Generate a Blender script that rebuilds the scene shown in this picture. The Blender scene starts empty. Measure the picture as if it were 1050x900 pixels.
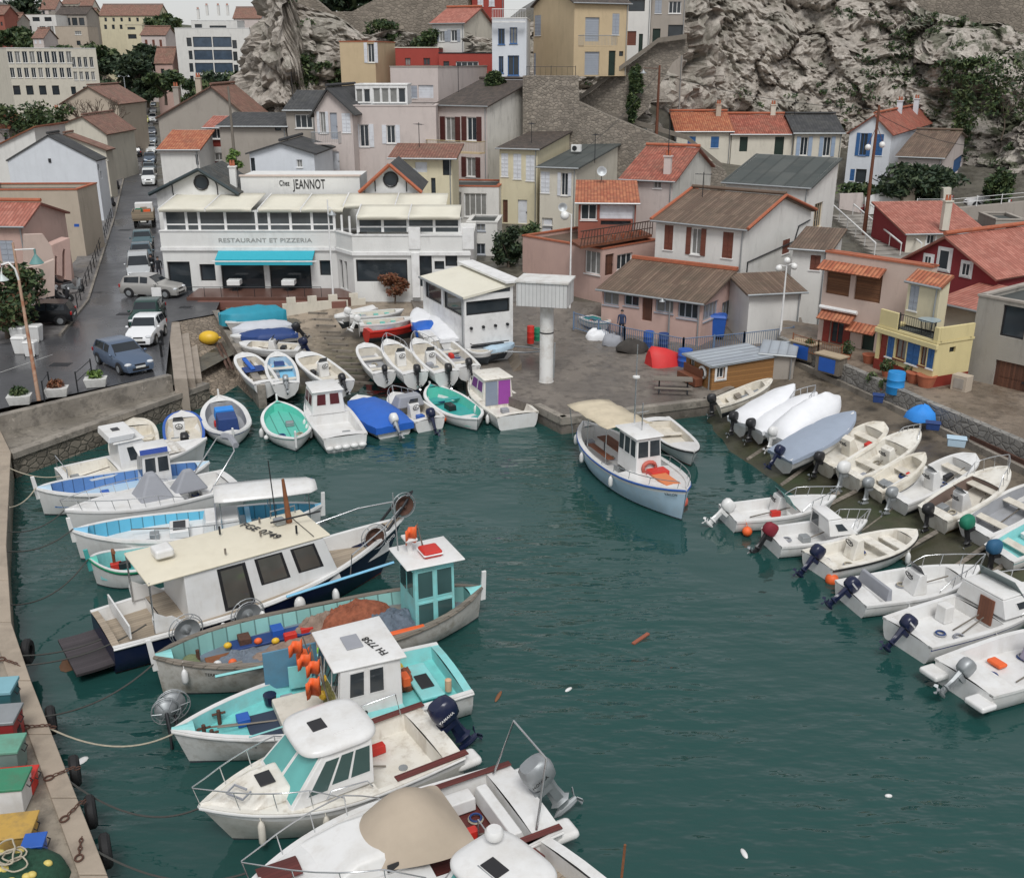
import bpy,bmesh,math,random
from mathutils import Vector as V,Matrix,noise
R=math.radians
rnd=random.Random(7)
sc=bpy.context.scene
COL=sc.collection
# ---------------------------------------------------------------- camera, sky, sun, exposure
FPX,PITCH,HC=1050.0,R(20.3),17.5
cam=bpy.data.cameras.new('camera');cam.sensor_width=36;cam.lens=36
cam.clip_start=.1;cam.clip_end=3000
camo=bpy.data.objects.new('camera',cam);COL.objects.link(camo)
camo.location=(0,0,HC);camo.rotation_euler=(R(90)-PITCH,0,0)
sc.camera=camo
sc.view_settings.view_transform='Standard';sc.view_settings.look='None'
sc.view_settings.exposure=0.64;sc.view_settings.gamma=1
SUN_EL,SUN_AZ=R(55),R(174)
w=bpy.data.worlds.new('World');sc.world=w;w.use_nodes=True
nt=w.node_tree;nt.nodes.clear()
o_=nt.nodes.new('ShaderNodeOutputWorld');b_=nt.nodes.new('ShaderNodeBackground')
s_=nt.nodes.new('ShaderNodeTexSky');s_.sky_type='NISHITA';s_.sun_disc=False
s_.sun_elevation=SUN_EL;s_.sun_rotation=SUN_AZ;s_.dust_density=1;s_.air_density=1;s_.ozone_density=2
h_=nt.nodes.new('ShaderNodeHueSaturation');h_.inputs['Saturation'].default_value=.35
b_.inputs[1].default_value=.085
mx_=nt.nodes.new('ShaderNodeMix');mx_.data_type='RGBA';mx_.inputs[0].default_value=.6;mx_.inputs[7].default_value=(4.75,4.72,4.75,1)
nt.links.new(s_.outputs[0],h_.inputs['Color']);nt.links.new(h_.outputs[0],mx_.inputs[6]);nt.links.new(mx_.outputs[2],b_.inputs[0]);nt.links.new(b_.outputs[0],o_.inputs[0])
sl=bpy.data.lights.new('sun','SUN');sl.energy=1.4;sl.angle=R(22);sl.color=(1,.985,.96)
so=bpy.data.objects.new('sun',sl);COL.objects.link(so)
so.rotation_euler=(R(90)-SUN_EL,0,math.pi-SUN_AZ)
# ---------------------------------------------------------------- pixel of the survey photo -> point of the place
CF=V((0,math.cos(PITCH),-math.sin(PITCH)));CU=V((0,math.sin(PITCH),math.cos(PITCH)));CX=V((1,0,0));CP=V((0,0,HC))
def ray(px,py):return CF+CX*((px-525)/FPX)+CU*((450-py)/FPX)
def at(px,py,z=0):
 d=ray(px,py);return CP+d*((z-HC)/d.z)
def atD(px,py,D):return CP+ray(px,py)*D
def gz(y):return 2+max(0,y-62)*.0125
def atg(px,py):
 z=2
 for _ in range(8):p=at(px,py,z);z=gz(p.y)
 return at(px,py,z)
def onplane(px,py,p0,n):
 d=ray(px,py);return CP+d*((p0-CP).dot(n)/d.dot(n))
ZW={'2':(240,0,3.889),'3':(480,0,3.889),'4':(720,0,3.182),'B1':(0,200,3.889),'B2':(150,150,3.889),'B3':(350,150,3.889),'B4':(580,130,3.889),'B5':(780,180,3.889),'A':(0,0,7.5),'A2':(110,0,7.0),'C':(0,90,7.5),'D':(140,80,7.5),'E':(0,190,7.5),'G':(850,180,5.25),'':(0,0,1)}
def zp(k,x,y):a,b,s=ZW[k];return a+x/s,b+y/s
# ---------------------------------------------------------------- mesh collector
class MB:
 def __init__(s,M=None):s.v=[];s.f=[];s.m=[];s.uv={};s.M=M
 def add(s,vs):
  n=len(s.v)
  for p in vs:s.v.append(s.M@V(p)if s.M else V(p))
  return n
 def face(s,pts,m=0,uv=None):
  n=s.add(pts);s.f.append(tuple(range(n,n+len(pts))));s.m.append(m)
  if uv:s.uv[len(s.f)-1]=uv
  return s
 def hexa(s,b,t,m=0):
  n=s.add(list(b)+list(t))
  for q in((3,2,1,0),(4,5,6,7),(0,1,5,4),(1,2,6,5),(2,3,7,6),(3,0,4,7)):
   s.f.append(tuple(n+i for i in q));s.m.append(m)
  return s
 def bx(s,x0,x1,y0,y1,z0,z1,m=0):
  return s.hexa([(x0,y0,z0),(x1,y0,z0),(x1,y1,z0),(x0,y1,z0)],[(x0,y0,z1),(x1,y0,z1),(x1,y1,z1),(x0,y1,z1)],m)
 def cb(s,c,sx,sy,sz,rz=0,m=0):
  ca,sa=math.cos(rz),math.sin(rz)
  q=[(c[0]+x*sx/2*ca-y*sy/2*sa,c[1]+x*sx/2*sa+y*sy/2*ca)for x,y in((-1,-1),(1,-1),(1,1),(-1,1))]
  return s.hexa([(a,b,c[2])for a,b in q],[(a,b,c[2]+sz)for a,b in q],m)
 def loft(s,rings,closed=True,c0=True,c1=True,m=0,rowm=None):
  k=len(rings[0]);n=s.add([p for r in rings for p in r])
  for i in range(len(rings)-1):
   for j in range(k if closed else k-1):
    a=n+i*k+j;b=n+i*k+(j+1)%k
    s.f.append((a,b,b+k,a+k));s.m.append(rowm[j]if rowm else m)
  if closed and c0:s.f.append(tuple(n+j for j in range(k-1,-1,-1)));s.m.append(m)
  if closed and c1:s.f.append(tuple(n+(len(rings)-1)*k+j for j in range(k)));s.m.append(m)
  return s
 def tube(s,pts,r,n=6,m=0,closed=False):
  pts=[V(p)for p in pts];rings=[];up=None
  for i,p in enumerate(pts):
   if closed:d=pts[(i+1)%len(pts)]-pts[i-1]
   else:d=(pts[min(i+1,len(pts)-1)]-pts[max(i-1,0)])
   d.normalize()
   a=V((0,0,1))if abs(d.z)<.95 else V((1,0,0))
   u=d.cross(a).normalized();w_=u.cross(d)
   rr=r[i]if isinstance(r,(list,tuple))else r
   rings.append([p+u*(rr*math.cos(2*math.pi*k/n))+w_*(rr*math.sin(2*math.pi*k/n))for k in range(n)])
  if closed:rings.append(rings[0])
  return s.loft(rings,True,not closed,not closed,m)
 def lathe(s,prof,n=12,c=(0,0,0),m=0):
  return s.loft([[(c[0]+max(r,.001)*math.cos(2*math.pi*k/n),c[1]+max(r,.001)*math.sin(2*math.pi*k/n),c[2]+z)for k in range(n)]for r,z in prof],True,True,True,m)
 def ell(s,c,rx,ry,rz,nu=10,nv=7,m=0):
  return s.loft([[(c[0]+rx*math.sin(a)*math.cos(2*math.pi*k/nu),c[1]+ry*math.sin(a)*math.sin(2*math.pi*k/nu),c[2]-rz*math.cos(a))for k in range(nu)]for a in[math.pi*(i+.02)/(nv+.04)if i<nv else math.pi*.995 for i in range(nv+1)]],m=m)
 def slab(s,q,t,m=0,uv=None,down=None):
  q=[V(p)for p in q];nn=down if down else-((q[1]-q[0]).cross(q[2]-q[0]).normalized())
  b=[p+nn*t for p in q];k=len(q)
  n=s.add(q+b)
  s.f.append(tuple(n+i for i in range(k)));s.m.append(m)
  if uv:s.uv[len(s.f)-1]=uv
  s.f.append(tuple(n+k+i for i in range(k-1,-1,-1)));s.m.append(m)
  for i in range(k):j=(i+1)%k;s.f.append((n+i,n+k+i,n+k+j,n+j));s.m.append(m)
  return s
 def build(s,name,mats,parent=None,smooth=None,bevel=0,seg=2,**props):
  me=bpy.data.meshes.new(name);me.from_pydata([tuple(p)for p in s.v],[],s.f)
  if not isinstance(mats,(list,tuple)):mats=[mats]
  for m in mats:me.materials.append(m)
  me.polygons.foreach_set('material_index',s.m)
  if s.uv:
   L=me.uv_layers.new(name='UVMap')
   for fi,uv in s.uv.items():
    p=me.polygons[fi]
    for k,li in enumerate(p.loop_indices):L.data[li].uv=uv[k]
  me.update()
  if smooth is not None:
   for p in me.polygons:p.use_smooth=True
   me.set_sharp_from_angle(angle=R(smooth))
  o=bpy.data.objects.new(name,me);COL.objects.link(o)
  if parent is not None:o.parent=parent
  if bevel:
   b=o.modifiers.new('bevel','BEVEL');b.width=bevel;b.segments=seg;b.limit_method='ANGLE';b.angle_limit=R(40)
   if smooth is None:
    for p in me.polygons:p.use_smooth=True
    b.harden_normals=True
  for k,v in props.items():o[k]=v
  return o
def thing(name,label,cat,loc=(0,0,0),rz=0,group=None):
 o=bpy.data.objects.new(name,None);COL.objects.link(o);o.location=loc;o.rotation_euler=(0,0,rz)
 o.empty_display_size=.2
 return tag(o,label,cat,group)
def tag(o,label,cat,group=None):
 o['label']=label;o['category']=cat
 if group:o['group']=group
 return o
def dup(o,parent=None):
 c=o.copy();COL.objects.link(c)
 if parent is not None:c.parent=parent
 for ch in o.children:dup(ch,c)
 return c
def dupat(o,loc,rz,label,group=None,scale=None):
 c=dup(o);c.location=loc;c.rotation_euler=(0,0,rz);c['label']=label
 if group:c['group']=group
 if scale:c.scale=scale
 return c
def sub(q,u0,u1,v0,v1,off=0):
 q=[V(p)for p in q];n=(q[1]-q[0]).cross(q[3]-q[0]).normalized()
 f=lambda u,v:(q[0]*(1-u)+q[1]*u)*(1-v)+(q[3]*(1-u)+q[2]*u)*v+n*off
 return[f(u0,v0),f(u1,v0),f(u1,v1),f(u0,v1)]
def lettering(s,parent,o,xd,ud,size,mat,name='lettering',align='LEFT',sx=1):
 cu=bpy.data.curves.new(name,'FONT');cu.body=s;cu.size=size;cu.extrude=.004;cu.align_x=align;cu.space_character=1.05;cu.offset=.012*size
 ob=bpy.data.objects.new(name,cu);COL.objects.link(ob);cu.materials.append(mat)
 xd=V(xd).normalized();ud=V(ud);ud=(ud-xd*ud.dot(xd)).normalized();n=xd.cross(ud)
 ob.parent=parent
 m=Matrix((xd*sx,ud,n)).transposed().to_4x4();m.translation=V(o)+n*.006
 bpy.context.view_layer.update()
 me=bpy.data.meshes.new_from_object(ob.evaluated_get(bpy.context.evaluated_depsgraph_get()));bpy.data.objects.remove(ob)
 me.materials.clear();me.materials.append(mat)
 ob=bpy.data.objects.new(name,me);COL.objects.link(ob);ob.parent=parent
 ob.matrix_local=m
 return ob
 # ---------------------------------------------------------------- materials
MC={}
class NT:
 def __init__(s,name):
  s.mat=bpy.data.materials.new(name);s.mat.use_nodes=True;s.t=s.mat.node_tree;s.p=s.t.nodes['Principled BSDF']
  s.tc=s.t.nodes.new('ShaderNodeTexCoord')
 def n(s,ty,**k):
  x=s.t.nodes.new('ShaderNode'+ty)
  for a,b in k.items():setattr(x,a,b)
  return x
 def l(s,a,b):s.t.links.new(a,b)
 def noise(s,scale,detail=4,rough=.55,vec=None,sc3=None):
  v=vec or s.tc.outputs['Object']
  if sc3:mp=s.n('Mapping');mp.inputs['Scale'].default_value=sc3;s.l(v,mp.inputs[0]);v=mp.outputs[0]
  x=s.n('TexNoise');x.inputs['Scale'].default_value=scale;x.inputs['Detail'].default_value=detail;x.inputs['Roughness'].default_value=rough
  s.l(v,x.inputs['Vector']);return x.outputs['Fac']
 def ramp(s,fac,stops):
  r=s.n('ValToRGB');e=r.color_ramp.elements
  while len(e)<len(stops):e.new(.5)
  for i,(p,c)in enumerate(stops):e[i].position=p;e[i].color=(*c,1)if len(c)==3 else c
  s.l(fac,r.inputs[0]);return r.outputs[0]
 def mix(s,f,a,b,mode='MIX'):
  x=s.n('Mix',data_type='RGBA',blend_type=mode)
  for i,q in((0,f),(6,a),(7,b)):
   if hasattr(q,'is_linked'):s.l(q,x.inputs[i])
   else:x.inputs[i].default_value=q if i==0 else(*q,1)
  return x.outputs[2]
 def math(s,op,a,b=None,c=None):
  x=s.n('Math',operation=op)
  for i,q in enumerate((a,b,c)):
   if q is None:continue
   if hasattr(q,'is_linked'):s.l(q,x.inputs[i])
   else:x.inputs[i].default_value=q
  return x.outputs[0]
 def bump(s,h,st=.3,d=.02):
  b=s.n('Bump');b.inputs['Strength'].default_value=st;b.inputs['Distance'].default_value=d;s.l(h,b.inputs['Height']);s.l(b.outputs[0],s.p.inputs['Normal'])
 def out(s,col=None,rough=None,metal=None):
  if col is not None:s.l(col,s.p.inputs['Base Color'])
  if rough is not None:
   if hasattr(rough,'is_linked'):s.l(rough,s.p.inputs['Roughness'])
   else:s.p.inputs['Roughness'].default_value=rough
  if metal is not None:s.p.inputs['Metallic'].default_value=metal
  return s.mat
def bw(a):return(a,a,a)
def pm(name,col,rough=.5,metal=0,var=.12,vs=2.5,bump=0,bs=25,grime=0,gcol=(.12,.10,.075),gs=1.6,streak=0):
 if name in MC:return MC[name]
 t=NT(name)
 c=t.mix(t.noise(vs),tuple(x*(1-var)for x in col),tuple(min(1,x*(1+var))for x in col))
 if grime:c=t.mix(t.math('MULTIPLY',t.ramp(t.noise(gs,6,.68),[(.46,bw(0)),(.72,bw(1))]),grime),c,gcol)
 if streak:c=t.mix(t.math('MULTIPLY',t.ramp(t.noise(3.2,5,.65,sc3=(1,1,.16)),[(.52,bw(0)),(.7,bw(1))]),streak),c,(.24,.17,.1))
 if bump:t.bump(t.noise(bs,3),bump,.02)
 MC[name]=t.out(c,rough,metal);return MC[name]
def stucco(name,col,stain=.5,scol=None):
 if name in MC:return MC[name]
 t=NT(name);scol=scol or tuple(x*.42 for x in(col[0],col[1]*.98,col[2]*.95))
 c=t.mix(t.noise(.9,5),tuple(x*.88 for x in col),tuple(min(1,x*1.08)for x in col))
 st=t.ramp(t.noise(1.3,5,.7,sc3=(1.0,1.0,.3)),[(.5,bw(0)),(.72,bw(1))])
 bl=t.ramp(t.noise(.45,6,.7),[(.5,bw(0)),(.66,bw(1))])
 c=t.mix(t.math('MULTIPLY',t.math('MULTIPLY',st,t.math('ADD',.45,bl)),stain),c,scol)
 t.bump(t.noise(18,4),.35,.03)
 MC[name]=t.out(c,.88);return MC[name]
def tiles(name,c0,c1,pu=.24,pv=.4,lich=.35,lcol=(.16,.13,.09),bump=.9):
 if name in MC:return MC[name]
 t=NT(name);uv=t.n('UVMap');sp=t.n('SeparateXYZ');t.l(uv.outputs[0],sp.inputs[0]);u,v=sp.outputs[0],sp.outputs[1]
 fu,fv=t.math('DIVIDE',u,pu),t.math('DIVIDE',v,pv)
 cb=t.n('CombineXYZ');t.l(t.math('FLOOR',fu),cb.inputs[0]);t.l(t.math('FLOOR',fv),cb.inputs[1])
 wn=t.n('TexWhiteNoise',noise_dimensions='2D');t.l(cb.outputs[0],wn.inputs[0])
 c=t.mix(wn.outputs[0],c0,c1)
 c=t.mix(t.math('MULTIPLY',t.ramp(t.noise(.7,6,.7),[(.44,bw(0)),(.7,bw(1))]),lich),c,lcol)
 hu=t.math('ABSOLUTE',t.math('SINE',t.math('MULTIPLY',fu,math.pi)))
 c=t.mix(t.math('MULTIPLY',t.math('LESS_THAN',hu,.25),.45),c,tuple(x*.5 for x in c0))
 fr=t.math('FRACT',fv)
 t.bump(t.math('ADD',hu,t.math('MULTIPLY',fr,-.5)),bump,.07)
 MC[name]=t.out(c,.75);return MC[name]
def masonry(name,col,sx=2.2,sz=3.4,mort=(.3,.28,.25),var=.35,grime=.4):
 if name in MC:return MC[name]
 t=NT(name);mp=t.n('Mapping');mp.inputs['Scale'].default_value=(sx,sx,sz);t.l(t.tc.outputs['Object'],mp.inputs[0])
 v=t.n('TexVoronoi');v.inputs['Scale'].default_value=1;t.l(mp.outputs[0],v.inputs['Vector'])
 e=t.n('TexVoronoi',feature='DISTANCE_TO_EDGE');e.inputs['Scale'].default_value=1;t.l(mp.outputs[0],e.inputs['Vector'])
 s=t.n('SeparateColor');t.l(v.outputs['Color'],s.inputs[0])
 c=t.mix(s.outputs[0],tuple(x*(1-var)for x in col),tuple(min(1,x*(1+var))for x in col))
 ed=t.ramp(e.outputs['Distance'],[(.02,bw(1)),(.1,bw(0))]);c=t.mix(t.math('MULTIPLY',ed,.8),c,mort)
 c=t.mix(t.math('MULTIPLY',t.ramp(t.noise(.25,6,.7),[(.45,bw(0)),(.68,bw(1))]),grime),c,tuple(x*.4 for x in col))
 t.bump(t.ramp(e.outputs['Distance'],[(0,bw(0)),(.12,bw(1))]),.7,.06)
 MC[name]=t.out(c,.9);return MC[name]
def planks(name,col,per=.12,axis=0,var=.25,rough=.6):
 if name in MC:return MC[name]
 t=NT(name);sp=t.n('SeparateXYZ');t.l(t.tc.outputs['Object'],sp.inputs[0]);a=t.math('DIVIDE',sp.outputs[axis],per)
 wn=t.n('TexWhiteNoise',noise_dimensions='1D');t.l(t.math('FLOOR',a),wn.inputs['W'])
 c=t.mix(wn.outputs[0],tuple(x*(1-var)for x in col),tuple(min(1,x*(1+var))for x in col))
 c=t.mix(t.math('MULTIPLY',t.noise(3,6,.7),.4),c,tuple(x*.5 for x in col))
 g=t.math('LESS_THAN',t.math('FRACT',a),.1);c=t.mix(t.math('MULTIPLY',g,.7),c,tuple(x*.25 for x in col))
 t.bump(t.math('SUBTRACT',1,g),.5,.01)
 MC[name]=t.out(c,rough);return MC[name]
def glass(name='window_glass',col=(.032,.04,.047),rough=.06):
 if name in MC:return MC[name]
 t=NT(name);c=t.mix(t.noise(.8,2),tuple(x*.5 for x in col),tuple(x*1.6 for x in col));t.p.inputs['IOR'].default_value=1.5
 MC[name]=t.out(c,rough);return MC[name]
GLASS=glass();CURT=pm('net_curtain',(.22,.22,.21),.15,var=.4,vs=3)
WHITE=pm('white_paint',(.78,.78,.77),.45,var=.06,grime=.25)
GEL=pm('white_gelcoat',(.72,.72,.71),.3,var=.06,vs=1.5,grime=.32,gcol=(.46,.42,.35),gs=1.1,streak=.12)
CREAM=pm('cream_gelcoat',(.74,.7,.61),.32,var=.06,grime=.4,gcol=(.4,.33,.22),streak=.4)
IVORY=pm('ivory_gelcoat',(.75,.725,.66),.32,var=.06,grime=.35,gcol=(.45,.38,.26),streak=.4)
DARK=pm('dark_plastic',(.018,.018,.02),.4,var=.2)
RUBBER=pm('black_rubber',(.014,.014,.015),.75,var=.3,bump=.3)
STEEL=pm('stainless_steel',(.62,.63,.64),.25,.9,var=.06)
GALV=pm('galvanised_steel',(.36,.38,.39),.5,.6,var=.2)
RUST=pm('rusty_iron',(.23,.09,.04),.85,.1,var=.45,vs=5,bump=.4)
IRON=pm('dark_iron',(.03,.032,.036),.55,.4,var=.25)
NAVY=pm('navy_paint',(.008,.013,.045),.3,var=.2,grime=.2,gcol=(.06,.06,.07))
BLUE=pm('blue_paint',(.02,.1,.42),.45,var=.15)
SKYB=pm('light_blue_paint',(.2,.5,.72),.5,var=.1,grime=.3,gcol=(.35,.42,.42))
PALEB=pm('pale_blue_paint',(.45,.6,.72),.5,var=.08,grime=.25,gcol=(.4,.4,.36))
TEAL=pm('teal_paint',(.04,.36,.34),.5,var=.14,grime=.35,gcol=(.2,.25,.22))
MINT=pm('mint_paint',(.12,.58,.46),.5,var=.1,grime=.25,gcol=(.2,.38,.32))
AQUA=pm('aqua_paint',(.25,.62,.62),.55,var=.14,grime=.4,gcol=(.3,.32,.28))
RED=pm('red_paint',(.55,.03,.02),.45,var=.15)
ORANGE=pm('orange_plastic',(.78,.13,.03),.55,var=.2)
YELLOW=pm('yellow_plastic',(.72,.45,.03),.45,var=.12,grime=.2)
RUSTD=pm('dark_rust',(.1,.05,.035),.9,.1,var=.5,vs=6,bump=.4)
GREEN=pm('green_plastic',(.01,.2,.1),.6,var=.2)
BROWNW=planks('varnished_wood',(.2,.07,.035),.11,1)
OLDW=planks('weathered_wood',(.23,.2,.165),.16,1)
ROPE=pm('rope',(.4,.36,.28),.9,var=.3,vs=12)
NETM=pm('fishing_net',(.34,.16,.1),.95,var=.7,vs=9,bump=1,bs=30)
CONC=pm('concrete',(.3,.28,.25),.8,var=.2,vs=.6,bump=.3,bs=12,grime=.55,gcol=(.12,.11,.095),gs=.5)
ANTI=pm('antifouling',(.05,.06,.07),.8,var=.4)
ANTIR=pm('red_antifouling',(.16,.035,.025),.8,var=.3)
BLACKT=pm('black_lettering',(.012,.012,.012),.5,var=.1)
GREYC=pm('grey_canvas',(.3,.31,.34),.85,var=.1,bump=.3,bs=6)
BEIGEC=pm('beige_canvas',(.43,.36,.28),.85,var=.1,bump=.3,bs=5)
SILVT=pm('silver_tarpaulin',(.52,.54,.58),.55,var=.12,bump=.5,bs=4)
WHITET=pm('white_tarpaulin',(.76,.77,.79),.5,var=.08,bump=.6,bs=3.5)
BLUET=pm('blue_tarpaulin',(.02,.12,.5),.5,var=.12,bump=.6,bs=4)
NAVYT=pm('navy_tarpaulin',(.018,.05,.18),.6,var=.2,bump=.5,bs=4)
TURQT=pm('turquoise_tarpaulin',(.02,.26,.36),.6,var=.15,bump=.5,bs=4)
TAN=planks('tan_deck',(.4,.33,.25),.14,1,.15)
MAROON=planks('mahogany_deck',(.13,.03,.025),.09,1,.2)
# ---------------------------------------------------------------- the setting: water, ground, road, quays, cliff
def structure(mb,name,mats,smooth=None,**k):
 o=mb.build(name,mats,None,smooth,**k);o['kind']='structure';return o
def water_mat():
 t=NT('harbour_water');pos=t.n('NewGeometry').outputs['Position']
 patch=t.ramp(t.noise(.055,3,.5,pos),[(.42,bw(.1)),(.6,bw(1))])
 n1=t.noise(.42,2,.5,pos,(1,2.1,1));n2=t.noise(1.15,2,.5,pos,(1,2.2,1));n3=t.noise(.16,1,.5,pos)
 h=t.math('ADD',t.math('MULTIPLY',t.math('ADD',n1,t.math('MULTIPLY',n2,.36)),patch),t.math('MULTIPLY',n3,.6))
 t.bump(h,.72,.46)
 c=t.mix(t.noise(.05,3,.5,pos),(.011,.048,.043),(.018,.071,.065))
 t.p.inputs['IOR'].default_value=1.45
 return t.out(c,.045)
def asphalt_mat():
 t=NT('wet_asphalt');pos=t.n('NewGeometry').outputs['Position']
 c=t.mix(t.noise(.25,6,.65,pos),(.035,.037,.042),(.085,.085,.09))
 c=t.mix(t.math('MULTIPLY',t.noise(40,2,.5,pos),.35),c,(.11,.11,.115))
 r=t.ramp(t.noise(.18,5,.6,pos),[(.38,bw(.16)),(.65,bw(.55))])
 t.bump(t.noise(30,3,.5,pos),.12,.02)
 return t.out(c,r)
def quay_mat(name,col,green=0.,wet=.35,zg=.6):
 t=NT(name);g=t.n('NewGeometry');pos=g.outputs['Position']
 c=t.mix(t.noise(.5,6,.65,pos),tuple(x*.6 for x in col),tuple(x*1.25 for x in col))
 c=t.mix(t.math('MULTIPLY',t.ramp(t.noise(1.7,6,.7,pos),[(.5,bw(0)),(.62,bw(1))]),.7),c,tuple(x*.38 for x in col))
 c=t.mix(t.math('MULTIPLY',t.ramp(t.noise(3.2,4,.7,pos),[(.63,bw(0)),(.7,bw(1))]),.5),c,tuple(min(1,x*2)for x in col))
 if green:
  s=t.n('SeparateXYZ');t.l(pos,s.inputs[0])
  mz=t.n('MapRange');mz.inputs[1].default_value=zg;mz.inputs[2].default_value=zg-.75;t.l(t.math('ADD',s.outputs[2],t.math('MULTIPLY',t.math('SUBTRACT',t.noise(.8,5,.65,pos),.5),.8)),mz.inputs[0])
  al=t.mix(t.noise(.9,5,.6,pos),(.018,.02,.013),(.045,.07,.022))
  c=t.mix(t.math('MULTIPLY',mz.outputs[0],green),c,al)
 t.bump(t.noise(7,6,.6,pos),.4,.05)
 wm=t.ramp(t.noise(.33,5,.62,pos),[(.44,bw(1)),(.55,bw(0))])
 c=t.mix(t.math('MULTIPLY',wm,.45),c,tuple(x*.42 for x in col))
 return t.out(c,t.math('SUBTRACT',.8,t.math('MULTIPLY',wm,.8-wet)))
WATER=water_mat();ASPH=asphalt_mat()
QUAY=quay_mat('quay_concrete',(.24,.215,.18),.85,zg=.25)
SLIP=quay_mat('slipway_concrete',(.34,.28,.215),.95,zg=.75)
RAMPM=quay_mat('ramp_concrete',(.17,.14,.105),.9,zg=.95)
PLATF=quay_mat('landing_concrete',(.2,.175,.15),.6,zg=.3)
PAVE=quay_mat('pavement',(.2,.19,.185),0)
RUBBLE=masonry('rubble_stone',(.2,.175,.14),2.6,3.4,(.1,.09,.07))
ASHLAR=masonry('retaining_stone',(.27,.235,.195),2.6,4.2,(.2,.18,.15),.3,.5)
KERB=quay_mat('kerb_stone',(.3,.27,.23),.5,zg=.3)
m=MB();m.face([(-400,-150,0),(400,-150,0),(400,75,0),(-400,75,0)])
structure(m,'water',WATER)
m=MB();m.face([(-400,-150,-3.2),(400,-150,-3.2),(400,75,-3.2),(-400,75,-3.2)]);structure(m,'seabed',pm('seabed_mud',(.03,.05,.04),.9))
GP=[(-23,58,1.85),(-40,60,1.85),(-60,62,1.85),(-34,90,2.2),(-45,130,2.7),(-62,180,3.3),(-110,300,4.7),(-90,100,3),(-100,150,5),(-120,220,14),(-150,300,34),(-75,300,7),(-60,230,6),(-40,200,5),(-90,380,22),(-200,300,40),(-200,200,30),(-160,150,12),(-12,66,1.6),(-2,66,1.5),(8,62,1.4),(16,62,1.6),(18,56,1.9),(22,46,1.9),(26,36,1.9),(40,40,3),(35,60,4),(40,85,3.2),(40,100,3.6),(20,85,4),(0,82,2.6),(0,95,4),(-15,95,4),(10,100,6),(20,108,6),(40,112,5),(60,112,6),(0,115,11),(-15,115,9),(-30,110,5),(60,60,7),(80,90,9),(70,30,5),(10,125,14),(40,130,8),(-10,140,16),(20,200,30),(60,200,30),(100,120,20),(-60,420,34),(-20,260,22)]
def gh(x,y):
 a=b=0
 for gx,gy,g in GP:
  d=((x-gx)**2+(y-gy)**2+.5)**1.7;a+=g/d;b+=1/d
 h=a/b
 if 50<y<345 and abs(x-(-24-.335*(y-62)))<15:h=min(h,gz(y)-.35)
 if y<68 and-5<x<19:return.3
 if y<74 and x<20:h=min(h,1.25+max(0,y-66)*.05)
 return h
LP=[(-60,38.5),(-24.5,44.8),(-18.5,51.2),(-14.2,67.5),(1.5,67.5),(3,60.5),(13.5,61),(16.5,53.6),(23,39.5),(31,21),(48,-12),(70,-20)]
def liney(x):
 for(x0,y0),(x1,y1)in zip(LP,LP[1:]):
  if x0<=x<=x1:return y0+(y1-y0)*(x-x0)/(x1-x0)
 return-20 if x>0 else 38.5
xs=[-240+6*i for i in range(30)]+[-62+2.2*i for i in range(66)]+[84+6*i for i in range(12)]
m=MB();rings=[]
for x in xs:
 y0=liney(x);r=[]
 for k in range(90):
  y=y0+(k/89)**1.9*(440-y0);r.append((x,y,gh(x,y)-.12+noise.noise((x*.2,y*.2,0))*.12))
 rings.append(r)
GROUND=quay_mat('earth_ground',(.13,.12,.095),0)
m.loft(rings,False);structure(m,'ground',GROUND,60)
L_=[(-70,400),(20,392),(60,345),(89,309),(103,265),(117,222),(127,180),(134,150),(140,125),(146,104),(147,98)]
R_=[(-20,460),(170,384),(178,330),(222,318),(215,305),(176,296),(162,215),(158,180),(156.5,150),(157,125),(157,104),(157,98)]
m=MB()
def zr(p,dz=0):return V((p.x,p.y,p.z+dz))
near=[atg(*q)for q in[(-70,460),(0,419),(170,384),(176,330)]]
m.face([zr(p)for p in[atg(-60,470),atg(0,419),atg(170,384),atg(176,330),atg(220,322),atg(228,303),atg(176,295),atg(70,300),atg(20,335),atg(-80,372),atg(-90,420)]])
st=list(zip([(89,309),(103,265),(117,222),(127,180),(134,150),(140,125),(146,104),(148,97)],[(176,295),(172,262),(165,222),(160,180),(157,150),(157,125),(157.5,104),(157,97)]))
for(a,b),(c,d)in zip(st,st[1:]):m.face([atg(*a),atg(*b),atg(*d),atg(*c)])
structure(m,'road',ASPH)
m=MB();ked=[(60,345),(89,309),(103,265),(117,222),(127,180),(134,150),(140,125),(146,104)]
wed=[(-60,360),(36,312),(78,268),(96,222),(112,180),(123,150),(131,125),(140,104)]
for i in range(len(ked)-1):
 a,b,c,d=atg(*ked[i]),atg(*ked[i+1]),atg(*wed[i+1]),atg(*wed[i])
 m.slab([zr(p,.13)for p in(a,b,c,d)],.4,down=V((0,0,-1)))
structure(m,'pavement',PAVE)
m=MB()
for i in range(len(ked)-1):
 a,b=atg(*ked[i]),atg(*ked[i+1]);n=(b-a).cross(V((0,0,1))).normalized()*.16
 m.slab([zr(p,.136)for p in(a+n,b+n,b+n*.02,a+n*.02)],.4,down=V((0,0,-1)))
structure(m,'kerb',KERB)
m=MB();a,b=atg(-30,392),atg(58,362);n=V((.1,.12,0));m.face([zr(a,.006),zr(b,.006),zr(b+n,.006),zr(a+n,.006)]);structure(m,'road_marking',pm('road_paint',(.5,.5,.48),.7,grime=.5,gcol=(.1,.1,.1)))
m=MB()
for px,py,s in((62,374,.45),(128,322,.4),(133,285,.4),(128,236,.45),(190,315,.3)):
 p=atg(px,py);m.cb((p.x,p.y,p.z+.004),s*2.4,s*1.6,.006)
structure(m,'manhole_cover',IRON)
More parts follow.
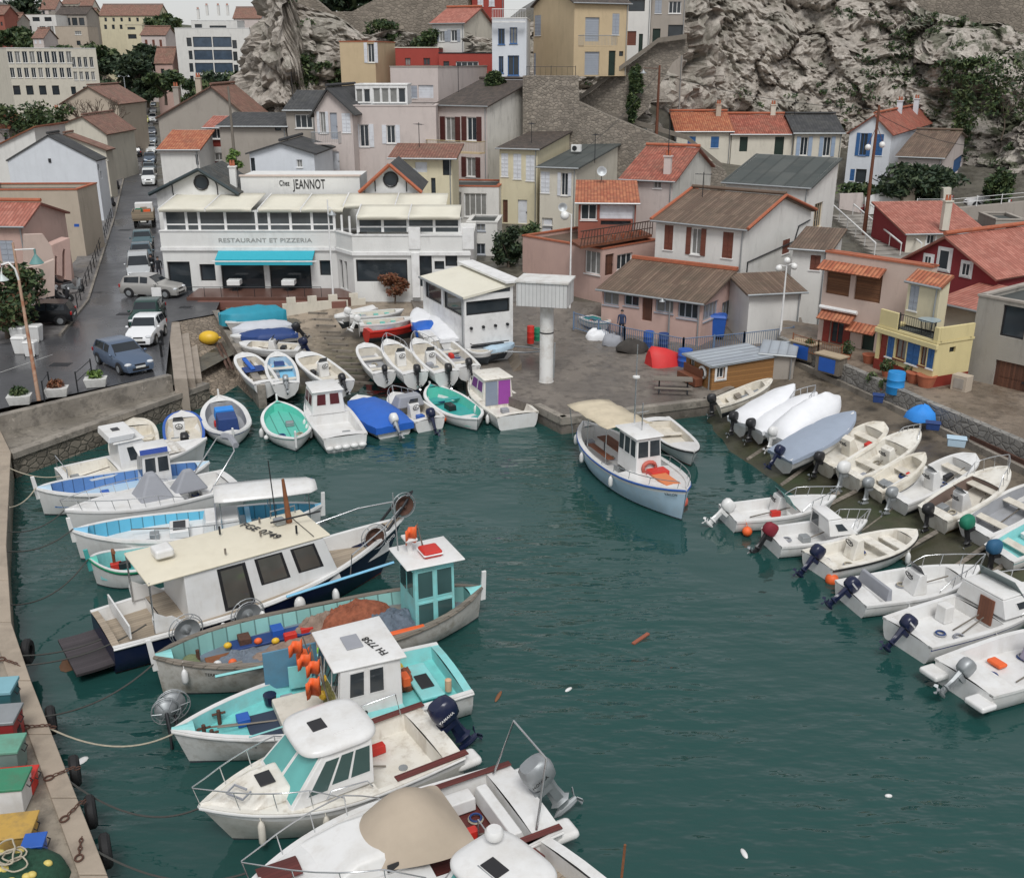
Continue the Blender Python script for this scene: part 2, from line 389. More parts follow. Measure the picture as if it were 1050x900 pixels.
A0,A1=at(-40,434,2),at(172,384,2);d=(A1-A0).normalized();n=V((d.y,-d.x,0))
def strip(m,a,b,w0,w1,z0,z1,nn,mi=0):
 q=[a+nn*w0,b+nn*w0,b+nn*w1,a+nn*w1]
 m.hexa([(p.x,p.y,z0)for p in q],[(p.x,p.y,z1)for p in q],mi)
m=MB();strip(m,A0,A1,0,-.42,.8,2.06,-n);K0=m
structure(m,'quay_parapet',KERB,bevel=.03)
B0,B1=at(10,465,1.15),at(212,393,1.15)
m=MB();q=[A0+n*.42,A1+n*.42+d*.2,B1,B0];q=[q[0],B0+V((-3,-.6,0)),B0,B1,A1+n*.3+d*.3]
m.slab([(p.x,p.y,1.15)for p in q],4.2,down=V((0,0,-1)))
structure(m,'quay_ledge',QUAY)
db=(B1-B0).normalized();nb=V((db.y,-db.x,0))
m=MB();strip(m,B0,B1,.0,.14,-2.5,.86,nb);structure(m,'quay_stone_facing',RUBBLE)
m=MB();strip(m,B0,B1,-.3,.22,.9,1.2,nb);structure(m,'quay_coping',KERB,bevel=.02)
LQ=[at(-2,440,1.25),at(10,465,1.25),at(5,560,1.25),at(10,640,1.25),at(30,700,1.25),at(108,900,1.25),V((1,0,1.25)),V((4,-10,1.25))]
m=MB()
for a,b in zip(LQ,LQ[1:]):
 f=lambda p,dx,z:(p.x+dx,p.y,z)
 m.hexa([f(a,-30,-3),f(a,0,-3),f(b,0,-3),f(b,-30,-3)],[f(a,-30,1.25),f(a,0,1.25),f(b,0,1.25),f(b,-30,1.25)])
structure(m,'left_quay',quay_mat('left_quay_concrete',(.33,.285,.225),.9,.5,zg=.5))
m=MB()
for a,b in zip(LQ[:-1],LQ[1:]):
 dd=(b-a);k=max(1,int(dd.length/2.2))
 for i in range(k):
  p,q=a+dd*(i/k),a+dd*((i+.985)/k);f=lambda p,dx,z:(p.x+dx,p.y,z)
  m.hexa([f(p,-.55,1.2),f(p,.06,1.2),f(q,.06,1.2),f(q,-.55,1.2)],[f(p,-.55,1.33),f(p,.06,1.33),f(q,.06,1.33),f(q,-.55,1.33)])
structure(m,'left_quay_coping',pm('coping_stone',(.36,.3,.235),.8,var=.25,vs=.8,bump=.5,bs=9,grime=.5,gcol=(.15,.125,.1),gs=.9),bevel=.025)
def sheet(name,pix,mat,thick=3,zs=None):
 m=MB();m.slab([at(px,py,z)for px,py,z in pix],thick,down=V((0,0,-1)));return structure(m,name,mat)
sheet('cobbled_slipway',[(205,398,.3),(252,422,-.6),(266,392,.8),(221,322,1.95),(180,331,1.95),(185,372,1.2)],masonry('cobbles',(.27,.22,.17),3.6,3.6,(.12,.1,.075),.25,.45))
m=MB()
for k,(x0,x1)in enumerate(((172,184),(184,192),(192,199))):
 z=1.98-k*.28;zt=z-1.1
 a,b,c,e=at(x0,330,z),at(x1,330,z),at(x1+8,388,z),at(x0+6,388,z)
 m.slab([a,e,c,b],2,down=V((0,0,-1)))
structure(m,'quay_steps',pm('step_stone',(.34,.29,.24),.8,var=.2,vs=1,bump=.4,bs=9,grime=.4),bevel=.02)
m=MB();a,b=at(221,318,2.15),at(268,395,1.3);dd=(b-a).normalized();nn=V((dd.y,-dd.x,0))*.22
m.hexa([a-nn-V((0,0,3)),a+nn-V((0,0,3)),b+nn-V((0,0,3)),b-nn-V((0,0,3))],[a-nn,a+nn,b+nn,b-nn]);structure(m,'slipway_kerb_wall',KERB,bevel=.03)
sheet('slipway',[(245,425,-.9),(490,420,-.9),(535,372,1.2),(520,330,1.45),(430,300,1.9),(226,303,1.9),(262,388,.75)],SLIP)
m=MB()
for i in range(12):
 p=at(326+i*4.2,322+i*6.5,1.72-i*.1);m.cb((p.x,p.y,p.z),1.3,.16,.12,R(-8))
structure(m,'slipway_sleepers',OLDW)
m=MB();zt=.8
pts=[at(478,392,zt),at(548,416,zt),at(576,430,zt),at(726,411,zt),at(752,398,zt),at(800,368,zt),at(818,352,zt),V((18,62.5,zt)),V((3,66,zt)),at(500,335,zt)]
m.slab(pts,4,down=V((0,0,-1)));structure(m,'landing_stage',PLATF)
m=MB()
for a,b in zip(pts[1:4],pts[2:5]):
 dd=(b-a).normalized();nn=V((dd.y,-dd.x,0));strip(m,a,b,-.35,.05,.5,.9,nn)
structure(m,'landing_kerb',KERB,bevel=.02)
RL=[[(690,425,-.9),(715,475,-.9),(770,545,-.9),(850,600,-.9),(930,660,-.9),(1040,780,-.9)],[(724,432,0),(748,462,0),(822,512,0),(905,560,0),(985,610,0),(1120,720,0)],[(752,400,.75),(818,366,1.4),(940,420,1.4),(1050,472,1.4),(1120,505,1.4),(1300,640,1.4)]]
m=MB();g=[[at(*q)for q in r]for r in RL];rr_=[]
for r,e in zip(g,((14,-26),(14,-26),(10,-24))):r[-1]=r[-1]+V((e[0],e[1],0))
for k in range(2):
 for j in range(7):
  if k and not j:continue
  rr_.append([V((p.x,p.y,p.z+noise.noise((p.x*.8,p.y*.8,4))*.1))for i in range(31)for p in[g[k][min(4,int(i/6))].lerp(g[k][min(4,int(i/6))+1],i/6-min(4,int(i/6))).lerp(g[k+1][min(4,int(i/6))].lerp(g[k+1][min(4,int(i/6))+1],i/6-min(4,int(i/6))),j/6)]])
m.loft(rr_,False);structure(m,'boat_ramp',RAMPM,60)
m=MB()
for a,b,za,zb in[((860,505),(800,535),1.0,.1),((960,545),(890,585),1.0,.1),((1010,560),(950,600),1.,.1),((905,490),(828,528),1.1,.2),((1040,572),(980,610),1,.1),((1060,620),(1010,650),.9,.1),((838,470),(800,498),.9,.3),((800,448),(765,472),.9,.3),((880,478),(838,512),.9,.2),((985,500),(925,548),1.,.2),((930,512),(880,548),.9,.2),((1035,532),(985,570),1.,.2)]:
 p,q=at(*a,za-.45),at(*b,zb-.3);m.tube([p,q],.11,4)
structure(m,'ramp_timbers',OLDW)
Lr=[at(806,365,1.56),at(940,426,1.56),at(1050,479,1.56),at(1160,533,1.56)];Lr.append(Lr[-1]+(Lr[-1]-Lr[-2])*5)
m=MB()
for a,b in zip(Lr,Lr[1:]):
 dd=(b-a).normalized();nn=V((-dd.y,dd.x,0))
 strip(m,a,b,-.1,.1,.7,1.57,nn,0);strip(m,a,b,.1,2.2,1.0,1.5,nn,1);strip(m,a,b,.32,.42,1.5,1.68,nn,2);strip(m,a,b,.75,.85,1.5,1.68,nn,2)
structure(m,'winch_channel',[KERB,pm('channel_rust',(.085,.055,.042),.9,var=.4),RUSTD])
m=MB();W0=[at(800,346,2.3),at(880,380,2.3),at(945,409,2.3),at(1050,453,2.3),at(1180,508,2.3)];W0 .append(W0[-1]+(W0[-1]-W0[-2])*4.5)
for a,b in zip(W0,W0[1:]):
 dd=(b-a).normalized();nn=V((-dd.y,dd.x,0));strip(m,a,b,-.18,.18,.5,2.35,nn)
structure(m,'lane_wall',masonry('concrete_blocks',(.27,.26,.24),2.4,3.2,(.2,.19,.175),.15,.6))
m=MB();m.slab([(p.x,p.y,2.2)for p in W0]+[(W0[-1].x+25,W0[-1].y+12,2.2),(48,40,2.2),(21,60,2.2),(17,63,2.2)],1.2,down=V((0,0,-1)))
structure(m,'lane',quay_mat('lane_paving',(.24,.19,.145),0))
m=MB();rz_=3.9
m.slab([at(850,240,3.0),at(1120,250,3.9),at(1120,205,rz_),at(850,205,3.4)],2,down=V((0,0,-1)));structure(m,'upper_road',PAVE)
# ---------------------------------------------------------------- cliff
def rock_mat():
 t=NT('limestone_rock');pos=t.n('NewGeometry');P=pos.outputs['Position']
 c=t.ramp(t.noise(.28,8,.68,P),[(.3,(.27,.23,.19)),(.42,(.4,.36,.315)),(.54,(.53,.485,.43)),(.68,(.57,.525,.465)),(.78,(.36,.27,.18))])
 cr=t.ramp(t.noise(.75,10,.8,P,(1,1,.7)),[(.4,bw(1)),(.5,bw(0))])
 c=t.mix(t.math('MULTIPLY',cr,.5),c,(.11,.095,.08))
 v=t.n('TexVoronoi',feature='DISTANCE_TO_EDGE');v.inputs['Scale'].default_value=.55;t.l(t.mix(.25,P,t.n('TexNoise').outputs['Color'],'ADD')if False else P,v.inputs['Vector'])
 c=t.mix(t.math('MULTIPLY',t.ramp(v.outputs['Distance'],[(0,bw(1)),(.06,bw(0))]),.0),c,(.05,.045,.04))
 sp=t.n('SeparateXYZ');t.l(P,sp.inputs[0])
 gx=t.n('MapRange');gx.inputs[1].default_value=44;gx.inputs[2].default_value=62;t.l(sp.outputs[0],gx.inputs[0])
 veg=t.math('MULTIPLY',t.ramp(t.noise(.2,7,.72,P),[(.5,bw(0)),(.56,bw(1))]),t.math('ADD',.3,gx.outputs[0]))
 c=t.mix(t.math('MINIMUM',veg,.9),c,t.mix(t.noise(1.5,4,.6,P),(.022,.03,.012),(.06,.08,.028)))
 t.bump(t.noise(1.3,10,.75,P),.9,.45)
 return t.out(c,.92)
ROCK=rock_mat()
def fbm(p,o=5):
 a,s,f=0,1,1
 for i in range(o):a+=(1-abs(noise.noise(V(p)*f+V((i*7.3,3.1,1.7))))*2)*s;s*=.52;f*=2.05
 return a
def cliff(name,base,top,nu,nv,setb,amp,sc_):
 B=[V((x,y,0))for x,y in base];ds=[0]
 for p,q in zip(B,B[1:]):ds.append(ds[-1]+(q-p).length)
 seg_n=[V(((q-p).y,-(q-p).x,0)).normalized()for p,q in zip(B,B[1:])]
 vn=[(seg_n[max(0,i-1)]+seg_n[min(i,len(seg_n)-1)]).normalized()for i in range(len(B))]
 m=MB();rings=[]
 for i in range(nu+1):
  s_=ds[-1]*i/nu;k=max(j for j in range(len(B)-1)if ds[j]<=s_+1e-6);f=(s_-ds[k])/(ds[k+1]-ds[k]);g_=f*f*(3-2*f)
  b0=B[k].lerp(B[k+1],f);zt=top[k]*(1-f)+top[k+1]*f;N=vn[k].lerp(vn[k+1],g_).normalized();r=[]
  for j in range(nv+1):
   v=j/nv;z=-1+(zt+1)*v;a=setb*v**1.3;p=b0-N*a+V((0,0,z))
   dsp=(fbm(p*.055,3)-.8)*amp*.7*min(1,.3+v*3)+(fbm(p*.5,4)-.6)*.25
   for sc2,A,Bk in((.17,1.5,2.2),(.45,.7,1.1),(1.1,.35,.55)):
    q=V((p.x,p.y,p.z*1.1))*sc2+noise.noise_vector(p*sc2*.6)*.35;dd,pp=noise.voronoi(q);g=noise.cell_vector(pp[0]*7.3);g2=noise.cell_vector(pp[0]*3.9+V((5,9,2)))
    dsp+=(g.x-.5)*A+(q-pp[0]).dot(g2*2-V((1,1,1)))*Bk-(.35*A if dd[1]-dd[0]<.06 else 0)
   r.append(p+N*dsp+V((0,0,noise.noise(p*.3)*1.2*v)))
  rings.append(r)
 m.loft(rings,False);return structure(m,name,ROCK)
pk=lambda px,D:(((px-525)*D/1050),D*.97)
def zat(py,D):return atD(525,py,D).z
cliff('rock_cliff',[pk(572,118),pk(600,124),pk(660,128),pk(720,130),pk(800,129),pk(880,127),pk(960,122),pk(1040,112),pk(1130,96),pk(1250,88)],[20,20,26,33,24.5,24.5,20,16.5,13,13],420,130,15,3.4,.1)
cliff('rock_slope',[pk(606,109),pk(636,113),pk(664,123),pk(735,132)],[9.5,12.3,17,24],90,70,3.5,2.0,.12)
cliff('rock_spur',[(-33,190),pk(260,142),pk(264,128),pk(290,123),pk(322,124),pk(336,125),pk(390,126),pk(450,128),pk(560,132)],[10,19,33,40,34,24,21,20,20],330,120,6,2.4,.12)
m=MB();rings=[]
for i in range(40):
 r=[]
 for j in range(24):
  x=-330+i*13;y=300+j*16;z=4+min(9.5,max(0,(j-1)))*2.4*min(1.9,max(.3,1-(x+130)/170))+noise.noise((x*.02,y*.02,3))*4
  r.append((x,y,z if y>320 else min(z,4)))
 rings.append(r)
m.loft(rings,False);structure(m,'hills',pm('far_hillside',(.07,.075,.05),.95,var=.5,vs=.03),60)
def pixwall(name,label,pts,px0,D0,yaw,mat,th=1.5,cat='wall',coping=None):
 p0=atD(px0[0],px0[1],D0);dr=V((math.cos(yaw),math.sin(yaw),0));n=V((dr.y,-dr.x,0))
 q=[onplane(x,y,p0,n)for x,y in pts]
 m=MB();m.slab(q[::-1]if False else q,th,down=-n)
 o=m.build(name,mat);tag(o,label,cat)
 return o,p0,n
FORT=masonry('fort_stone',(.285,.245,.2),1.9,3.2,(.2,.175,.14),.22,.45)
pixwall('stone_wall','old notched stone wall along the top of the left rock spur',[(305,-40),(318,-5),(338,12),(361,12),(382,1),(400,-40),(480,-40),(480,60),(305,80)],(370,20),131,0,FORT,2.5)
pixwall('fort_wall','high brown stone fort wall above the right-hand rock face',[(775,-60),(1180,-60),(1180,110),(775,60)],(930,20),139,R(-30),FORT,3)
pixwall('stair_wall','diagonal stone retaining wall with parapet climbing to the upper houses',[(593,104),(675,44),(704,40),(706,52),(690,64),(676,88),(664,112),(650,125),(620,117)],(640,90),106.5,R(-8),ASHLAR,3)
pixwall('terrace_wall','low stone retaining wall behind the yellow and cream houses',[(536,78),(593,78),(594,105),(622,118),(700,150),(745,176),(745,225),(536,225)],(620,120),96.5,R(-4),ASHLAR,3)
m=MB();p0=atD(640,90,106.5);dr=V((math.cos(R(-8)),math.sin(R(-8)),0));nn=V((dr.y,-dr.x,0))
for pl in([(591,105),(675,44),(704,40)],[(590,106),(620,119),(660,130),(704,143),(740,172)]):
 q=[onplane(x,y,p0,nn)+nn*.3 for x,y in pl]
 for a,b in zip(q,q[1:]):m.hexa([a,a+nn*.5,b+nn*.5,b],[a+V((0,0,.45)),a+nn*.5+V((0,0,.45)),b+nn*.5+V((0,0,.45)),b+V((0,0,.45))])
tag(m.build('stair_parapet',pm('parapet_stone',(.2,.175,.145),.9,var=.3,bump=.5)),'grey stone parapet edging the diagonal stair wall','parapet')
# ---------------------------------------------------------------- houses
TR=tiles('red_roof_tiles',(.27,.07,.045),(.45,.15,.1),lich=.5)
TO=tiles('orange_roof_tiles',(.36,.1,.05),(.52,.2,.1),lich=.3)
TP=tiles('pink_roof_tiles',(.36,.12,.085),(.5,.2,.15),lich=.25,lcol=(.2,.12,.09))
TB=tiles('brown_corrugated_roof',(.13,.085,.06),(.215,.15,.108),.2,2.5,.6,(.07,.06,.04),.7)
TS=tiles('slate_roof',(.035,.037,.04),(.065,.066,.068),.3,.5,.45,(.09,.09,.08),.3)
TG=tiles('grey_felt_roof',(.05,.06,.058),(.085,.095,.09),1.2,3,.4,(.11,.11,.1),.12)
TD=tiles('dark_brown_roof',(.06,.048,.042),(.11,.085,.07),.24,.5,.4,(.05,.045,.035),.7)
TF=tiles('faded_roof_tiles',(.2,.1,.075),(.31,.17,.125),lich=.55)
S={}
for k,c,st in(('white',(.7,.69,.66),.45),('grubby',(.64,.62,.57),.95),('cool',(.66,.69,.73),.25),('pink',(.52,.36,.31),.4),('rose',(.58,.51,.48),.5),('salmon',(.55,.38,.33),.35),('cream',(.64,.6,.51),.5),('yellow',(.64,.55,.29),.3),('paley',(.65,.59,.42),.4),('ochre',(.56,.44,.28),.35),('beige',(.47,.4,.32),.4),('grey',(.36,.325,.285),.6),('dgrey',(.34,.32,.285),.9),('red',(.36,.06,.045),.4),('burg',(.24,.03,.035),.3),('blush',(.56,.44,.38),.35),('brick',(.3,.1,.07),.5)):
 S[k]=stucco('stucco_'+{'cool':'cool_white','paley':'pale_yellow','dgrey':'dark_grey','burg':'burgundy','grubby':'stained_white'}.get(k,k),c,st)
SHB=pm('brown_shutter',(.16,.05,.03),.6,var=.2,grime=.2)
SHW=pm('white_shutter',(.66,.68,.72),.6,var=.06,grime=.25)
SHG=pm('grey_shutter',(.33,.36,.41),.6,var=.1)
SHBL=pm('blue_shutter',(.03,.11,.28),.55,var=.12)
SHR=pm('red_shutter',(.22,.03,.02),.55,var=.15)
SHGN=pm('green_shutter',(.01,.026,.018),.6);SHDR=pm('oxblood_shutter',(.075,.018,.015),.6)
SHLB=pm('pale_blue_shutter',(.3,.38,.5),.6,var=.1)
BLIND=planks('bamboo_blind',(.19,.085,.04),.05,2,.3,.8)
COPT=pm('terracotta_coping',(.4,.12,.06),.8,var=.3,vs=5,grime=.3)
WOODD=planks('brown_door_wood',(.12,.05,.03),.12,0,.3)
Zv=V((0,0,1))
def wallface(m,O,U,w,h,holes,rv=.18,mi=0,mr=0):
 n=U.cross(Zv)
 P=lambda u,z,o=0:O+U*u+Zv*z+n*o
 us=sorted({0,w,*[x for q in holes for x in(q[0],q[1])]});zs=sorted({0,h,*[x for q in holes for x in(q[2],q[3])]})
 for i in range(len(us)-1):
  for j in range(len(zs)-1):
   cu,cz=(us[i]+us[i+1])/2,(zs[j]+zs[j+1])/2
   if any(q[0]<cu<q[1]and q[2]<cz<q[3]for q in holes):continue
   m.face([P(us[i],zs[j]),P(us[i+1],zs[j]),P(us[i+1],zs[j+1]),P(us[i],zs[j+1])],mi)
 for a,b,c,e in holes:
  for q in([(a,c,0),(b,c,0),(b,c,-rv),(a,c,-rv)],[(b,c,0),(b,e,0),(b,e,-rv),(b,c,-rv)],[(b,e,0),(a,e,0),(a,e,-rv),(b,e,-rv)],[(a,e,0),(a,c,0),(a,c,-rv),(a,e,-rv)]):
   m.face([P(*x)for x in q],mr)
 return P
def fitting(root,P,q,kind,fr=None,sh=None,pane=GLASS,rv=.18,mull=True,label=None):
 a,b,c,e=q;w_,h_=b-a,e-c;fr=fr or WHITE
 if pane is GLASS and kind in('w','ws')and rnd.random()<.4:pane=CURT
 def bar(m,u0,u1,z0,z1,o0,o1,mi=0):
  m.hexa([P(u0,z0,o1),P(u1,z0,o1),P(u1,z0,o0),P(u0,z0,o0)],[P(u0,z1,o1),P(u1,z1,o1),P(u1,z1,o0),P(u0,z1,o0)],mi)
 t=max(.05,min(.08,w_*.09))
 if kind in('w','ws','h','sf'):
  m=MB()
  bar(m,a,b,c,c+t,-rv+.01,-rv+.07);bar(m,a,b,e-t,e,-rv+.01,-rv+.07);bar(m,a,a+t,c+t,e-t,-rv+.01,-rv+.07);bar(m,b-t,b,c+t,e-t,-rv+.01,-rv+.07)
  if mull and kind!='h':
   k=max(1,round(w_/.75))if w_>1.3 else 1
   for i in range(1,k+1):x=a+w_*i/(k+1);bar(m,x-t*.4,x+t*.4,c+t,e-t,-rv+.012,-rv+.06)
  if kind!='h':bar(m,a-.06,b+.06,c-.07,c-.004,-.1,.07)
  if kind=='sf':
   for u0,u1,z0,z1 in((a-.13,b+.13,e+.003,e+.13),(a-.13,b+.13,c-.13,c-.003),(a-.13,a-.003,c-.003,e+.003),(b+.003,b+.13,c-.003,e+.003)):bar(m,u0,u1,z0,z1,-.03,.035)
  o=m.build('window',fr if kind!='h' else DARK,root)
  m=MB();bar(m,a+.01,b-.01,c+.01,e-.01,-rv-.01,-rv+.03);m.build('pane',pane,o)
  if kind=='ws':
   for u0,u1 in((a-w_*.52,a-.02),(b+.02,b+w_*.52)):
    m=MB();bar(m,u0,u1,c-.03,e+.03,.012,.055)
    for i in range(1,3):z=c+h_*i/3;bar(m,u0,u1,z-.03,z+.03,.055,.07)
    m.build('shutter',sh or SHW,o)
  return o
 if kind=='sc':
  o=None
  for u0,u1 in((a,(a+b)/2-.008),((a+b)/2+.008,b)):
   m=MB();bar(m,u0,u1,c,e,-.06,-.02)
   k=max(3,int(h_/.32))
   for i in range(k):z=c+h_*(i+.5)/k;bar(m,u0+.04,u1-.04,z-.05,z+.05,-.02,0.0)
   m.build('shutter',sh or SHW,root)
  m=MB();bar(m,a-.06,b+.06,c-.06,c-.004,-.1,.06);m.build('sill',WHITE,root);return
 if kind in('d','r'):
  m=MB();bar(m,a,b,c,e,-rv-.01,-rv+.06)
  if kind=='r':
   k=int(h_/.22)
   for i in range(k):z=c+h_*(i+.5)/k;bar(m,a+.01,b-.01,z-.07,z+.07,-rv+.06,-rv+.075)
  else:
   for z0,z1 in((c+h_*.08,c+h_*.45),(c+h_*.52,c+h_*.93)):bar(m,a+w_*.15,b-w_*.15,z0,z1,-rv+.06,-rv+.08)
  o=m.build('door' if kind=='d' else 'roller_shutter',sh or WOODD,root)
  if kind=='d':m=MB();bar(m,b-w_*.14,b-w_*.05,c+h_*.45,c+h_*.5,-rv+.08,-rv+.12);m.build('handle',IRON,o)
  return o
def roofslab(root,planes,mats,ridge=None,name='roof',th=.13):
 m=MB()
 for q in planes:
  q=[V(p)for p in q];u=(q[1]-q[0]).normalized();nn=u.cross(q[3]-q[0]).normalized();v=nn.cross(u)
  m.slab(q,th,0,[((p-q[0]).dot(u)+7,(p-q[0]).dot(v)+3)for p in q],down=-nn)
 o=m.build(name,mats,root)
 if ridge:m=MB();m.tube([ridge[0]+Zv*.0,ridge[1]],.13,8);m.build('ridge_tiles',COPT if mats in(TR,TO,TP)else mats,o)
 return o
def chimney(root,x,y,z,s=.55,h=1.3,mat=None,pots=2):
 m=MB();m.cb((x,y,z-.8),s,s*.8,h+.8);m.cb((x,y,z+h),s+.14,s*.8+.14,.1)
 o=m.build('chimney',mat or S['beige'],root)
 m=MB()
 for i in range(pots):m.lathe([(.09,0),(.11,.05),(.08,.35),(.1,.4)],8,(x+(i-(pots-1)/2)*s*.45,y,z+h+.1))
 m.build('chimney_pot',COPT,o)
def house(label,eL,eR,D,wall,roof,wins=(),d=8,pxb=None,yaw=None,zb=2,ov=.28,chim=(),cat='house',name='house',trim=None,group=None,gutter=True,plinth=None,sidewall=None):
 a,b=zp(*eL),zp(*eR);P0=atD(*a,D)
 def hor(P,dr,px):
  k=(px-525)/FPX;r=P-CP;dep=r.dot(CF);return(k*dep-r.x)/(dr.x-k*dr.dot(CF))
 if yaw is None:
  P1=at(*b,P0 .z);dr=P1-P0;yaw=math.atan2(dr.y,dr.x);w_=dr.length;X=dr.normalized()
 else:
  yaw=R(yaw);X=V((math.cos(yaw),math.sin(yaw),0));w_=hor(P0,X,b[0])
 Y=V((-X.y,X.x,0))
 if pxb is not None:d=max(2,min(26,hor(P0+X*w_,Y,pxb)))
 deep=0 if name in('rooftop_hut','glass_veranda','penthouse')or label[:9]=='big ochre' else 1.8
 zb-=deep;h=P0 .z-zb
 root=thing(name,label,cat,(P0 .x,P0 .y,zb),yaw,group)
 Pw0,Pw1=V((P0 .x,P0 .y,zb)),V((P0 .x,P0 .y,zb))+X*w_
 faces={'F':(V((0,0,0)),V((1,0,0)),w_,Pw0,X,-Y),'R':(V((w_,0,0)),V((0,1,0)),d,Pw1,Y,X),'L':(V((0,d,0)),V((0,-1,0)),d,Pw0+Y*d,-Y,-X),'B':(V((w_,d,0)),V((-1,0,0)),w_,Pw1+Y*d,-X,Y)}
 ty,rise,rmat=roof[0],roof[1],roof[2];rf=roof[3]if len(roof)>3 else.5
 m=MB();todo=[]
 for fk,(O,U,fw,O3,U3,n3)in faces.items():
  holes=[]
  for wn in wins:
   if wn[0]!=fk:continue
   kind,(x0,y0),(x1,y1)=wn[1],zp(wn[2],wn[3],wn[4]),zp(wn[2],wn[5],wn[6]);op=wn[7]if len(wn)>7 else{}
   ym,xm=(y0+y1)/2,(x0+x1)/2
   u0,u1=(onplane(x0,ym,O3,n3)-O3).dot(U3),(onplane(x1,ym,O3,n3)-O3).dot(U3)
   z1,z0=onplane(xm,y0,O3,n3).z-zb,onplane(xm,y1,O3,n3).z-zb
   if kind=='ws':u0,u1=u0+(u1-u0)*.27,u1-(u1-u0)*.27
   u0,u1=max(.06,min(u0,fw-.3)),min(fw-.06,max(u1,.3));gab=((fk in 'RL' and ty=='gx')or(fk=='F' and ty=='gy'))and z1>h-.04
   if gab:todo.append((fk,-1,kind,{**op,'rv':-.015},(u0,u1,z0,z1)));continue
   z0,z1=max(.03,z0),min(h-.04,z1)
   if u1-u0<.12 or z1-z0<.12:continue
   holes.append((u0,u1,z0,z1));todo.append((fk,len(holes)-1,kind,op,(u0,u1,z0,z1)))
  Pf=wallface(m,O,U,fw,h,holes,mi=1 if(sidewall and fk in 'RL')else 0)
  for t in[t for t in todo if t[0]==fk]:fitting(root,Pf,t[4],t[2],**t[3])
 ys,xs_=d*rf,w_*rf
 sw=1 if sidewall else 0
 if ty=='gx':
  for x in(0,w_):m.face([(x,0,h),(x,d,h),(x,ys,h+rise)]if x else[(x,d,h),(x,0,h),(x,ys,h+rise)],sw)
  s1,s2=rise/ys,rise/(d-ys)
  pl=[[(-ov,-ov,h-ov*s1),(w_+ov,-ov,h-ov*s1),(w_+ov,ys,h+rise),(-ov,ys,h+rise)],[(w_+ov,d+ov,h-ov*s2),(-ov,d+ov,h-ov*s2),(-ov,ys,h+rise),(w_+ov,ys,h+rise)]]
  rd=(V((-ov,ys,h+rise+.16)),V((w_+ov,ys,h+rise+.16)))
 elif ty=='gy':
  m.face([(0,0,h),(w_,0,h),(xs_,0,h+rise)]);m.face([(w_,d,h),(0,d,h),(xs_,d,h+rise)])
  s1,s2=rise/xs_,rise/(w_-xs_)
  pl=[[(-ov,d+ov,h-ov*s1),(-ov,-ov,h-ov*s1),(xs_,-ov,h+rise),(xs_,d+ov,h+rise)],[(w_+ov,-ov,h-ov*s2),(w_+ov,d+ov,h-ov*s2),(xs_,d+ov,h+rise),(xs_,-ov,h+rise)]]
  rd=(V((xs_,-ov,h+rise+.16)),V((xs_,d+ov,h+rise+.16)))
 elif ty=='sb':
  for x in(0,w_):m.face([(x,0,h),(x,d,h),(x,d,h+rise)]if x else[(x,d,h),(x,0,h),(x,d,h+rise)],sw)
  m.face([(w_,d,h),(0,d,h),(0,d,h+rise),(w_,d,h+rise)]);s1=rise/d
  pl=[[(-ov,-ov,h-ov*s1),(w_+ov,-ov,h-ov*s1),(w_+ov,d+.05,h+rise),(-ov,d+.05,h+rise)]];rd=None
 elif ty in('sr','sl'):
  s1=rise/w_;zl,zr_=(h,h+rise)if ty=='sr' else(h+rise,h);x=w_ if ty=='sr' else 0
  for y in(0,d):q=[(0,y,h),(w_,y,h),(x,y,h+rise)];m.face(q if y==0 else q[::-1])
  m.face([(x,0,h),(x,d,h),(x,d,h+rise),(x,0,h+rise)])
  e=ov*s1
  q=[(-ov,d+ov,zl-e if ty=='sr' else zl+e),(-ov,-ov,zl-e if ty=='sr' else zl+e),(w_+ov,-ov,zr_+e if ty=='sr' else zr_-e),(w_+ov,d+ov,zr_+e if ty=='sr' else zr_-e)]
  pl=[q if ty=='sr' else[q[2],q[3],q[0],q[1]]];rd=None
 else:
  pl=None;t=.22
  m2=MB();m2 .face([(t,t,h-rise),(w_-t,t,h-rise),(w_-t,d-t,h-rise),(t,d-t,h-rise)])
  for q in((0,w_,0,t),(0,w_,d-t,d),(0,t,t,d-t),(w_-t,w_,t,d-t)):
   x0,x1,y0,y1=q
   m2 .bx(x0+.003,x1-.003,y0+.003,y1-.003,h-rise,h-.002,1);m2 .bx(x0-.05,x1+.05,y0-.05,y1+.05,h,h+.1,2)
  m2 .build('roof',[TG if rmat in(TR,TO,TP)else rmat,wall,trim or(COPT if rmat in(TR,TO,TP)else S['grey'])],root)
 m.build('wall',[wall,sidewall]if sidewall else wall,root)
 if pl:
  roofslab(root,pl,rmat,rd)
  if gutter and ty in('gx','sb'):
   m=MB();s1=rise/(ys if ty=='gx' else d);m.tube([(-ov,-ov-.06,h-ov*s1-.06),(w_+ov,-ov-.06,h-ov*s1-.06)],.07,6)
   m.tube([(w_-.15,-.08,h-.1),(w_-.15,-.08,.1)],.045,5);m.build('gutter',GALV,root)
 if plinth:m=MB();m.bx(-.02,w_+.02,-.02,d,.02,plinth[0]+deep);m.build('plinth',plinth[1],root)
 for c in chim:chimney(root,c[0]*w_,c[1]*d,h+(c[2]if len(c)>2 else rise*.6),mat=c[3]if len(c)>3 else wall)
 root['w']=w_;root['d']=d;root['h']=h
 return root
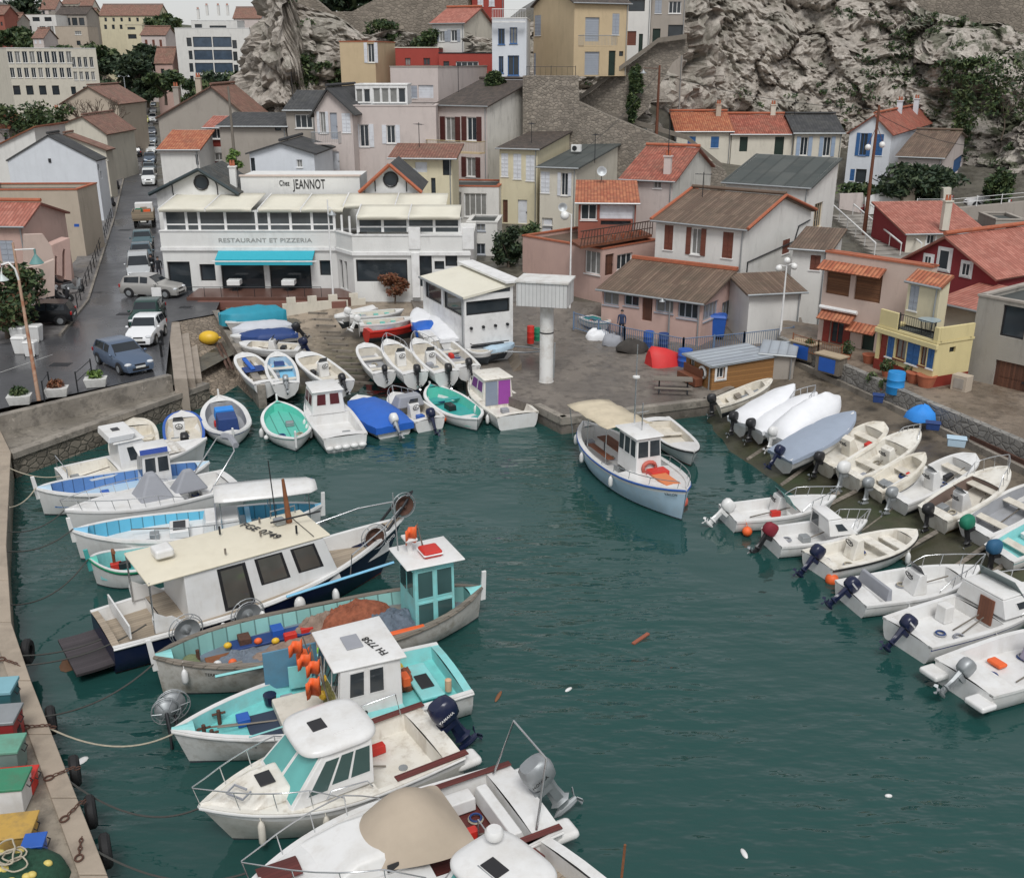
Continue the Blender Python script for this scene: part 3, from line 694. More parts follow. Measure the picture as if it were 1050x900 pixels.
def wg(face,kind,k,x0,y0,x1,y1,nx,ny,fx=.6,fy=.6,**op):
 r=[]
 for i in range(nx):
  for j in range(ny):
   W,H=(x1-x0)/nx,(y1-y0)/ny;cx,cy=x0+W*(i+.5),y0+H*(j+.5)
   r.append((face,kind,k,cx-W*fx/2,cy-H*fy/2,cx+W*fx/2,cy+H*fy/2,op))
 return r
F=lambda kind,k,*a,**op:('F',kind,k,*a,op)
RR=lambda kind,k,*a,**op:('R',kind,k,*a,op)
LL=lambda kind,k,*a,**op:('L',kind,k,*a,op)
# --- right of the restaurant, near row
H1=house('white two storey house with brown shutters behind the pink glazed veranda',('B4',362,366),('B4',718,402),70,S['white'],('gx',1.5,TB,.5),[F('sc','B4',393,392,428,492,sh=SHB),F('ws','B4',478,405,562,510,sh=SHB),F('sc','B4',625,420,667,525,sh=SHB),RR('sc','B4',865,450,893,505,sh=SHB)],pxb=832,zb=1.6)
def verge(t,rise,rf=.5,ov=.28):
 w_,d_,h_=t['w'],t['d'],t['h'];s1,s2=rise/(d_*rf),rise/(d_*(1-rf))
 for x in(-ov,w_+ov):m=MB();m.tube([(x,-ov,h_-ov*s1+.05),(x,d_*rf,h_+rise+.06),(x,d_+ov,h_-ov*s2+.05)],.11,6);m.build('verge_tiles',COPT,t)
verge(H1,1.5)
VE=house('pink glazed veranda with brown lean-to roof behind the blue fence',('B4',145,640),('B4',545,695),66.6,S['salmon'],('sb',1.25,TB),[F('w','B4',150,658,212,712,fr=SHG),F('w','B4',232,672,292,716,fr=SHG),F('d','B4',305,658,346,775),F('w','B4',358,668,430,742,fr=SHG),F('w','B4',447,690,528,766,fr=SHG),RR('w','B4',550,702,607,765,fr=SHG),RR('w','B4',624,690,684,755,fr=SHG)],d=4.6,zb=1.5,name='veranda',cat='veranda')
m=MB();m.bx(-.25,VE['w']+.25,VE['d']-.25,VE['d']+.1,VE['h']+1.2,VE['h']+1.4);m.build('flashing_tiles',COPT,VE)
house('salmon house with flat roof and wooden terrace left of the brown shuttered house',('B4',147,490),('B4',362,452),71,S['salmon'],('fl',.25,TB),[F('d','B4',158,508,192,592),F('w','B4',205,506,266,568),LL('w','B4',76,492,138,588)],d=8,zb=1.5,trim=COPT,sidewall=None)
house('brown rooftop hut with tile roof and white roller blind',('B4',52,298),('B4',282,302),75,S['brick'],('sb',.9,TO),[F('w','B4',60,308,125,372),F('r','B4',136,306,275,368,sh=SHW),F('h','B4',140,375,260,392)],d=6,zb=5.0,yaw=-4,name='rooftop_hut')
house('house with wide red tile roof and stained white side wall',('B4',227,203),('B4',428,212),81,S['rose'],('gx',1.9,TR,.55),[F('w','B4',350,215,382,246)],d=13,zb=2.5,sidewall=S['grubby'],chim=[(.8,.1,.3,S['rose'])])
house('white house with grey felt shed roof above the brown shuttered house',('B4',640,216),('B4',972,236),80,S['white'],('sb',1.6,TG),[F('w','B4',672,275,722,294,fr=SHB),RR('w','B4',990,305,1022,402,fr=S['ochre'])],pxb=858,zb=2,yaw=-34)
house('small white annex with brown shed roof beside the lane',('B4',735,660),('B4',942,640),63,S['white'],('sb',.6,TB),[],d=3,zb=1.7,yaw=12,name='annex')
house('white corner house with terracotta eave and brown shutter behind the lamp post',('B5',130,285),('B5',270,300),66,S['white'],('sb',.5,TB),[F('sc','B5',197,318,238,378,sh=SHB)],d=6,zb=1.8,yaw=-25)
# --- row along the lane
HP=house('pink house with bamboo blinds and red shuttered window on the lane',('B5',262,306),('B5',685,368),58,S['blush'],('fl',.3,TR),[F('r','B5',262,372,357,478,sh=BLIND),F('r','B5',375,390,482,504,sh=BLIND),F('ws','B5',246,565,362,672,sh=SHR,fr=SHR),F('d','B5',400,622,450,745,sh=SHGN)],d=.6,zb=2.2)
HY=house('yellow house with blue shutters and roof terrace at the end of the lane',('B5',470,602),('B5',703,672),53.5,S['yellow'],('fl',.1,TG),[F('d','B5',470,632,503,742,sh=SHR),F('sc','B5',503,630,532,726,sh=SHBL),F('w','B5',536,636,580,735,fr=SHB),F('sc','B5',582,650,634,755,sh=SHBL),F('w','B5',636,660,662,760,fr=SHB),F('sc','B5',664,672,700,772,sh=SHBL),RR('h','B5',753,683,777,705)],pxb=998,zb=2.2,trim=S['yellow'],plinth=(.55,SHR))
house('burgundy gable house with three white framed windows',('G',402,445),('G',900,540),62,S['burg'],('gy',1.75,TP,.45),[F('sf','G',517,432,556,480),F('sf','G',592,397,652,508,mull=False),F('sf','G',718,470,764,540)],d=9,zb=2)
house('burgundy and cream house with tile roof and white shutter behind the gable house',('G',422,305),('G',836,290),77,S['cream'],('sb',1.5,TP),[F('sf','G',528,320,570,370),F('sc','G',660,295,737,333,sh=BLIND)],d=6,zb=2.4,yaw=6,sidewall=S['burg'],chim=[(.48,.02,.9,S['cream'])])
house('low red tiled shed between the yellow house and the ruin',('B5',712,496),('B5',890,535),56,S['cream'],('sb',.55,TP),[],d=4,zb=2,name='tiled_shed',cat='shed')
HG=house('grey crumbling house with open upper floor and boarded brown door',('B5',870,480),('B5',1120,545),51,S['dgrey'],('fl',.2,TG),[F('h','B5',960,500,1060,650),F('d','B5',925,745,1060,880)],d=7,zb=2.1,yaw=-52)
house('grey arched garage on the upper road',('G',900,240),('G',1060,232),80,S['grey'],('fl',.15,TG),[F('h','G',950,275,1030,320)],d=4,zb=3,yaw=-5,name='garage',cat='garage')
# --- second row under the cliff
house('cream house with orange roof and two blue shutters',('4',-82,425),('4',96,432),112,S['cream'],('gx',1.7,TO,.5),[F('sc','3',875,545,907,587,sh=SHBL),F('sc','3',968,545,1000,590,sh=SHBL)],d=9,zb=5,yaw=0,chim=[(.85,.4,1.2,S['beige'])],sidewall=S['cool'])
house('cream house with red roof and two dark doors beside the blue shuttered one',('4',98,434),('4',302,436),112,S['cream'],('gx',1.7,TR,.5),[F('d','4',122,447,148,495,sh=SHGN),F('d','4',235,447,265,530,sh=SHGN)],d=9,zb=5,yaw=0,chim=[(.78,.5,1.4)])
house('cream house with slate roof and two pale blue shuttered windows',('4',304,430),('4',458,428),111.5,S['cream'],('gx',1.6,TS,.5),[F('ws','4',305,447,360,508,sh=SHLB),F('ws','4',380,447,434,510,sh=SHLB)],d=8,zb=4,yaw=0)
house('white house with bright red roof and blue shutters under the cliff',('4',482,428),('4',620,436),106,S['cool'],('gy',1.7,TR,.55),[F('ws','4',500,435,552,508,sh=SHBL,fr=SHBL),F('sc','4',562,438,590,508,sh=SHBL),F('h','4',500,552,535,596),F('sc','4',482,552,497,590,sh=SHBL)],pxb=976,zb=3.5,yaw=-30,chim=[(.6,.45,1.3),(.7,.75,1.3)])
house('beige house with brown roof and blue door behind the pine',('4',640,508),('4',785,516),101,S['rose'],('gx',1.7,TB,.5),[RR('d','4',820,515,846,560,sh=SHBL),RR('h','4',815,600,868,628)],pxb=1013,zb=3.4,yaw=-28)
# --- middle cluster
house('tall house with dark red french shutters and stained white gable',('2',805,415),('2',1008,418),95,S['rose'],('gx',2.0,TD,.5),[F('ws','2',820,467,905,562,sh=SHDR),F('ws','2',905,467,990,562,sh=SHDR),F('ws','2',905,628,985,705,sh=SHDR),F('h','2',838,628,880,720)],pxb=583,zb=3,yaw=-28,sidewall=S['grubby'])
house('narrow yellow house with three white shutters',('3',125,588),('3',277,594),89,S['paley'],('sb',1.4,TD),[F('sc','3',132,612,160,705),F('sc','3',180,614,212,715),F('sc','3',230,619,265,722),F('d','3',138,797,158,888),F('d','3',198,797,235,892,sh=SHW)],pxb=604,zb=3,yaw=-18)
house('narrow cream house with grey shed roof and white shutters',('3',287,662),('3',432,672),86.5,S['cream'],('sb',1.7,TG),[F('sc','3',290,685,325,770),F('ws','3',355,690,414,780),F('d','B3',800,286,842,366,sh=SHW),F('w','3',300,872,335,898)],pxb=660,zb=2.6,yaw=-20)
house('white house with sliding glass front and flat roof above the terrace wall',('B3',402,160),('B3',628,160),89,S['white'],('fl',.1,TR),[F('w','B3',412,182,480,285,mull=False),F('w','B3',490,188,580,282)],d=5,zb=3,yaw=-6)
house('small white block with two grey windows beside the round bush',('B3',500,304),('B3',622,304),83,S['white'],('fl',.1,TG),[F('w','B3',537,310,574,338,fr=SHG),F('w','B3',537,388,574,432,fr=SHG)],d=4,zb=2,yaw=-5,trim=S['white'],name='white_block',cat='building')
house('pale yellow house with brown tile roof and bracketed eaves',('2',640,622),('2',868,620),84,S['paley'],('sb',.75,tiles('brown_pink_tiles',(.2,.085,.06),(.3,.14,.1),lich=.5)),[F('r','2',722,647,770,688,sh=SHW),F('h','2',832,626,885,700),F('h','2',786,710,804,780)],d=3.6,zb=3,yaw=-6,ov=.5)
house('rose house with white barge board gable and small balcony',('2',318,438),('2',470,440),91,S['rose'],('gy',1.9,TS,.4),[F('ws','2',330,447,378,532),F('d','2',384,450,412,556,sh=SHG),F('sc','2',430,452,464,530),F('h','2',350,605,368,650),F('d','2',388,605,420,680,sh=SHW)],d=8,zb=3,yaw=-8,ov=.45)
house('grey rose house with flat terrace and white shutters',('2',474,424),('2',804,424),92,S['rose'],('fl',.4,TG),[F('ws','2',480,497,560,586),F('ws','2',588,500,664,572)],d=9,zb=3,yaw=0,trim=S['rose'])
house('white rooftop veranda with many glass panes',('2',482,340),('2',690,340),93.5,WHITE,('fl',.05,WHITE),wg('F','w','2',484,352,545,412,2,1,.85,.9,mull=False)+wg('F','w','2',552,348,686,414,4,1,.88,.9,mull=False),d=4,zb=atD(360,108,93.5).z,yaw=0,name='glass_veranda',cat='veranda',trim=WHITE)
house('pale block with white roller shutter behind the rooftop veranda',('2',622,268),('2',812,266),101,S['rose'],('fl',.2,TG),[F('r','2',735,340,795,392,sh=SHW),F('sc','2',695,342,730,392,sh=SHG)],pxb=500,zb=6,yaw=-18)
house('ochre cube house with single white shuttered window',('2',420,168),('2',560,164),111,S['ochre'],('fl',.2,TR),[F('ws','2',517,172,575,250)],pxb=405,zb=7,yaw=-12)
house('red house with scalloped white parapet',('2',642,192),('2',816,192),113,S['red'],('fl',.2,TP),[F('w','2',682,232,704,262,fr=SHR),F('w','2',755,232,782,262,fr=SHR)],d=7,zb=8,yaw=0,trim=S['cream'])
house('dark red house with wide white window and roof terrace',('2',816,214),('2',1032,214),112,S['red'],('fl',.3,TP),[F('w','2',885,246,975,295),F('h','2',835,245,858,275)],d=7,zb=8,yaw=0,trim=IRON)
house('cream gable house with pink roof below the upper facades',('2',790,90),('2',916,86),119,S['white'],('gx',1.7,TP,.55),[F('ws','2',806,125,852,166,sh=SHG),F('ws','2',850,120,904,166,sh=SHG)],pxb=505,zb=9,yaw=-22,sidewall=S['cream'])
house('yellow facade with grey shutters at the top edge',('2',742,-60),('2',945,-60),133,S['ochre'],('gx',1.5,TB),wg('F','sc','2',750,-12,945,50,4,1,.5,.8,sh=SHG),d=7,zb=12,yaw=0)
house('red facade with white shutters at the top edge',('2',948,-60),('2',1075,-60),132,S['red'],('gx',1.5,TB),wg('F','sc','2',960,-15,1050,30,2,1,.5,.8),d=7,zb=12,yaw=0)
house('narrow white house with bright blue windows',('3',95,75),('3',233,75),101,S['cool'],('fl',.1,TG),[F('w','3',120,115,146,178,fr=SHBL),F('w','3',166,110,196,175,fr=SHBL),F('w','3',122,225,141,292,fr=SHBL),F('w','3',158,222,203,302,fr=SHBL)],d=7,zb=6,yaw=-4,trim=S['white'])
house('big ochre yellow house with grey roller shutters and green door',('3',425,5),('3',640,5),101,S['ochre'],('gx',2,TD,.5),[F('r','3',467,70,523,166,sh=SHG),F('sc','3',575,55,603,140,sh=SHG),F('r','3',465,207,523,300,sh=SHG),F('d','3',560,203,587,303,sh=SHGN),F('h','3',602,205,619,225),LL('sc','3',265,62,290,143,sh=SHG),LL('sc','3',250,213,270,303,sh=SHG)],d=9.5,zb=atD(590,79,101).z,yaw=24)
house('white house with red brown shutters above the stone ramp',('3',630,-60),('3',733,-60),113,S['white'],('gx',1.5,TB),[F('r','3',627,125,670,182,sh=SHB),F('h','3',640,0,705,46),F('d','3',680,136,696,218,sh=SHGN)],d=6,zb=12,yaw=0)
house('grey house with white window above the stone ramp',('3',735,-60),('3',872,-60),114,S['grey'],('gx',1.5,TB),[F('w','3',800,5,850,55),F('h','3',797,100,856,155),F('d','3',735,115,766,187,sh=SHGN),F('sc','3',745,2,772,55,sh=SHG)],d=6,zb=13,yaw=0)
# --- behind the restaurant, towards the street
house('broad grey gable wall house above the parked cars',('D',165,295),('D',862,215),106,S['grey'],('gy',3.0,TF,.62),[],d=9,zb=2.5,yaw=0,chim=[(.2,.1,1.5,S['grey']),(.45,.12,2.4,S['beige'])])
house('small white house with ribbed orange roof beside the street',('D',178,542),('D',472,542),92,S['white'],('sb',1.3,TO),[F('h','D',505,590,570,670)],d=5,zb=2.2,yaw=0)
house('white stair tower house with red framed windows',('D',530,375),('D',672,380),97,S['white'],('sb',.8,TP),[F('w','D',572,390,660,470,fr=WHITE),F('r','D',576,475,656,530,sh=SHR),F('w','D',600,575,668,635),F('r','D',602,640,680,690,sh=SHR),F('h','D',510,592,578,672)],d=4,zb=2.2,yaw=0)
house('long grey house with lean-to roof and one small vent window',('2',-60,500),('2',206,435),95,S['grey'],('sb',.9,TS),[F('h','2',163,503,188,522)],d=6,zb=2.2,yaw=-2)
house('grey house with white framed window and slate roof',('2',206,435),('2',322,432),94,S['grey'],('sb',1.5,TS),[F('w','2',243,457,313,512)],d=6,zb=2.2,yaw=-2)
house('low white house with grey roof behind the sign wall',('2',60,606),('2',318,600),85,S['cool'],('gy',.8,TS,.5),[F('w','2',250,637,272,668),F('h','2',60,630,84,690)],d=7,zb=2.2,yaw=-3)
# --- west side of the street
house('long beige blank wall building with terracotta coping and blue street plate',('E',-200,40),('E',592,38),82,S['beige'],('fl',.3,TO),[],pxb=99,zb=2.2,yaw=2,name='beige_building',cat='building')
house('pink house with tile roof and grey shutter at the left edge',('E',-160,292),('E',168,305),69,S['pink'],('gx',1.1,TP,.4),[F('sc','E',5,425,108,590,sh=SHG)],d=6,zb=2.1,yaw=-4)
house('white gable house with dark roof edge facing the harbour',('C',55,552),('C',738,540),99,S['cool'],('gy',2.3,TS,.5),[F('h','C',374,545,394,575),RR('h','C',752,590,764,640),RR('h','C',775,640,785,700)],pxb=108,zb=2.6,yaw=0,ov=.12)
house('cream house with orange coping behind the white gable house',('C',300,470),('C',812,495),114,S['cream'],('gy',1.6,TF,.42),[RR('w','C',818,520,826,560)],pxb=113.5,zb=2.8,yaw=0)
house('long cream house with red tile ridge',('C',275,345),('C',815,385),128,S['cream'],('gy',2.0,TF,.7),[],d=10,zb=3,yaw=0,chim=[(.25,.2,1.4)])
house('low white house with sloping red edge',('C',-80,465),('C',285,470),110,S['white'],('sr',2.2,TO),[],d=8,zb=3,yaw=0)
house('pink cottage with small orange roof at the far left',('C',-60,310),('C',60,312),125,S['rose'],('gx',1.2,TO),[F('h','C',35,370,66,412)],d=6,zb=3,yaw=0)
house('tall bare beige gable house on the west side of the street',('C',467,118),('C',905,130),152,S['beige'],('gy',2.4,TF,.52),[],d=12,zb=3,yaw=0)
# --- far hillside
SCH=house('long white school building with rows of tall windows',('A',45,372),('A',735,436),178,S['cream'],('fl',.3,TG),wg('F','w','A',52,396,560,487,9,1,.74,1,mull=True)+wg('F','w','A',545,440,728,520,4,1,.66,1)+wg('F','w','A',70,522,560,600,9,1,.66,1)+wg('F','w','A',560,552,740,618,4,1,.66,1)+wg('F','h','A',80,650,480,740,4,1,.55,.8)+wg('F','h','A',520,660,800,735,3,1,.4,.8),d=14,zb=5,yaw=36,name='school',cat='school',trim=WHITE)
BGL=glass('blue_grey_glass',(.05,.075,.11),.1)
AP=house('white apartment block with blue glazed balconies',('A2',482,205),('A2',1020,222),233,S['white'],('fl',.4,TG),[F('h','A2',570,272,605,335),F('h','A2',585,365,612,428),F('h','A2',590,455,618,518),F('h','A2',595,545,620,580),F('h','A2',898,290,930,350),F('h','A2',904,372,935,438),F('h','A2',910,466,942,528),F('h','A2',918,556,950,590)]+wg('F','h','A2',612,266,895,340,2,1,.95,1,pane=BGL)+wg('F','h','A2',620,360,900,432,2,1,.95,1,pane=BGL)+wg('F','h','A2',628,453,906,524,2,1,.95,1,pane=BGL)+wg('F','h','A2',634,543,910,590,2,1,.95,1,pane=BGL),d=13,zb=6,yaw=0,name='apartment_block',cat='apartment block',trim=WHITE)
house('white penthouse storey with roof vents on the apartment block',('A2',600,150),('A2',930,160),237,S['white'],('fl',.2,TG),[F('h','A2',628,175,680,205),F('h','A2',735,185,855,215)],d=7,zb=atD(215,33,237).z,yaw=0,name='penthouse',trim=WHITE,cat='penthouse',chim=[(.1,.4,1.2),(.3,.4,2),(.55,.4,2),(.75,.4,2)])
far=[('long yellow hillside house with pink tile roof',('A2',-60,110),('A2',365,140),300,S['paley'],('gx',3,TF),wg('F','h','A2',-40,125,360,160,7,1,.3,.8)+wg('F','h','A2',-40,175,350,215,7,1,.35,.8),9,8),('pink villa with balcony on the wooded slope',('A2',240,250),('A2',415,250),262,S['rose'],('gx',2,TF),wg('F','sc','A2',255,280,410,345,3,1,.35,.8,sh=SHB),9,9),('small red house below the pink villa',('A2',340,450),('A2',465,450),235,S['salmon'],('gx',3.2,TF),[F('h','A2',385,495,410,530)],7,6),('white modern villa with flat roof on the hill',('A',120,115),('A',425,130),268,S['white'],('fl',.3,TG),wg('F','h','A',130,200,250,240,2,1,.8,.9)+wg('F','w','A',300,200,420,270,2,1,.8,.9)+wg('F','h','A',140,130,415,170,3,1,.6,.8),9,8),('grey house with dark pergola terrace on the hill',('A',430,110),('A',660,118),275,S['grey'],('gx',2,TD),wg('F','h','A',440,135,655,200,4,1,.75,.9),9,10),('beige block below the pergola house',('A',420,205),('A',670,225),262,S['beige'],('fl',.3,TG),[F('h','A',590,315,620,350),F('w','A',575,240,625,270)],7,5),('cream block with balconies right of the yellow hillside house',('A',960,195),('A',1090,205),285,S['paley'],('fl',.3,TG),[F('h','A',980,210,1040,230),F('h','A',985,265,1050,300)],7,6),('pale tower house far up the hill',('A',470,30),('A',600,30),380,S['cream'],('gx',2,TF),wg('F','h','A',480,40,590,80,3,1,.4,.8),9,20),('grey hillside house with red roof near the top edge',('A',300,70),('A',420,75),330,S['rose'],('gx',3,TF),wg('F','h','A',310,80,410,115,2,1,.4,.8),9,12),('white corner house at the top left',('A',-60,-20),('A',120,-10),300,S['white'],('fl',.3,TG),wg('F','h','A',10,0,100,40,2,1,.5,.8),9,14),('orange house partly out of frame on the left slope',('A',-80,110),('A',25,115),255,S['brick'],('gx',2,TF),[F('h','A',5,170,20,200)],8,8),('terraced grey house between hillside trees',('A',30,165),('A',130,170),262,S['grey'],('gx',2,TF),wg('F','h','A',40,180,120,215,2,1,.4,.8),8,8),('pale house with red roof behind the apartment block',('A2',905,130),('A2',1100,120),300,S['rose'],('gx',3,TF),[F('h','A2',960,150,985,175)],9,8),('low tan house right of the yellow hillside house',('A2',365,225),('A2',480,228),290,S['beige'],('fl',.3,TG),[F('h','A2',380,235,410,250)],8,8),('cream house with red roof at the skyline beside the tower house',('A',610,62),('A',700,66),360,S['cream'],('gx',3,TF),wg('F','h','A',615,72,695,100,3,1,.35,.8),8,14),('small ochre house tucked under the skyline houses',('A',640,118),('A',712,120),310,S['ochre'],('gx',2,TF),wg('F','h','A',645,130,708,160,2,1,.35,.8),8,10),('narrow grey block left of the pergola house',('A',372,92),('A',440,96),300,S['grey'],('fl',.3,TG),wg('F','h','A',378,105,436,190,2,3,.5,.6),8,10),('rose house with pale shutters above the school roof',('A',250,290),('A',330,296),235,S['rose'],('gx',2,TF),wg('F','sc','A',256,306,326,340,2,1,.4,.8),8,8),('white garage house at the head of the street',('A2',245,655),('A2',330,660),300,S['white'],('gx',1.2,TF),[F('h','A2',262,680,300,720)],6,3),('grey wall house at the street bend',('A2',395,610),('A2',520,580),240,S['grey'],('fl',.2,TG),[],8,4),('beige yard building left of the street head',('A2',90,630),('A2',220,640),255,S['grey'],('fl',.2,TG),[F('h','A2',130,720,200,760)],8,4)]
for lb,a,b,D,wl,rf_,wn,d,zb in far:house(lb,a,b,D,wl,rf_,wn,d=d,zb=zb,yaw=0 if D!=300 else-2,gutter=False)
# ---------------------------------------------------------------- boats
CRN=random.Random(21)
def lerp(a,b,t):return a+(b-a)*t
LINER=pm('pale_liner',(.66,.62,.54),.5,var=.08,grime=.45,gcol=(.3,.26,.2),gs=2)
LINERG=pm('grey_liner',(.36,.37,.39),.5,var=.15,grime=.4)
BULW=planks('blue_bulwark',(.12,.26,.56),.42,0,.08)
BULWL=planks('light_blue_bulwark',(.13,.5,.72),.42,0,.08)
BULWT=planks('aqua_bulwark',(.28,.55,.52),.45,0,.12)
class Boat:
 def __init__(s,label,bow,stern,B,kind='dinghy',f=.55,fb=.8,z0=0,z1=None,hull=None,stripe=None,bottom=None,group='moored boats',name='boat',cat='boat',rake=.35,bt=.82,rail=None,ns=19,band=.14,rubc=None):
  z1=z0 if z1 is None else z1
  Bw,St=at(bow[0],bow[1],z1+fb),at(stern[0],stern[1],z0+f)
  d=Bw-St;s.L=math.hypot(d.x,d.y);s.B=B;s.kind=kind;s.f=f;s.fb=fb;s.bt=bt
  pitch=-math.atan2(z1-z0,s.L)
  s.root=thing(name,label,cat,(St.x,St.y,z0),0,group);s.root.rotation_euler=(0,pitch,math.atan2(d.y,d.x))
  s.rake=rake*(1 if kind!='pointu' else.4);s.N=ns
  hull=hull or GEL;s.hm=hull;stripe=stripe or hull
  m=MB();rings=[]
  for i in range(ns+1):
   t=i/ns;b,z=s.half(t),s.sheer(t);q=max(0,(t-.4)/.6);k=1-.5*q**1.5
   if kind=='pointu':k=1-.45*abs(2*t-1)**2
   half=[(b,z),(b*.985,z-band),(b*lerp(.96,.8,q),z*.5),(b*.88*k,.07),(b*.6*k*k,-.2),(0.0,-.4)]
   r=[]
   for side in(1,-1):
    hh=half if side==1 else half[-2::-1]
    for(y,zz)in hh:r.append((s.sx(t,zz),side*y,zz))
   rings.append(r)
  rm=[1,0,0,2,2,2,2,0,0,1]
  m.loft(rings,False,rowm=rm)
  if kind!='pointu':m.face([V(p)for p in rings[0]],0)
  m.build('hull',[hull,stripe,bottom or ANTI],s.root,55)
  s.mats=(hull,stripe)
  if rubc:
   m=MB()
   for sd in(1,-1):m.tube([(s.sx(i/ns,s.sheer(i/ns)),sd*(s.half(i/ns)+.015),s.sheer(i/ns)-.05)for i in range(ns+1)],.045,6)
   m.build('rubbing_strake',rubc,s.root,60)
 def sx(s,t,z):
  zs=s.sheer(t);e=s.rake*(1-z/zs)*(max(0,t)**4)
  e2=s.rake*(1-z/zs)*(1-t)**6 if s.kind=='pointu' else 0
  return t*s.L-e+e2
 def half(s,t):
  t=min(max(t,0),1)
  if s.kind=='pointu':return max(.012,s.B/2*max(0,1-abs(2*t-1)**2.7)**.85)
  if t<.42:return s.B/2*lerp(s.bt,1,math.sin(math.pi/2*t/.42))
  q=min(1,(t-.42)/.58)
  e,p={'dinghy':(2.6,.72),'cruiser':(2.2,.95),'round':(3.4,.55)}[s.kind]
  return max(.012,s.B/2*max(0,1-q**e)**p)
 def sheer(s,t):
  q=max(0,(t-.25)/.75);z=s.f+(s.fb-s.f)*q*q
  if s.kind=='pointu':z=s.f+(s.fb-s.f)*max(0,(t-.4)/.6)**2+(s.fb-s.f)*.55*max(0,(.45-t)/.45)**2
  return z
 def top(s,wells=(),deck=None,well=None,floor=None,gw=.13,rim=None,camber=.05,drop=.0):
  deck=deck or GEL;well=well or LINER;floor=floor or well;rim=rim or deck
  ts=sorted({*[i/s.N for i in range(s.N+1)],*[x for w_ in wells for x in w_[:2]]})
  inn=lambda t:max(.008,s.half(t)-gw)
  r=MB()
  for sd in(1,-1):
   o=[(t*s.L,sd*(s.half(t)+.03),s.sheer(t)+.02)for t in ts];i_=[(t*s.L,sd*inn(t),s.sheer(t)+.02)for t in ts]
   lo=[(t*s.L,sd*(s.half(t)+.03),s.sheer(t)-.07)for t in ts];li=[(t*s.L,sd*inn(t),s.sheer(t)-.07)for t in ts]
   rr_=[[lo[k],o[k],i_[k],li[k]]if sd==1 else[li[k],i_[k],o[k],lo[k]]for k in range(len(ts))]
   r.loft(rr_,True)
  r.build('gunwale',rim,s.root,40)
  WL={x:MB()for x in wells};DK=[];dk=None
  for a,b in zip(ts,ts[1:]):
   c=(a+b)/2;wl=[x for x in wells if x[0]<=c<=x[1]]
   za,zb=s.sheer(a)-drop,s.sheer(b)-drop
   if wl:
    zf=wl[0][2];k=.93;w_=WL[wl[0]];dk=None
    for sd in(1,-1):
     q=[(a*s.L,sd*inn(a),za),(b*s.L,sd*inn(b),zb),(b*s.L,sd*inn(b)*k,zf),(a*s.L,sd*inn(a)*k,zf)]
     w_.face(q if sd==1 else q[::-1],0)
    w_.face([(a*s.L,-inn(a)*k,zf),(b*s.L,-inn(b)*k,zf),(b*s.L,inn(b)*k,zf),(a*s.L,inn(a)*k,zf)],1)
   else:
    if dk is None:dk=MB();DK.append(dk)
    for u0,u1 in((-1,-.5),(-.5,0),(0,.5),(.5,1)):
     cz=lambda u:camber*(1-u*u)*s.B/2
     dk.face([(a*s.L,u0*inn(a),za+cz(u0)),(b*s.L,u0*inn(b),zb+cz(u0)),(b*s.L,u1*inn(b),zb+cz(u1)),(a*s.L,u1*inn(a),za+cz(u1))])
  for x in wells:
   w_=WL[x]
   for t,fl in((x[0],0),(x[1],1)):
    z=s.sheer(t)-drop;i_=inn(t);q=[(t*s.L,-i_*.93,x[2]),(t*s.L,i_*.93,x[2]),(t*s.L,i_,z),(t*s.L,-i_,z)]
    w_.face(q if fl==0 else q[::-1],0)
  for w_ in WL.values():w_.build('well',[well,floor],s.root)
  for dk in DK:dk.build('deck',deck,s.root,60)
  s.well=wells[0]if wells else None
  for x in wells:
   if x[1]-x[0]<.3 or s.B<1.2:continue
   for k in range(CRN.choice((2,3,3,4))):
    t=CRN.uniform(x[0]+.04,x[1]-.12);y=CRN.uniform(-.55,.55)*inn(t);X_=t*s.L;z=x[2]+.01;ty=CRN.choice('trobbr')
    if ty=='t':s.box('fuel_tank',X_-.2,X_+.2,.13,z,z+.24,0,0,.02,CRN.choice((RED,DARK,RED)),y,.03)
    elif ty=='b':s.box('tackle_box',X_-.17,X_+.17,.2,z,z+.22,0,0,.01,CRN.choice((BLUE,GALV,GREYC,GALV,WHITE,GREYC)),y,.02)
    elif ty=='o':s.tub('oar',[(X_,y,z+.05),(min(x[1]*s.L-.1,X_+1.8),y*.6,z+.3)],.025,OLDW)
    else:
     for q in range(2):m=MB();r0=.17-.03*q;m.tube([(X_+r0*math.cos(a),y+r0*math.sin(a),z+.03+.04*q)for a in[2*math.pi*i/12 for i in range(12)]],.028,5,closed=True);m.build('rope_coil',CRN.choice((ROPE,GREYC,NAVYT)),s.root)
  return s
 def stem(s,mat=None,h=.35,both=False):
  for t,sg in((1,1),(0,-1))if both else((1,1),):
   m=MB();x=t*s.L;z=s.sheer(t)
   m.hexa([(x-.12,-.05,z-.5),(x+.06,-.05,z-.5),(x+.06,.05,z-.5),(x-.12,.05,z-.5)],[(x-.08+sg*.08,-.045,z+h),(x+.07+sg*.08,-.045,z+h),(x+.07+sg*.08,.045,z+h),(x-.08+sg*.08,.045,z+h)])
   m.build('stem_post',mat or GEL,s.root,bevel=.015)
  return s
 def bench(s,*ts,z=None,mat=None,w_=.3):
  for t in ts:
   zz=z if z is not None else s.sheer(t)-.16;b=s.half(t)-.12
   m=MB();m.bx(t*s.L-w_/2,t*s.L+w_/2,-b,b,zz-.06,zz);m.build('bench',mat or LINER,s.root,bevel=.012)
  return s
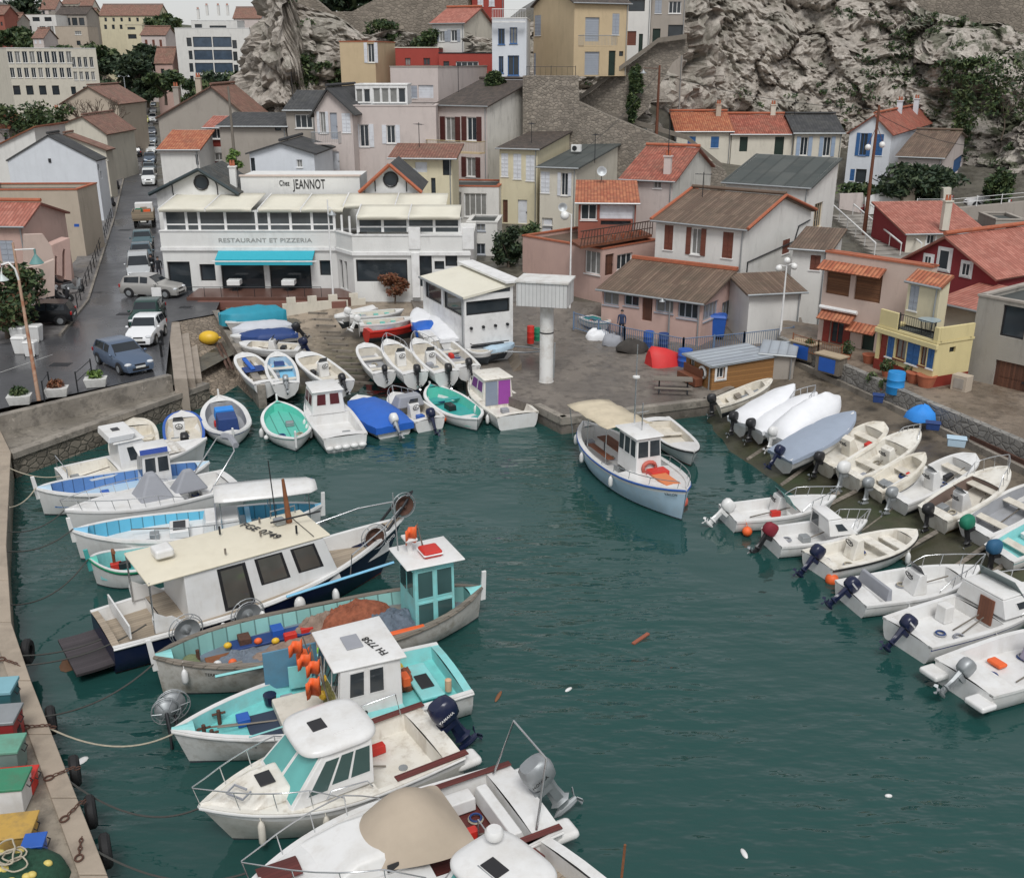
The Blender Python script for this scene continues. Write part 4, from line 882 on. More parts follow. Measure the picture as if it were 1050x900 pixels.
 def console(s,t,y=0,zf=.15,w_=.55,h=.75,mat=None,screen=True):
  x=t*s.L;m=MB()
  m.hexa([(x-.25,y-w_/2,zf),(x+.3,y-w_/2,zf),(x+.3,y+w_/2,zf),(x-.25,y+w_/2,zf)],[(x-.08,y-w_/2,zf+h),(x+.18,y-w_/2,zf+h*1.08),(x+.18,y+w_/2,zf+h*1.08),(x-.08,y+w_/2,zf+h)])
  o=m.build('console',mat or GEL,s.root,bevel=.03)
  s.wheel(x-.26,y,zf+h*.85,o)
  if screen:
   m=MB();m.slab([(x+.1,y-w_/2,zf+h),(x+.1,y+w_/2,zf+h),(x-.06,y+w_/2-.06,zf+h+.3),(x-.06,y-w_/2+.06,zf+h+.3)],.015);m.build('windscreen',glass('smoked_glass',(.03,.035,.04)),o)
  return s
 def wheel(s,x,y,z,par):
  m=MB();a=.5
  m.tube([(x-math.sin(a)*.16*math.cos(k),y+.17*math.sin(k),z+math.cos(a)*.17*math.cos(k))for k in[2*math.pi*i/14 for i in range(14)]],.018,5,closed=True)
  for k in(0,2.09,4.19):m.tube([(x,y,z),(x-math.sin(a)*.16*math.cos(k),y+.17*math.sin(k),z+.15*math.cos(k))],.012,4)
  m.tube([(x,y,z),(x+.18,y,z-.05)],.02,5)
  m.build('steering_wheel',DARK,par)
 def rail(s,t0,t1,h=.4,n=3,inset=.06,mat=None,front=True,lean=.1):
  for a in((1,-1),):
   m=MB();P=[]
   for sd in(1,-1):
    seq=[t0+(t1-t0)*i/8 for i in range(9)]
    pp=[(t*s.L+lean*(t-t0)/(1-t0+.01),sd*max(.02,s.half(t)-inset),s.sheer(t)+h*min(1,.25+i*.4))for i,t in enumerate(seq)]
    P.append(pp)
    for i in range(0,9,max(1,8//n)):
     q=pp[i];t=seq[i];m.tube([(t*s.L-.03,sd*max(.02,s.half(t)-inset),s.sheer(t)),q],.013,5)
   if front:m.tube(P[0]+P[1][::-1],.017,6)
   else:m.tube(P[0],.017,6);m.tube(P[1],.017,6)
   m.build('bow_rail',mat or STEEL,s.root,60)
  return s
 def fender(s,t,sd,mat=None,r=.1,l=.5,ball=False):
  m=MB();y=sd*(s.half(t)+r*.9);z=s.sheer(t)-.15
  if ball:m.ell((t*s.L,y,z-r),r,r,r)
  else:m.lathe([(.02,-l),(r*.7,-l+.03),(r,-l+.12),(r,-.14),(r*.6,-.04),(.02,0)],8,(t*s.L,y,z))
  m.tube([(t*s.L,y,z),(t*s.L,sd*(s.half(t)-.05),s.sheer(t)+.03)],.012,4)
  m.build('fender',mat or GEL,s.root,50);return s
 def outboard(s,cowl=None,tilt=35,y=0,k=1.,leg=None,cover=None,text=None,z=None,x=-.1):
  cowl=cowl or DARK;leg=leg or cowl;zt=(s.f+.02)if z is None else z
  M_=Matrix.Translation((x,y,zt))@Matrix.Rotation(R(tilt),4,'Y')@Matrix.Diagonal((k,k,k,1))
  m=MB(M_);rr_=[]
  for zz,a,b,ox in((.08,.2,.15,-.14),(.14,.26,.19,-.15),(.32,.29,.2,-.16),(.48,.26,.185,-.15),(.56,.18,.13,-.13)):
   rr_.append([(ox+a*math.copysign(abs(math.cos(t))**.6,math.cos(t)),b*math.copysign(abs(math.sin(t))**.6,math.sin(t)),zz)for t in[2*math.pi*i/12 for i in range(12)]])
  m.loft(rr_);o=m.build('outboard_motor',cover or cowl,s.root,45)
  m=MB(M_)
  m.loft([[(-.17+a*c_,b*s__,zz)for c_,s__ in((1,0),(.5,1),(-.6,1),(-1,0),(-.6,-1),(.5,-1))]for zz,a,b in((.1,.14,.09),(-.25,.12,.07),(-.5,.14,.045),(-.56,.2,.09),(-.58,.13,.035),(-.78,.12,.03))])
  m.loft([[(xx,r_*math.cos(t),-.78+r_*math.sin(t))for t in[2*math.pi*i/8 for i in range(8)]]for xx,r_ in((.08,.01),(-.02,.06),(-.25,.075),(-.42,.05))])
  m.bx(-.2,.12,-.11,.11,-.1,.04);m.build('motor_leg',leg,o,40)
  m=MB(M_)
  for i in range(3):
   a=i*2.094+.4;c_,s__=math.cos(a),math.sin(a)
   m.slab([(-.4,.05*c_,-.78+.05*s__),(-.46,.17*math.cos(a-.4),-.78+.17*math.sin(a-.4)),(-.47,.19*c_,-.78+.19*s__),(-.42,.16*math.cos(a+.5),-.78+.16*math.sin(a+.5))],.015)
  m.build('propeller',STEEL if cowl is DARK else leg,o)
  if text:
   for sd in(1,-1):
    lettering(text,o,M_@V((-.4 if sd<0 else.08,sd*.212,.27)),M_.to_3x3()@V((-sd,0,0))if sd>0 else M_.to_3x3()@V((1,0,0)),M_.to_3x3()@V((0,0,1)),.085*k,WHITE if cowl is not GALV else BLACKT)
  return s
 def cover(s,mat,t0=0,t1=1,h=.35,name='tarpaulin',hang=.16,h0=None,bumps=.05,peak=.5):
  m=MB();n=16;rings=[]
  for i in range(n+1):
   t=t0+(t1-t0)*i/n;b=s.half(t)+.06;z=s.sheer(t);e=math.sin(math.pi*min(1,max(.0,i/n))**(1 if peak==.5 else peak))**.5
   hh=(h*e if h0 is None else lerp(h0,h,e))*min(1,b/(s.B*.3));r=[]
   x=t*s.L+(.08 if i==n else-.05 if i==0 else 0)
   for u in(-1,-1,-.75,-.4,0,.4,.75,1,1):
    k=len(r);zz=z+.03+hh*(1-abs(u)**1.7)+noise.noise((x*1.7,u*2.2,s.L*9))*bumps*2*(1-abs(u)*.5)
    if k in(0,8):zz=z-hang+noise.noise((x*2,u,s.B))*.06
    r.append((x,u*b*(1.02 if k in(0,8)else 1),zz))
   rings.append(r)
  m.loft(rings,False);m.face(rings[0][::-1]);m.face(rings[-1])
  m.build(name,mat,s.root,60);return s
 def box(s,name,x0,x1,wb,z0,z1,fr=0,ar=0,inw=0,mat=None,y=0,bevel=.04,parent=None,m2=None):
  m=MB();wt=wb-inw
  m.hexa([(x0,y-wb,z0),(x1,y-wb,z0),(x1,y+wb,z0),(x0,y+wb,z0)],[(x0+ar,y-wt,z1),(x1-fr,y-wt,z1),(x1-fr,y+wt,z1),(x0+ar,y+wt,z1)])
  return m.build(name,mat or GEL,parent or s.root,bevel=bevel)
 def cabin(s,x0,x1,wb,z0,z1,fr=.5,ar=0,inw=.12,mat=None,roofm=None,front=((.06,.48,.35,.9),(.52,.94,.35,.9)),side=((.1,.45,.4,.85),(.52,.9,.4,.85)),aft=(),over=(.12,.12,.08),th=.07,frame=None,pane=None,roofname='cabin_roof',fpane=None,rnd_=0):
  c=s.box('cabin',x0,x1,wb,z0,z1,fr,ar,inw,mat,bevel=.03);wt=wb-inw
  Q={'front':[(x1,-wb,z0),(x1,wb,z0),(x1-fr,wt,z1),(x1-fr,-wt,z1)],'starboard':[(x0,-wb,z0),(x1,-wb,z0),(x1-fr,-wt,z1),(x0+ar,-wt,z1)],'port':[(x1,wb,z0),(x0,wb,z0),(x0+ar,wt,z1),(x1-fr,wt,z1)],'aft':[(x0,wb,z0),(x0,-wb,z0),(x0+ar,-wt,z1),(x0+ar,wt,z1)]}
  for k,wl in(('front',front),('starboard',side),('port',[(1-b,1-a,c_,d_)for a,b,c_,d_ in side]),('aft',aft)):
   for a,b,c_,d_ in wl:
    m=MB();m.slab(sub(Q[k],a-.02,b+.02,c_-.03,d_+.03,.015),.02);o=m.build('window',frame or GEL,c,bevel=.008,seg=1)
    m=MB();m.slab(sub(Q[k],a,b,c_,d_,.022),.012);m.build('pane',(fpane if k=='front' and fpane else pane)or GLASS,o)
  m=MB();a,b,w_=x0+ar-over[0],x1-fr+over[1],wt+over[2]
  if rnd_:
   cx,hx=(a+b)/2,(b-a)/2;S_=lambda v,e:math.copysign(abs(v)**e,v)
   m.loft([[(cx+hx*k*S_(math.cos(t),.5),w_*k*S_(math.sin(t),.5),z1+dz)for t in[2*math.pi*i/40 for i in range(40)]]for k,dz in((.93,-.03),(1,.02),(1,.09),(.95,.15),(.8,.2),(.5,.235),(.05,.25))])
   m.build(roofname,roofm or mat or GEL,s.root,50);s.Q=Q;return s
  m.loft([[(a,-w_,z1+.01),(b,-w_*.94,z1+.01),(b,w_*.94,z1+.01),(a,w_,z1+.01)],[(a,-w_,z1+th),(b,-w_*.94,z1+th),(b,w_*.94,z1+th),(a,w_,z1+th)],[(a+.15,-w_*.8,z1+th+.06),(b-.15,-w_*.75,z1+th+.06),(b-.15,w_*.75,z1+th+.06),(a+.15,w_*.8,z1+th+.06)]])
  m.build(roofname,roofm or mat or GEL,s.root,bevel=.04)
  s.Q=Q;return s
 def tub(s,name,pts,r,mat=None,n=6,closed=False):m=MB();m.tube(pts,r,n,closed=closed);m.build(name,mat or STEEL,s.root,60);return s
 def text(s,txt,t,sd,size=.2,dz=-.3,mat=None,fwd=None):
  a,b=(t,t+.05)if sd<0 else(t,t-.05)
  p=V((a*s.L,sd*(s.half(a)+.02),s.sheer(a)+dz));q=V((b*s.L,sd*(s.half(b)+.02),s.sheer(b)+dz))
  lettering(txt,s.root,p,q-p,(0,0,1),size,mat or BLACKT);return s
NT_='boats moored along the harbour edge';SL_='boats laid up on the slipway';RP_='boats laid up on the right-hand ramp';RW_='motorboats moored below the ramp';LW_='boats rafted along the left quay'
# --- back row afloat
b=Boat('cream open dinghy moored bow-in below the stone-faced quay',(136,428),(138,470),2.2,'round',hull=CREAM,group=NT_,rubc=IVORY);b.top([(.06,.8,.12)],CREAM,CREAM).bench(.3,.62).console(.45,.35,.12,screen=False).outboard(DARK,30)
b=Boat('white dinghy with blue gunwale and dark tilted outboard',(186,421),(190,456),1.9,'round',stripe=BLUE,group=NT_);b.top([(.08,.8,.12)],GEL,LINER,rim=BLUE,gw=.1).bench(.3).console(.52,.2).outboard(DARK,62)
b=Boat('white pointu with royal blue engine cover and blue stripe',(224,405),(239,448),2.3,'pointu',.62,.95,stripe=BLUE,group=NT_,rubc=WHITE);b.top([(.1,.86,.2)],GEL,LINERG,LINERG,gw=.2).stem(both=True,h=.3)
b.box('engine_cover',b.L*.3,b.L*.52,.52,.2,.95,.08,.04,.06,NAVYT);b.box('engine_cover_flap',b.L*.53,b.L*.66,.5,.5,1.0,.1,0,.05,pm('bright_blue_canvas',(.03,.25,.72),.7,bump=.4,bs=5))
b=Boat('mint green pointu with flat decked inside and white rail',(284,411),(303,452),2.25,'pointu',.6,.9,stripe=MINT,group=NT_,rubc=WHITE);b.top([(.05,.95,.42)],MINT,MINT,planks('mint_planks',(.13,.56,.45),.5,1,.06),gw=.12,rim=WHITE).stem(both=True,h=.35)
for t,sd in((.3,1),(.5,1),(.3,-1),(.5,-1)):b.fender(t,sd,ball=t==.3,r=.12)
b=Boat('white cabin boat with two dark red rear windows facing the harbour',(322,399),(354,447),2.35,'cruiser',.75,1.05,group=NT_,bt=.9);b.top([(.06,.5,.25)],GEL,GEL).cabin(b.L*.5,b.L*.8,.85,.7,1.95,.45,0,.12,aft=((.14,.42,.45,.9),(.56,.86,.45,.9)),pane=pm('red_curtain',(.09,.015,.02),.25)).rail(.62,1,.45)
b.text('P 50991',.0,-1,.01);[b.fender(.3+.1*k,sd)for k in range(3)for sd in(1,-1)]
for k in range(5):m=MB();m.ell((-.1,-.8+k*.4,.25),.12,.2,.12);m.build('fender',GEL,b.root,60)
b=Boat('boat under a bright blue tarpaulin with white tilted outboard',(366,405),(404,436),2.3,'dinghy',.6,.85,group=NT_);b.top([(.1,.8,.15)]).cover(BLUET,-.02,.86,.38,hang=.3).outboard(GEL,45,leg=GALV)
b=Boat('small white motorboat with grey canvas over its windscreen',(403,402),(441,430),2.,'dinghy',.6,.85,group=NT_);b.top([(.08,.62,.15)]).rail(.7,1,.35).console(.42).outboard(NAVY,30)
b.box('canvas_cover',b.L*.48,b.L*.7,.8,.62,1.25,.25,.1,.2,GREYC,bevel=.1);b.fender(.12,-1,ORANGE,ball=True,r=.16)
b=Boat('white open barquette with teal painted inside',(441,394),(490,431),2.2,'pointu',.62,.85,stripe=GEL,group=NT_,rubc=WHITE);b.top([(.06,.93,.2)],TEAL,MINT,TEAL,gw=.12,rim=WHITE).bench(.7,mat=TEAL).stem(h=.15)
b.box('engine_box',b.L*.5,b.L*.62,.22,.2,.5,0,0,.03,DARK);b.box('stern_thwart',b.L*.12,b.L*.24,.45,.42,.47,0,0,0,GEL,bevel=.01);[b.fender(t,-1)for t in(.3,.62)];[b.fender(t,1)for t in(.4,.65)]
b=Boat('white cabin boat with grey and purple cabin curtain',(485,384),(531,425),2.45,'cruiser',.75,1.05,group=NT_,bt=.92);b.top([(.05,.42,.3)],IVORY,IVORY).cabin(b.L*.42,b.L*.74,.85,.7,1.85,.45,0,.1,IVORY,pane=pm('purple_curtain',(.16,.03,.2),.5)).rail(.68,1,.5)
for y,mt in((-.36,'purple_cloth'),(.36,'grey_cloth')):m=MB();m.slab([(b.L*.42-.03,y+.35,.45),(b.L*.42-.03,y-.35,.45),(b.L*.42-.03,y-.33,1.75),(b.L*.42-.03,y+.33,1.75)],.02);m.build('cabin_curtain',pm(mt,(.3,.06,.33)if y<0 else(.22,.26,.33),.8,bump=.4,bs=8),b.root)
[b.fender(t,sd)for t in(.15,.4,.6)for sd in(1,-1)]
# --- slipway
def dinghy(label,bow,stern,B,z0,z1,group=SL_,hull=None,well=None,floor=None,kind='round',f=.5,fb=.68,benches=(.25,.6),wells=((.08,.84,.14),),**kw):
 q=Boat(label,bow,stern,B,kind,f,fb,z0,z1,hull=hull,group=group,rubc=kw.pop('rubc',None),**kw);q.top(wells,hull or GEL,well or LINER,floor)
 if benches:q.bench(*benches)
 return q
zs_=lambda y:1.9-(y-305)*.0145+.22
b=dinghy('white dinghy with folded blue awning on the cobbled slip',(248,361),(273,392),1.65,zs_(392),zs_(366),well=LINER,stripe=BLUE);b.box('folded_awning',b.L*.45,b.L*.95,.14,.5,.62,0,0,.03,BLUET,bevel=.05,y=.1);b.box('awning_flap',b.L*.42,b.L*.6,.6,.44,.5,0,0,.05,NAVYT)
b=dinghy('pale blue dinghy with white gunwale beside the blue awning boat',(283,360),(293,393),1.7,zs_(393),zs_(364),well=PALEB,floor=SKYB,hull=GEL,stripe=SKYB,kind='dinghy');b.box('blue_cushion',b.L*.62,b.L*.76,.3,.44,.52,0,0,.04,NAVYT)
b.outboard(GALV,50,k=.8)
b=dinghy('white centre console dinghy pointing down the slip with black outboard',(309,360),(350,392),1.85,zs_(392),zs_(362));b.console(.45,0,.14).outboard(DARK,40,k=.85)
b=Boat('boat under a turquoise tarpaulin, nearest the restaurant terrace',(225,322),(287,316),1.8,'dinghy',.75,.95,zs_(318),group=SL_);b.top().cover(TURQT,0,.98,.4,hang=.7)
b=dinghy('narrow white skiff beside the turquoise tarpaulin',(231,330),(288,322),1.3,zs_(326),None,kind='dinghy');b.bench(.4)
b=Boat('skiff under a wrinkled silver tarpaulin',(239,337),(296,331),1.4,'dinghy',.5,.62,zs_(333),group=SL_);b.top().cover(SILVT,0,1,.35,hang=.3)
b=Boat('dinghy under a dark navy tarpaulin with outboard',(236,344),(303,340),1.4,'dinghy',.5,.62,zs_(341),group=SL_);b.top().cover(NAVYT,0,.84,.3,hang=.2).outboard(DARK,35,k=.9)
b=dinghy('white tender with dark outboard lying across the slip',(245,351),(309,356),1.75,zs_(356),zs_(352));b.console(.45,0,.14).outboard(NAVY,25,k=.95)
b.box('seat_box',b.L*.25,b.L*.33,.3,.14,.55,0,0,.03,DARK);b.text('AB 2021',.55,-1,.01)
b=dinghy('small white dinghy with grey bench cushions on the right slip',(373,351),(394,382),1.6,zs_(382),zs_(354),floor=LINERG);b.outboard(DARK,40,k=.75)
b=dinghy('white centre console boat with bow rail, second on the right slip',(396,347),(426,382),1.75,zs_(382),zs_(350),kind='dinghy',f=.6,fb=.85,benches=(.2,));b.console(.5,0,.14).rail(.66,1,.35).outboard(DARK,10,k=.9)
b=dinghy('white centre console boat with bow rail, nearest the kiosk corner',(425,346),(458,381),1.75,zs_(381),zs_(350),kind='dinghy',f=.6,fb=.85,benches=(.2,));b.console(.5,0,.14).rail(.66,1,.4).outboard(DARK,10,k=.9)
b=dinghy('round nosed white dinghy with black outboard against the kiosk',(445,344),(480,376),1.75,zs_(376),zs_(350),floor=LINERG);b.outboard(DARK,35,k=.85)
b=dinghy('bright red rowing boat on the slipway',(429,328),(375,338),1.5,zs_(333)-.1,None,hull=RED,well=RED,floor=LINERG,kind='dinghy',rubc=RED,stripe=RED)
b=dinghy('white tender with green seats beside the red boat',(423,325),(368,331),1.5,zs_(326),None,kind='dinghy',benches=());b.bench(.2,.45,.65,mat=pm('sea_green_cushion',(.1,.42,.36),.6)).outboard(GEL,30,k=.8)
b=dinghy('white tender with green seats nearest the red shrub',(414,317),(358,323),1.5,zs_(318),None,kind='dinghy',benches=());b.bench(.25,.5,.7,mat=pm('sea_green_cushion',(.1,.42,.36),.6)).outboard(GEL,30,k=.8)
b=Boat('long white upturned skiff by the terrace steps',(343,325),(382,315),1.1,'dinghy',.45,.5,zs_(320),group=SL_);b.top(camber=.3)
b=Boat('white boat with blue band tarpaulin leaning by the kiosk wall',(427,316),(445,345),1.5,'dinghy',.55,.7,zs_(340),zs_(316),group=SL_);b.top().cover(WHITET,.5,1,.25).cover(BLUET,.25,.52,.3,hang=.4)
b=Boat('white covered tender between the kiosk and the blue banded boat',(444,322),(462,347),1.4,'dinghy',.55,.7,zs_(340),zs_(322),group=SL_);b.top().cover(WHITET,0,1,.3,hang=.2)
# --- excursion boat in the centre
b=Boat('pale blue and white excursion boat with cream canopy and little wheelhouse',(704,502),(598,437),2.9,'pointu',.95,1.45,hull=PALEB,stripe=GEL,group=None,rake=.6,band=.22,rubc=BLUE,name='excursion_boat')
b.top([(.06,.62,.5)],GEL,GEL,GEL,gw=.18,drop=.06)
b.cabin(b.L*.5,b.L*.68,.62,.9,2.55,.12,0,.06,front=((.06,.46,.5,.92),(.54,.94,.5,.92)),side=((.06,.3,.5,.92),(.37,.63,.5,.92),(.7,.94,.5,.92)),over=(.2,.12,.14))
m=MB();x=b.L*.68;m.tube([(x+.02-.01*0,.3*math.cos(a),1.25+.26*math.sin(a))for a in[-.9+i*.5 for i in range(11)]],.09,8);m.build('lifebuoy',pm('faded_red',(.5,.12,.09),.6),b.root,60)
m=MB();q=[(b.L*.06,-1.15,2.35),(b.L*.5,-1.15,2.5),(b.L*.5,1.15,2.5),(b.L*.06,1.15,2.35)]
n=10;rings=[[(lerp(b.L*.05,b.L*.49,i/n),y*1.1,lerp(2.3,2.5,i/n)+.1*(1-y*y)-.07*math.sin(math.pi*i/n*3)**2)for y in(-1,-.5,0,.5,1)]for i in range(n+1)];m.loft(rings,False)
o=m.build('canopy',pm('cream_canvas',(.62,.54,.4),.85,var=.15,bump=.4,bs=3,grime=.3,gcol=(.3,.25,.18)),b.root,60);sm=o.modifiers.new('thick','SOLIDIFY');sm.thickness=.03
for x in(.07,.28,.47):
 for y in(-1.05,1.05):b.tub('canopy_pole',[(b.L*x,y*(.8 if x<.1 else 1),.7),(b.L*x,y,2.35)],.022)
b.box('table',b.L*.22,b.L*.44,.3,1.15,1.2,mat=BROWNW,bevel=.01);b.box('seat',b.L*.22,b.L*.44,.16,.85,.9,mat=BROWNW,y=-.62,bevel=.01)
for x in(.24,.42):b.tub('table_leg',[(b.L*x,0,.5),(b.L*x,0,1.15)],.03,IRON)
b.box('hatch',b.L*.73,b.L*.82,.4,1.05,1.2,mat=GEL);b.box('orange_cushion',b.L*.76,b.L*.9,.34,1.2,1.3,mat=pm('orange_canvas',(.62,.2,.08),.8),bevel=.04);b.box('red_crate',b.L*.71,b.L*.77,.42,1.1,1.36,mat=RED,y=.1)
b.tub('mast',[(b.L*.5,.15,2.5),(b.L*.5,.15,6.2)],[.045,.02]).tub('radar_pole',[(b.L*.6,0,2.6),(b.L*.6,0,3.9)],.03);b.tub('yard',[(b.L*.6,-.3,3.5),(b.L*.6,.3,3.5)],.02)
m=MB();m.lathe([(.02,0),(.16,.03),(.16,.1),(.02,.14)],10,(b.L*.5,.15,4.7));m.build('radar_dome',GEL,b.root,40)
b.rail(.5,.97,.35,4,front=False,mat=GALV);[b.fender(t,sd)for t in(.1,.3,.62)for sd in(-1,1)];b.text('VALLON',.93,-1,.14,-.3)
m=MB();m.ell((0,0,0),.28,.28,.3,12,8);m.tube([(0,0,.28),(0,0,.36)],.06);o=m.build('mooring_buoy',pm('faded_orange',(.68,.15,.1),.6,var=.15),None,60);o.location=at(699,514,.12);tag(o,'red orange buoy hanging under the bow of the excursion boat','buoy')
b=Boat('small white sailing dinghy behind the excursion boat',(712,463),(672,428),1.7,'dinghy',.55,.85,group=NT_,stripe=GEL,bottom=ANTIR,rubc=DARK);b.top([(.1,.7,.2)]).bench(.35)
# --- right-hand ramp
b=dinghy('cream open boat with wooden thwarts, first on the right ramp beside the wooden cabin',(800,386),(738,412),1.58,.75,1.85,RP_,CREAM,CREAM,kind='dinghy',rubc=IVORY);b.bench(.4,mat=OLDW).outboard(DARK,15,k=.85)
def covered(label,bow,stern,B,z0,z1,mat,h=.35,hang=.2,cowl=DARK,tilt=20,**k):
 q=Boat(label,bow,stern,B,'dinghy',.55,.75,z0,z1,group=RP_,**k);q.top([(.08,.7,.2)]).cover(mat,0,1,h,hang=hang).outboard(cowl,tilt,k=.85);return q
covered('slim boat under a smooth white cover next to the cream open boat',(819,392),(758,430),1.41,.7,1.8,WHITET,.25)
b=covered('white covered boat with bow rail and black outboard',(844,400),(777,437),1.54,.6,1.8,WHITET,.3);b.rail(.7,1,.4)
b=covered('tall white shrink wrapped motorboat with wrapped outboard',(866,404),(798,446),1.76,.6,1.8,WHITET,.85,.25,GEL,25,bottom=NAVY)
b=covered('long boat under a flat blue grey tarpaulin',(882,420),(803,466),1.85,.55,1.8,pm('blue_grey_tarpaulin',(.3,.35,.43),.6,var=.08,bump=.4,bs=3),.16,.12,NAVY,50)
b=dinghy('cream open boat with steering console, right of the blue grey tarpaulin',(914,429),(846,472),1.72,.55,1.8,RP_,CREAM,IVORY,kind='round',rubc=IVORY,benches=(.72,));b.console(.42,.0,.14,mat=CREAM,screen=False).outboard(DARK,30,k=.85)
b=dinghy('ivory open boat with console and white tilted outboard',(951,436),(872,484),1.8,.5,1.8,RP_,IVORY,IVORY,kind='dinghy',f=.6,fb=.8,benches=(.3,),wells=((.07,.68,.15),));b.console(.5,-.2,.14,mat=IVORY,screen=False).outboard(GEL,25,leg=GALV).rail(.84,1,.2)
b=dinghy('short cream dinghy with white outboard between two larger boats',(960,459),(899,498),1.41,.5,1.7,RP_,CREAM,CREAM,kind='dinghy');b.box('red_bag',b.L*.55,b.L*.62,.1,.2,.4,0,0,.03,RED,y=-.2);b.outboard(GALV,25,k=.85)
b=dinghy('white open boat with forward console and grey outboard',(1008,462),(921,509),1.76,.5,1.75,RP_,GEL,GEL,kind='round',benches=(.75,));b.console(.45,0,.14).outboard(GALV,25,k=.85)
b=dinghy('cream boat with brown well sides and high bow rail',(1043,474),(960,525),1.85,.45,1.7,RP_,IVORY,pm('brown_liner',(.17,.12,.1),.6),LINER,kind='dinghy',f=.62,fb=.85,benches=(.66,),wells=((.1,.7,.15),),stripe=IVORY,bottom=pm('ochre_hull',(.28,.19,.07),.5));b.console(.36,0,.14).rail(.66,1,.5).outboard(DARK,15,k=.85)
b=dinghy('white boat with grey well and green covered outboard',(1088,489),(1002,541),1.85,.45,1.7,RP_,GEL,LINERG,LINERG,kind='dinghy',f=.62,fb=.82);b.outboard(DARK,5,cover=pm('green_canvas',(.01,.17,.1),.7),z=.75)
b=dinghy('white and pale teal boat with blue bagged outboard at the right edge',(1115,518),(1028,566),1.76,.4,1.6,RP_,GEL,AQUA,AQUA,kind='dinghy',stripe=AQUA);b.outboard(DARK,20,cover=pm('petrol_blue_canvas',(.02,.1,.2),.7))
# --- afloat below the ramp
def mboat(label,bow,stern,B,cowl,tilt=40,f=.55,fb=.85,kind='cruiser',well=((.1,.6,.2),),**k):
 cover=k.pop('cover',None);oy=k.pop('oy',0);txt_=k.pop('txt_',None);dk=k.pop('deck',GEL)
 q=Boat(label,bow,stern,B,kind,f,fb,group=RW_,bt=.9,**k);q.top(well,dk,dk).outboard(cowl,tilt,oy,.98,cover=cover,text=txt_);return q
b=mboat('white runabout with green tinted windscreen, farthest of the moored motorboats',(857,508),(746,526),1.9,GEL,45);b.console(.5,.35,.2,.6).rail(.6,1,.4);b.fender(.08,-1,ORANGE,ball=True,r=.2)
m=MB();m.slab([(b.L*.55,-.75,.75),(b.L*.55,.75,.75),(b.L*.49,.62,1.25),(b.L*.49,-.62,1.25)],.02);m.build('windscreen',glass('green_tinted_glass',(.1,.26,.24)),b.root)
b=mboat('white cuddy boat with dark red covered outboard',(889,533),(791,551),1.85,DARK,30,cover=pm('dark_red_canvas',(.2,.012,.025),.75));b.cabin(b.L*.5,b.L*.8,.78,.7,1.3,.7,-.05,.15,front=(),side=((.35,.75,.3,.75),),aft=((.1,.45,.1,.9),),over=(.02,.02,0)).rail(.7,1,.45)
b=mboat('ivory open boat with plank thwarts and navy outboard',(940,543),(838,574),1.85,NAVY,40,kind='dinghy',well=((.08,.88,.2),),stripe=IVORY,deck=IVORY,rubc=DARK);b.bench(.62,.78,z=.55,mat=IVORY,w_=.45).console(.4,.2,.2,mat=IVORY,screen=False).fender(.75,-1)
m=MB();m.ell((0,0,0),.24,.24,.24,12,8);m.tube([(0,0,.2),(0,0,.32)],.05);o=m.build('mooring_buoy',ORANGE,None,60);o.location=at(853,594,.1);tag(o,'bright orange buoy floating under the ivory plank boat','buoy')
b=mboat('white centre console boat with grey bench and blue outboard',(1006,580),(872,608),2.05,NAVY,50,txt_='YAMAHA',well=((.12,.8,.2),));b.console(.5,.1,.2,.7).rail(.55,1,.45,4).box('bench_back',b.L*.16,b.L*.2,.85,.5,.95,0,.08,.05,GREYC)
b.fender(.3,-1);b.tub('rail_post',[(b.L*.75,-.6,.8),(b.L*.75,-.6,1.4)],.02)
b=mboat('white motorboat with navy stripe and varnished cabin door',(1080,596),(930,648),2.25,NAVY,45,f=.68,fb=1.0,stripe=pm('royal_blue_stripe',(.02,.05,.3),.4),txt_='YAMAHA',well=((.04,.48,.3),));b.cabin(b.L*.48,b.L*.85,1.0,.85,1.45,.9,0,.2,front=(),side=((.3,.6,.35,.7),),aft=(),over=(.0,.0,0)).rail(.6,1,.55)
b.box('cabin_door',b.L*.48-.05,b.L*.48,.28,.4,1.3,mat=BROWNW,y=-.25,bevel=.01);m=MB();m.slab([(b.L*.62,-.85,1.4),(b.L*.62,.85,1.4),(b.L*.56,.7,1.95),(b.L*.56,-.7,1.95)],.02);m.build('windscreen',glass('clear_glass',(.16,.2,.2)),b.root)
b.box('helm_seat',b.L*.3,b.L*.36,.22,.3,.9,0,0,.02,GEL,y=.5);b.text('',.1,1);[b.fender(t,-1)for t in(.4,.65)]
b=mboat('white motorboat with silver outboard and purple grey seat cover',(1128,640),(988,694),2.35,GALV,50,f=.7,fb=1.05,well=((.16,.75,.25),));b.box('seat_cover',b.L*.5,b.L*.66,.5,.3,1.2,.15,.1,.15,pm('mauve_canvas',(.3,.28,.36),.8),bevel=.1).select_set(False)
b.box('orange_float',b.L*.32,b.L*.38,.25,.3,.42,mat=ORANGE,y=.5)
for sd in(1,-1):b.box('swim_step',-.5,.1,.35,.3,.5,mat=GEL,y=sd*.85,bevel=.08)
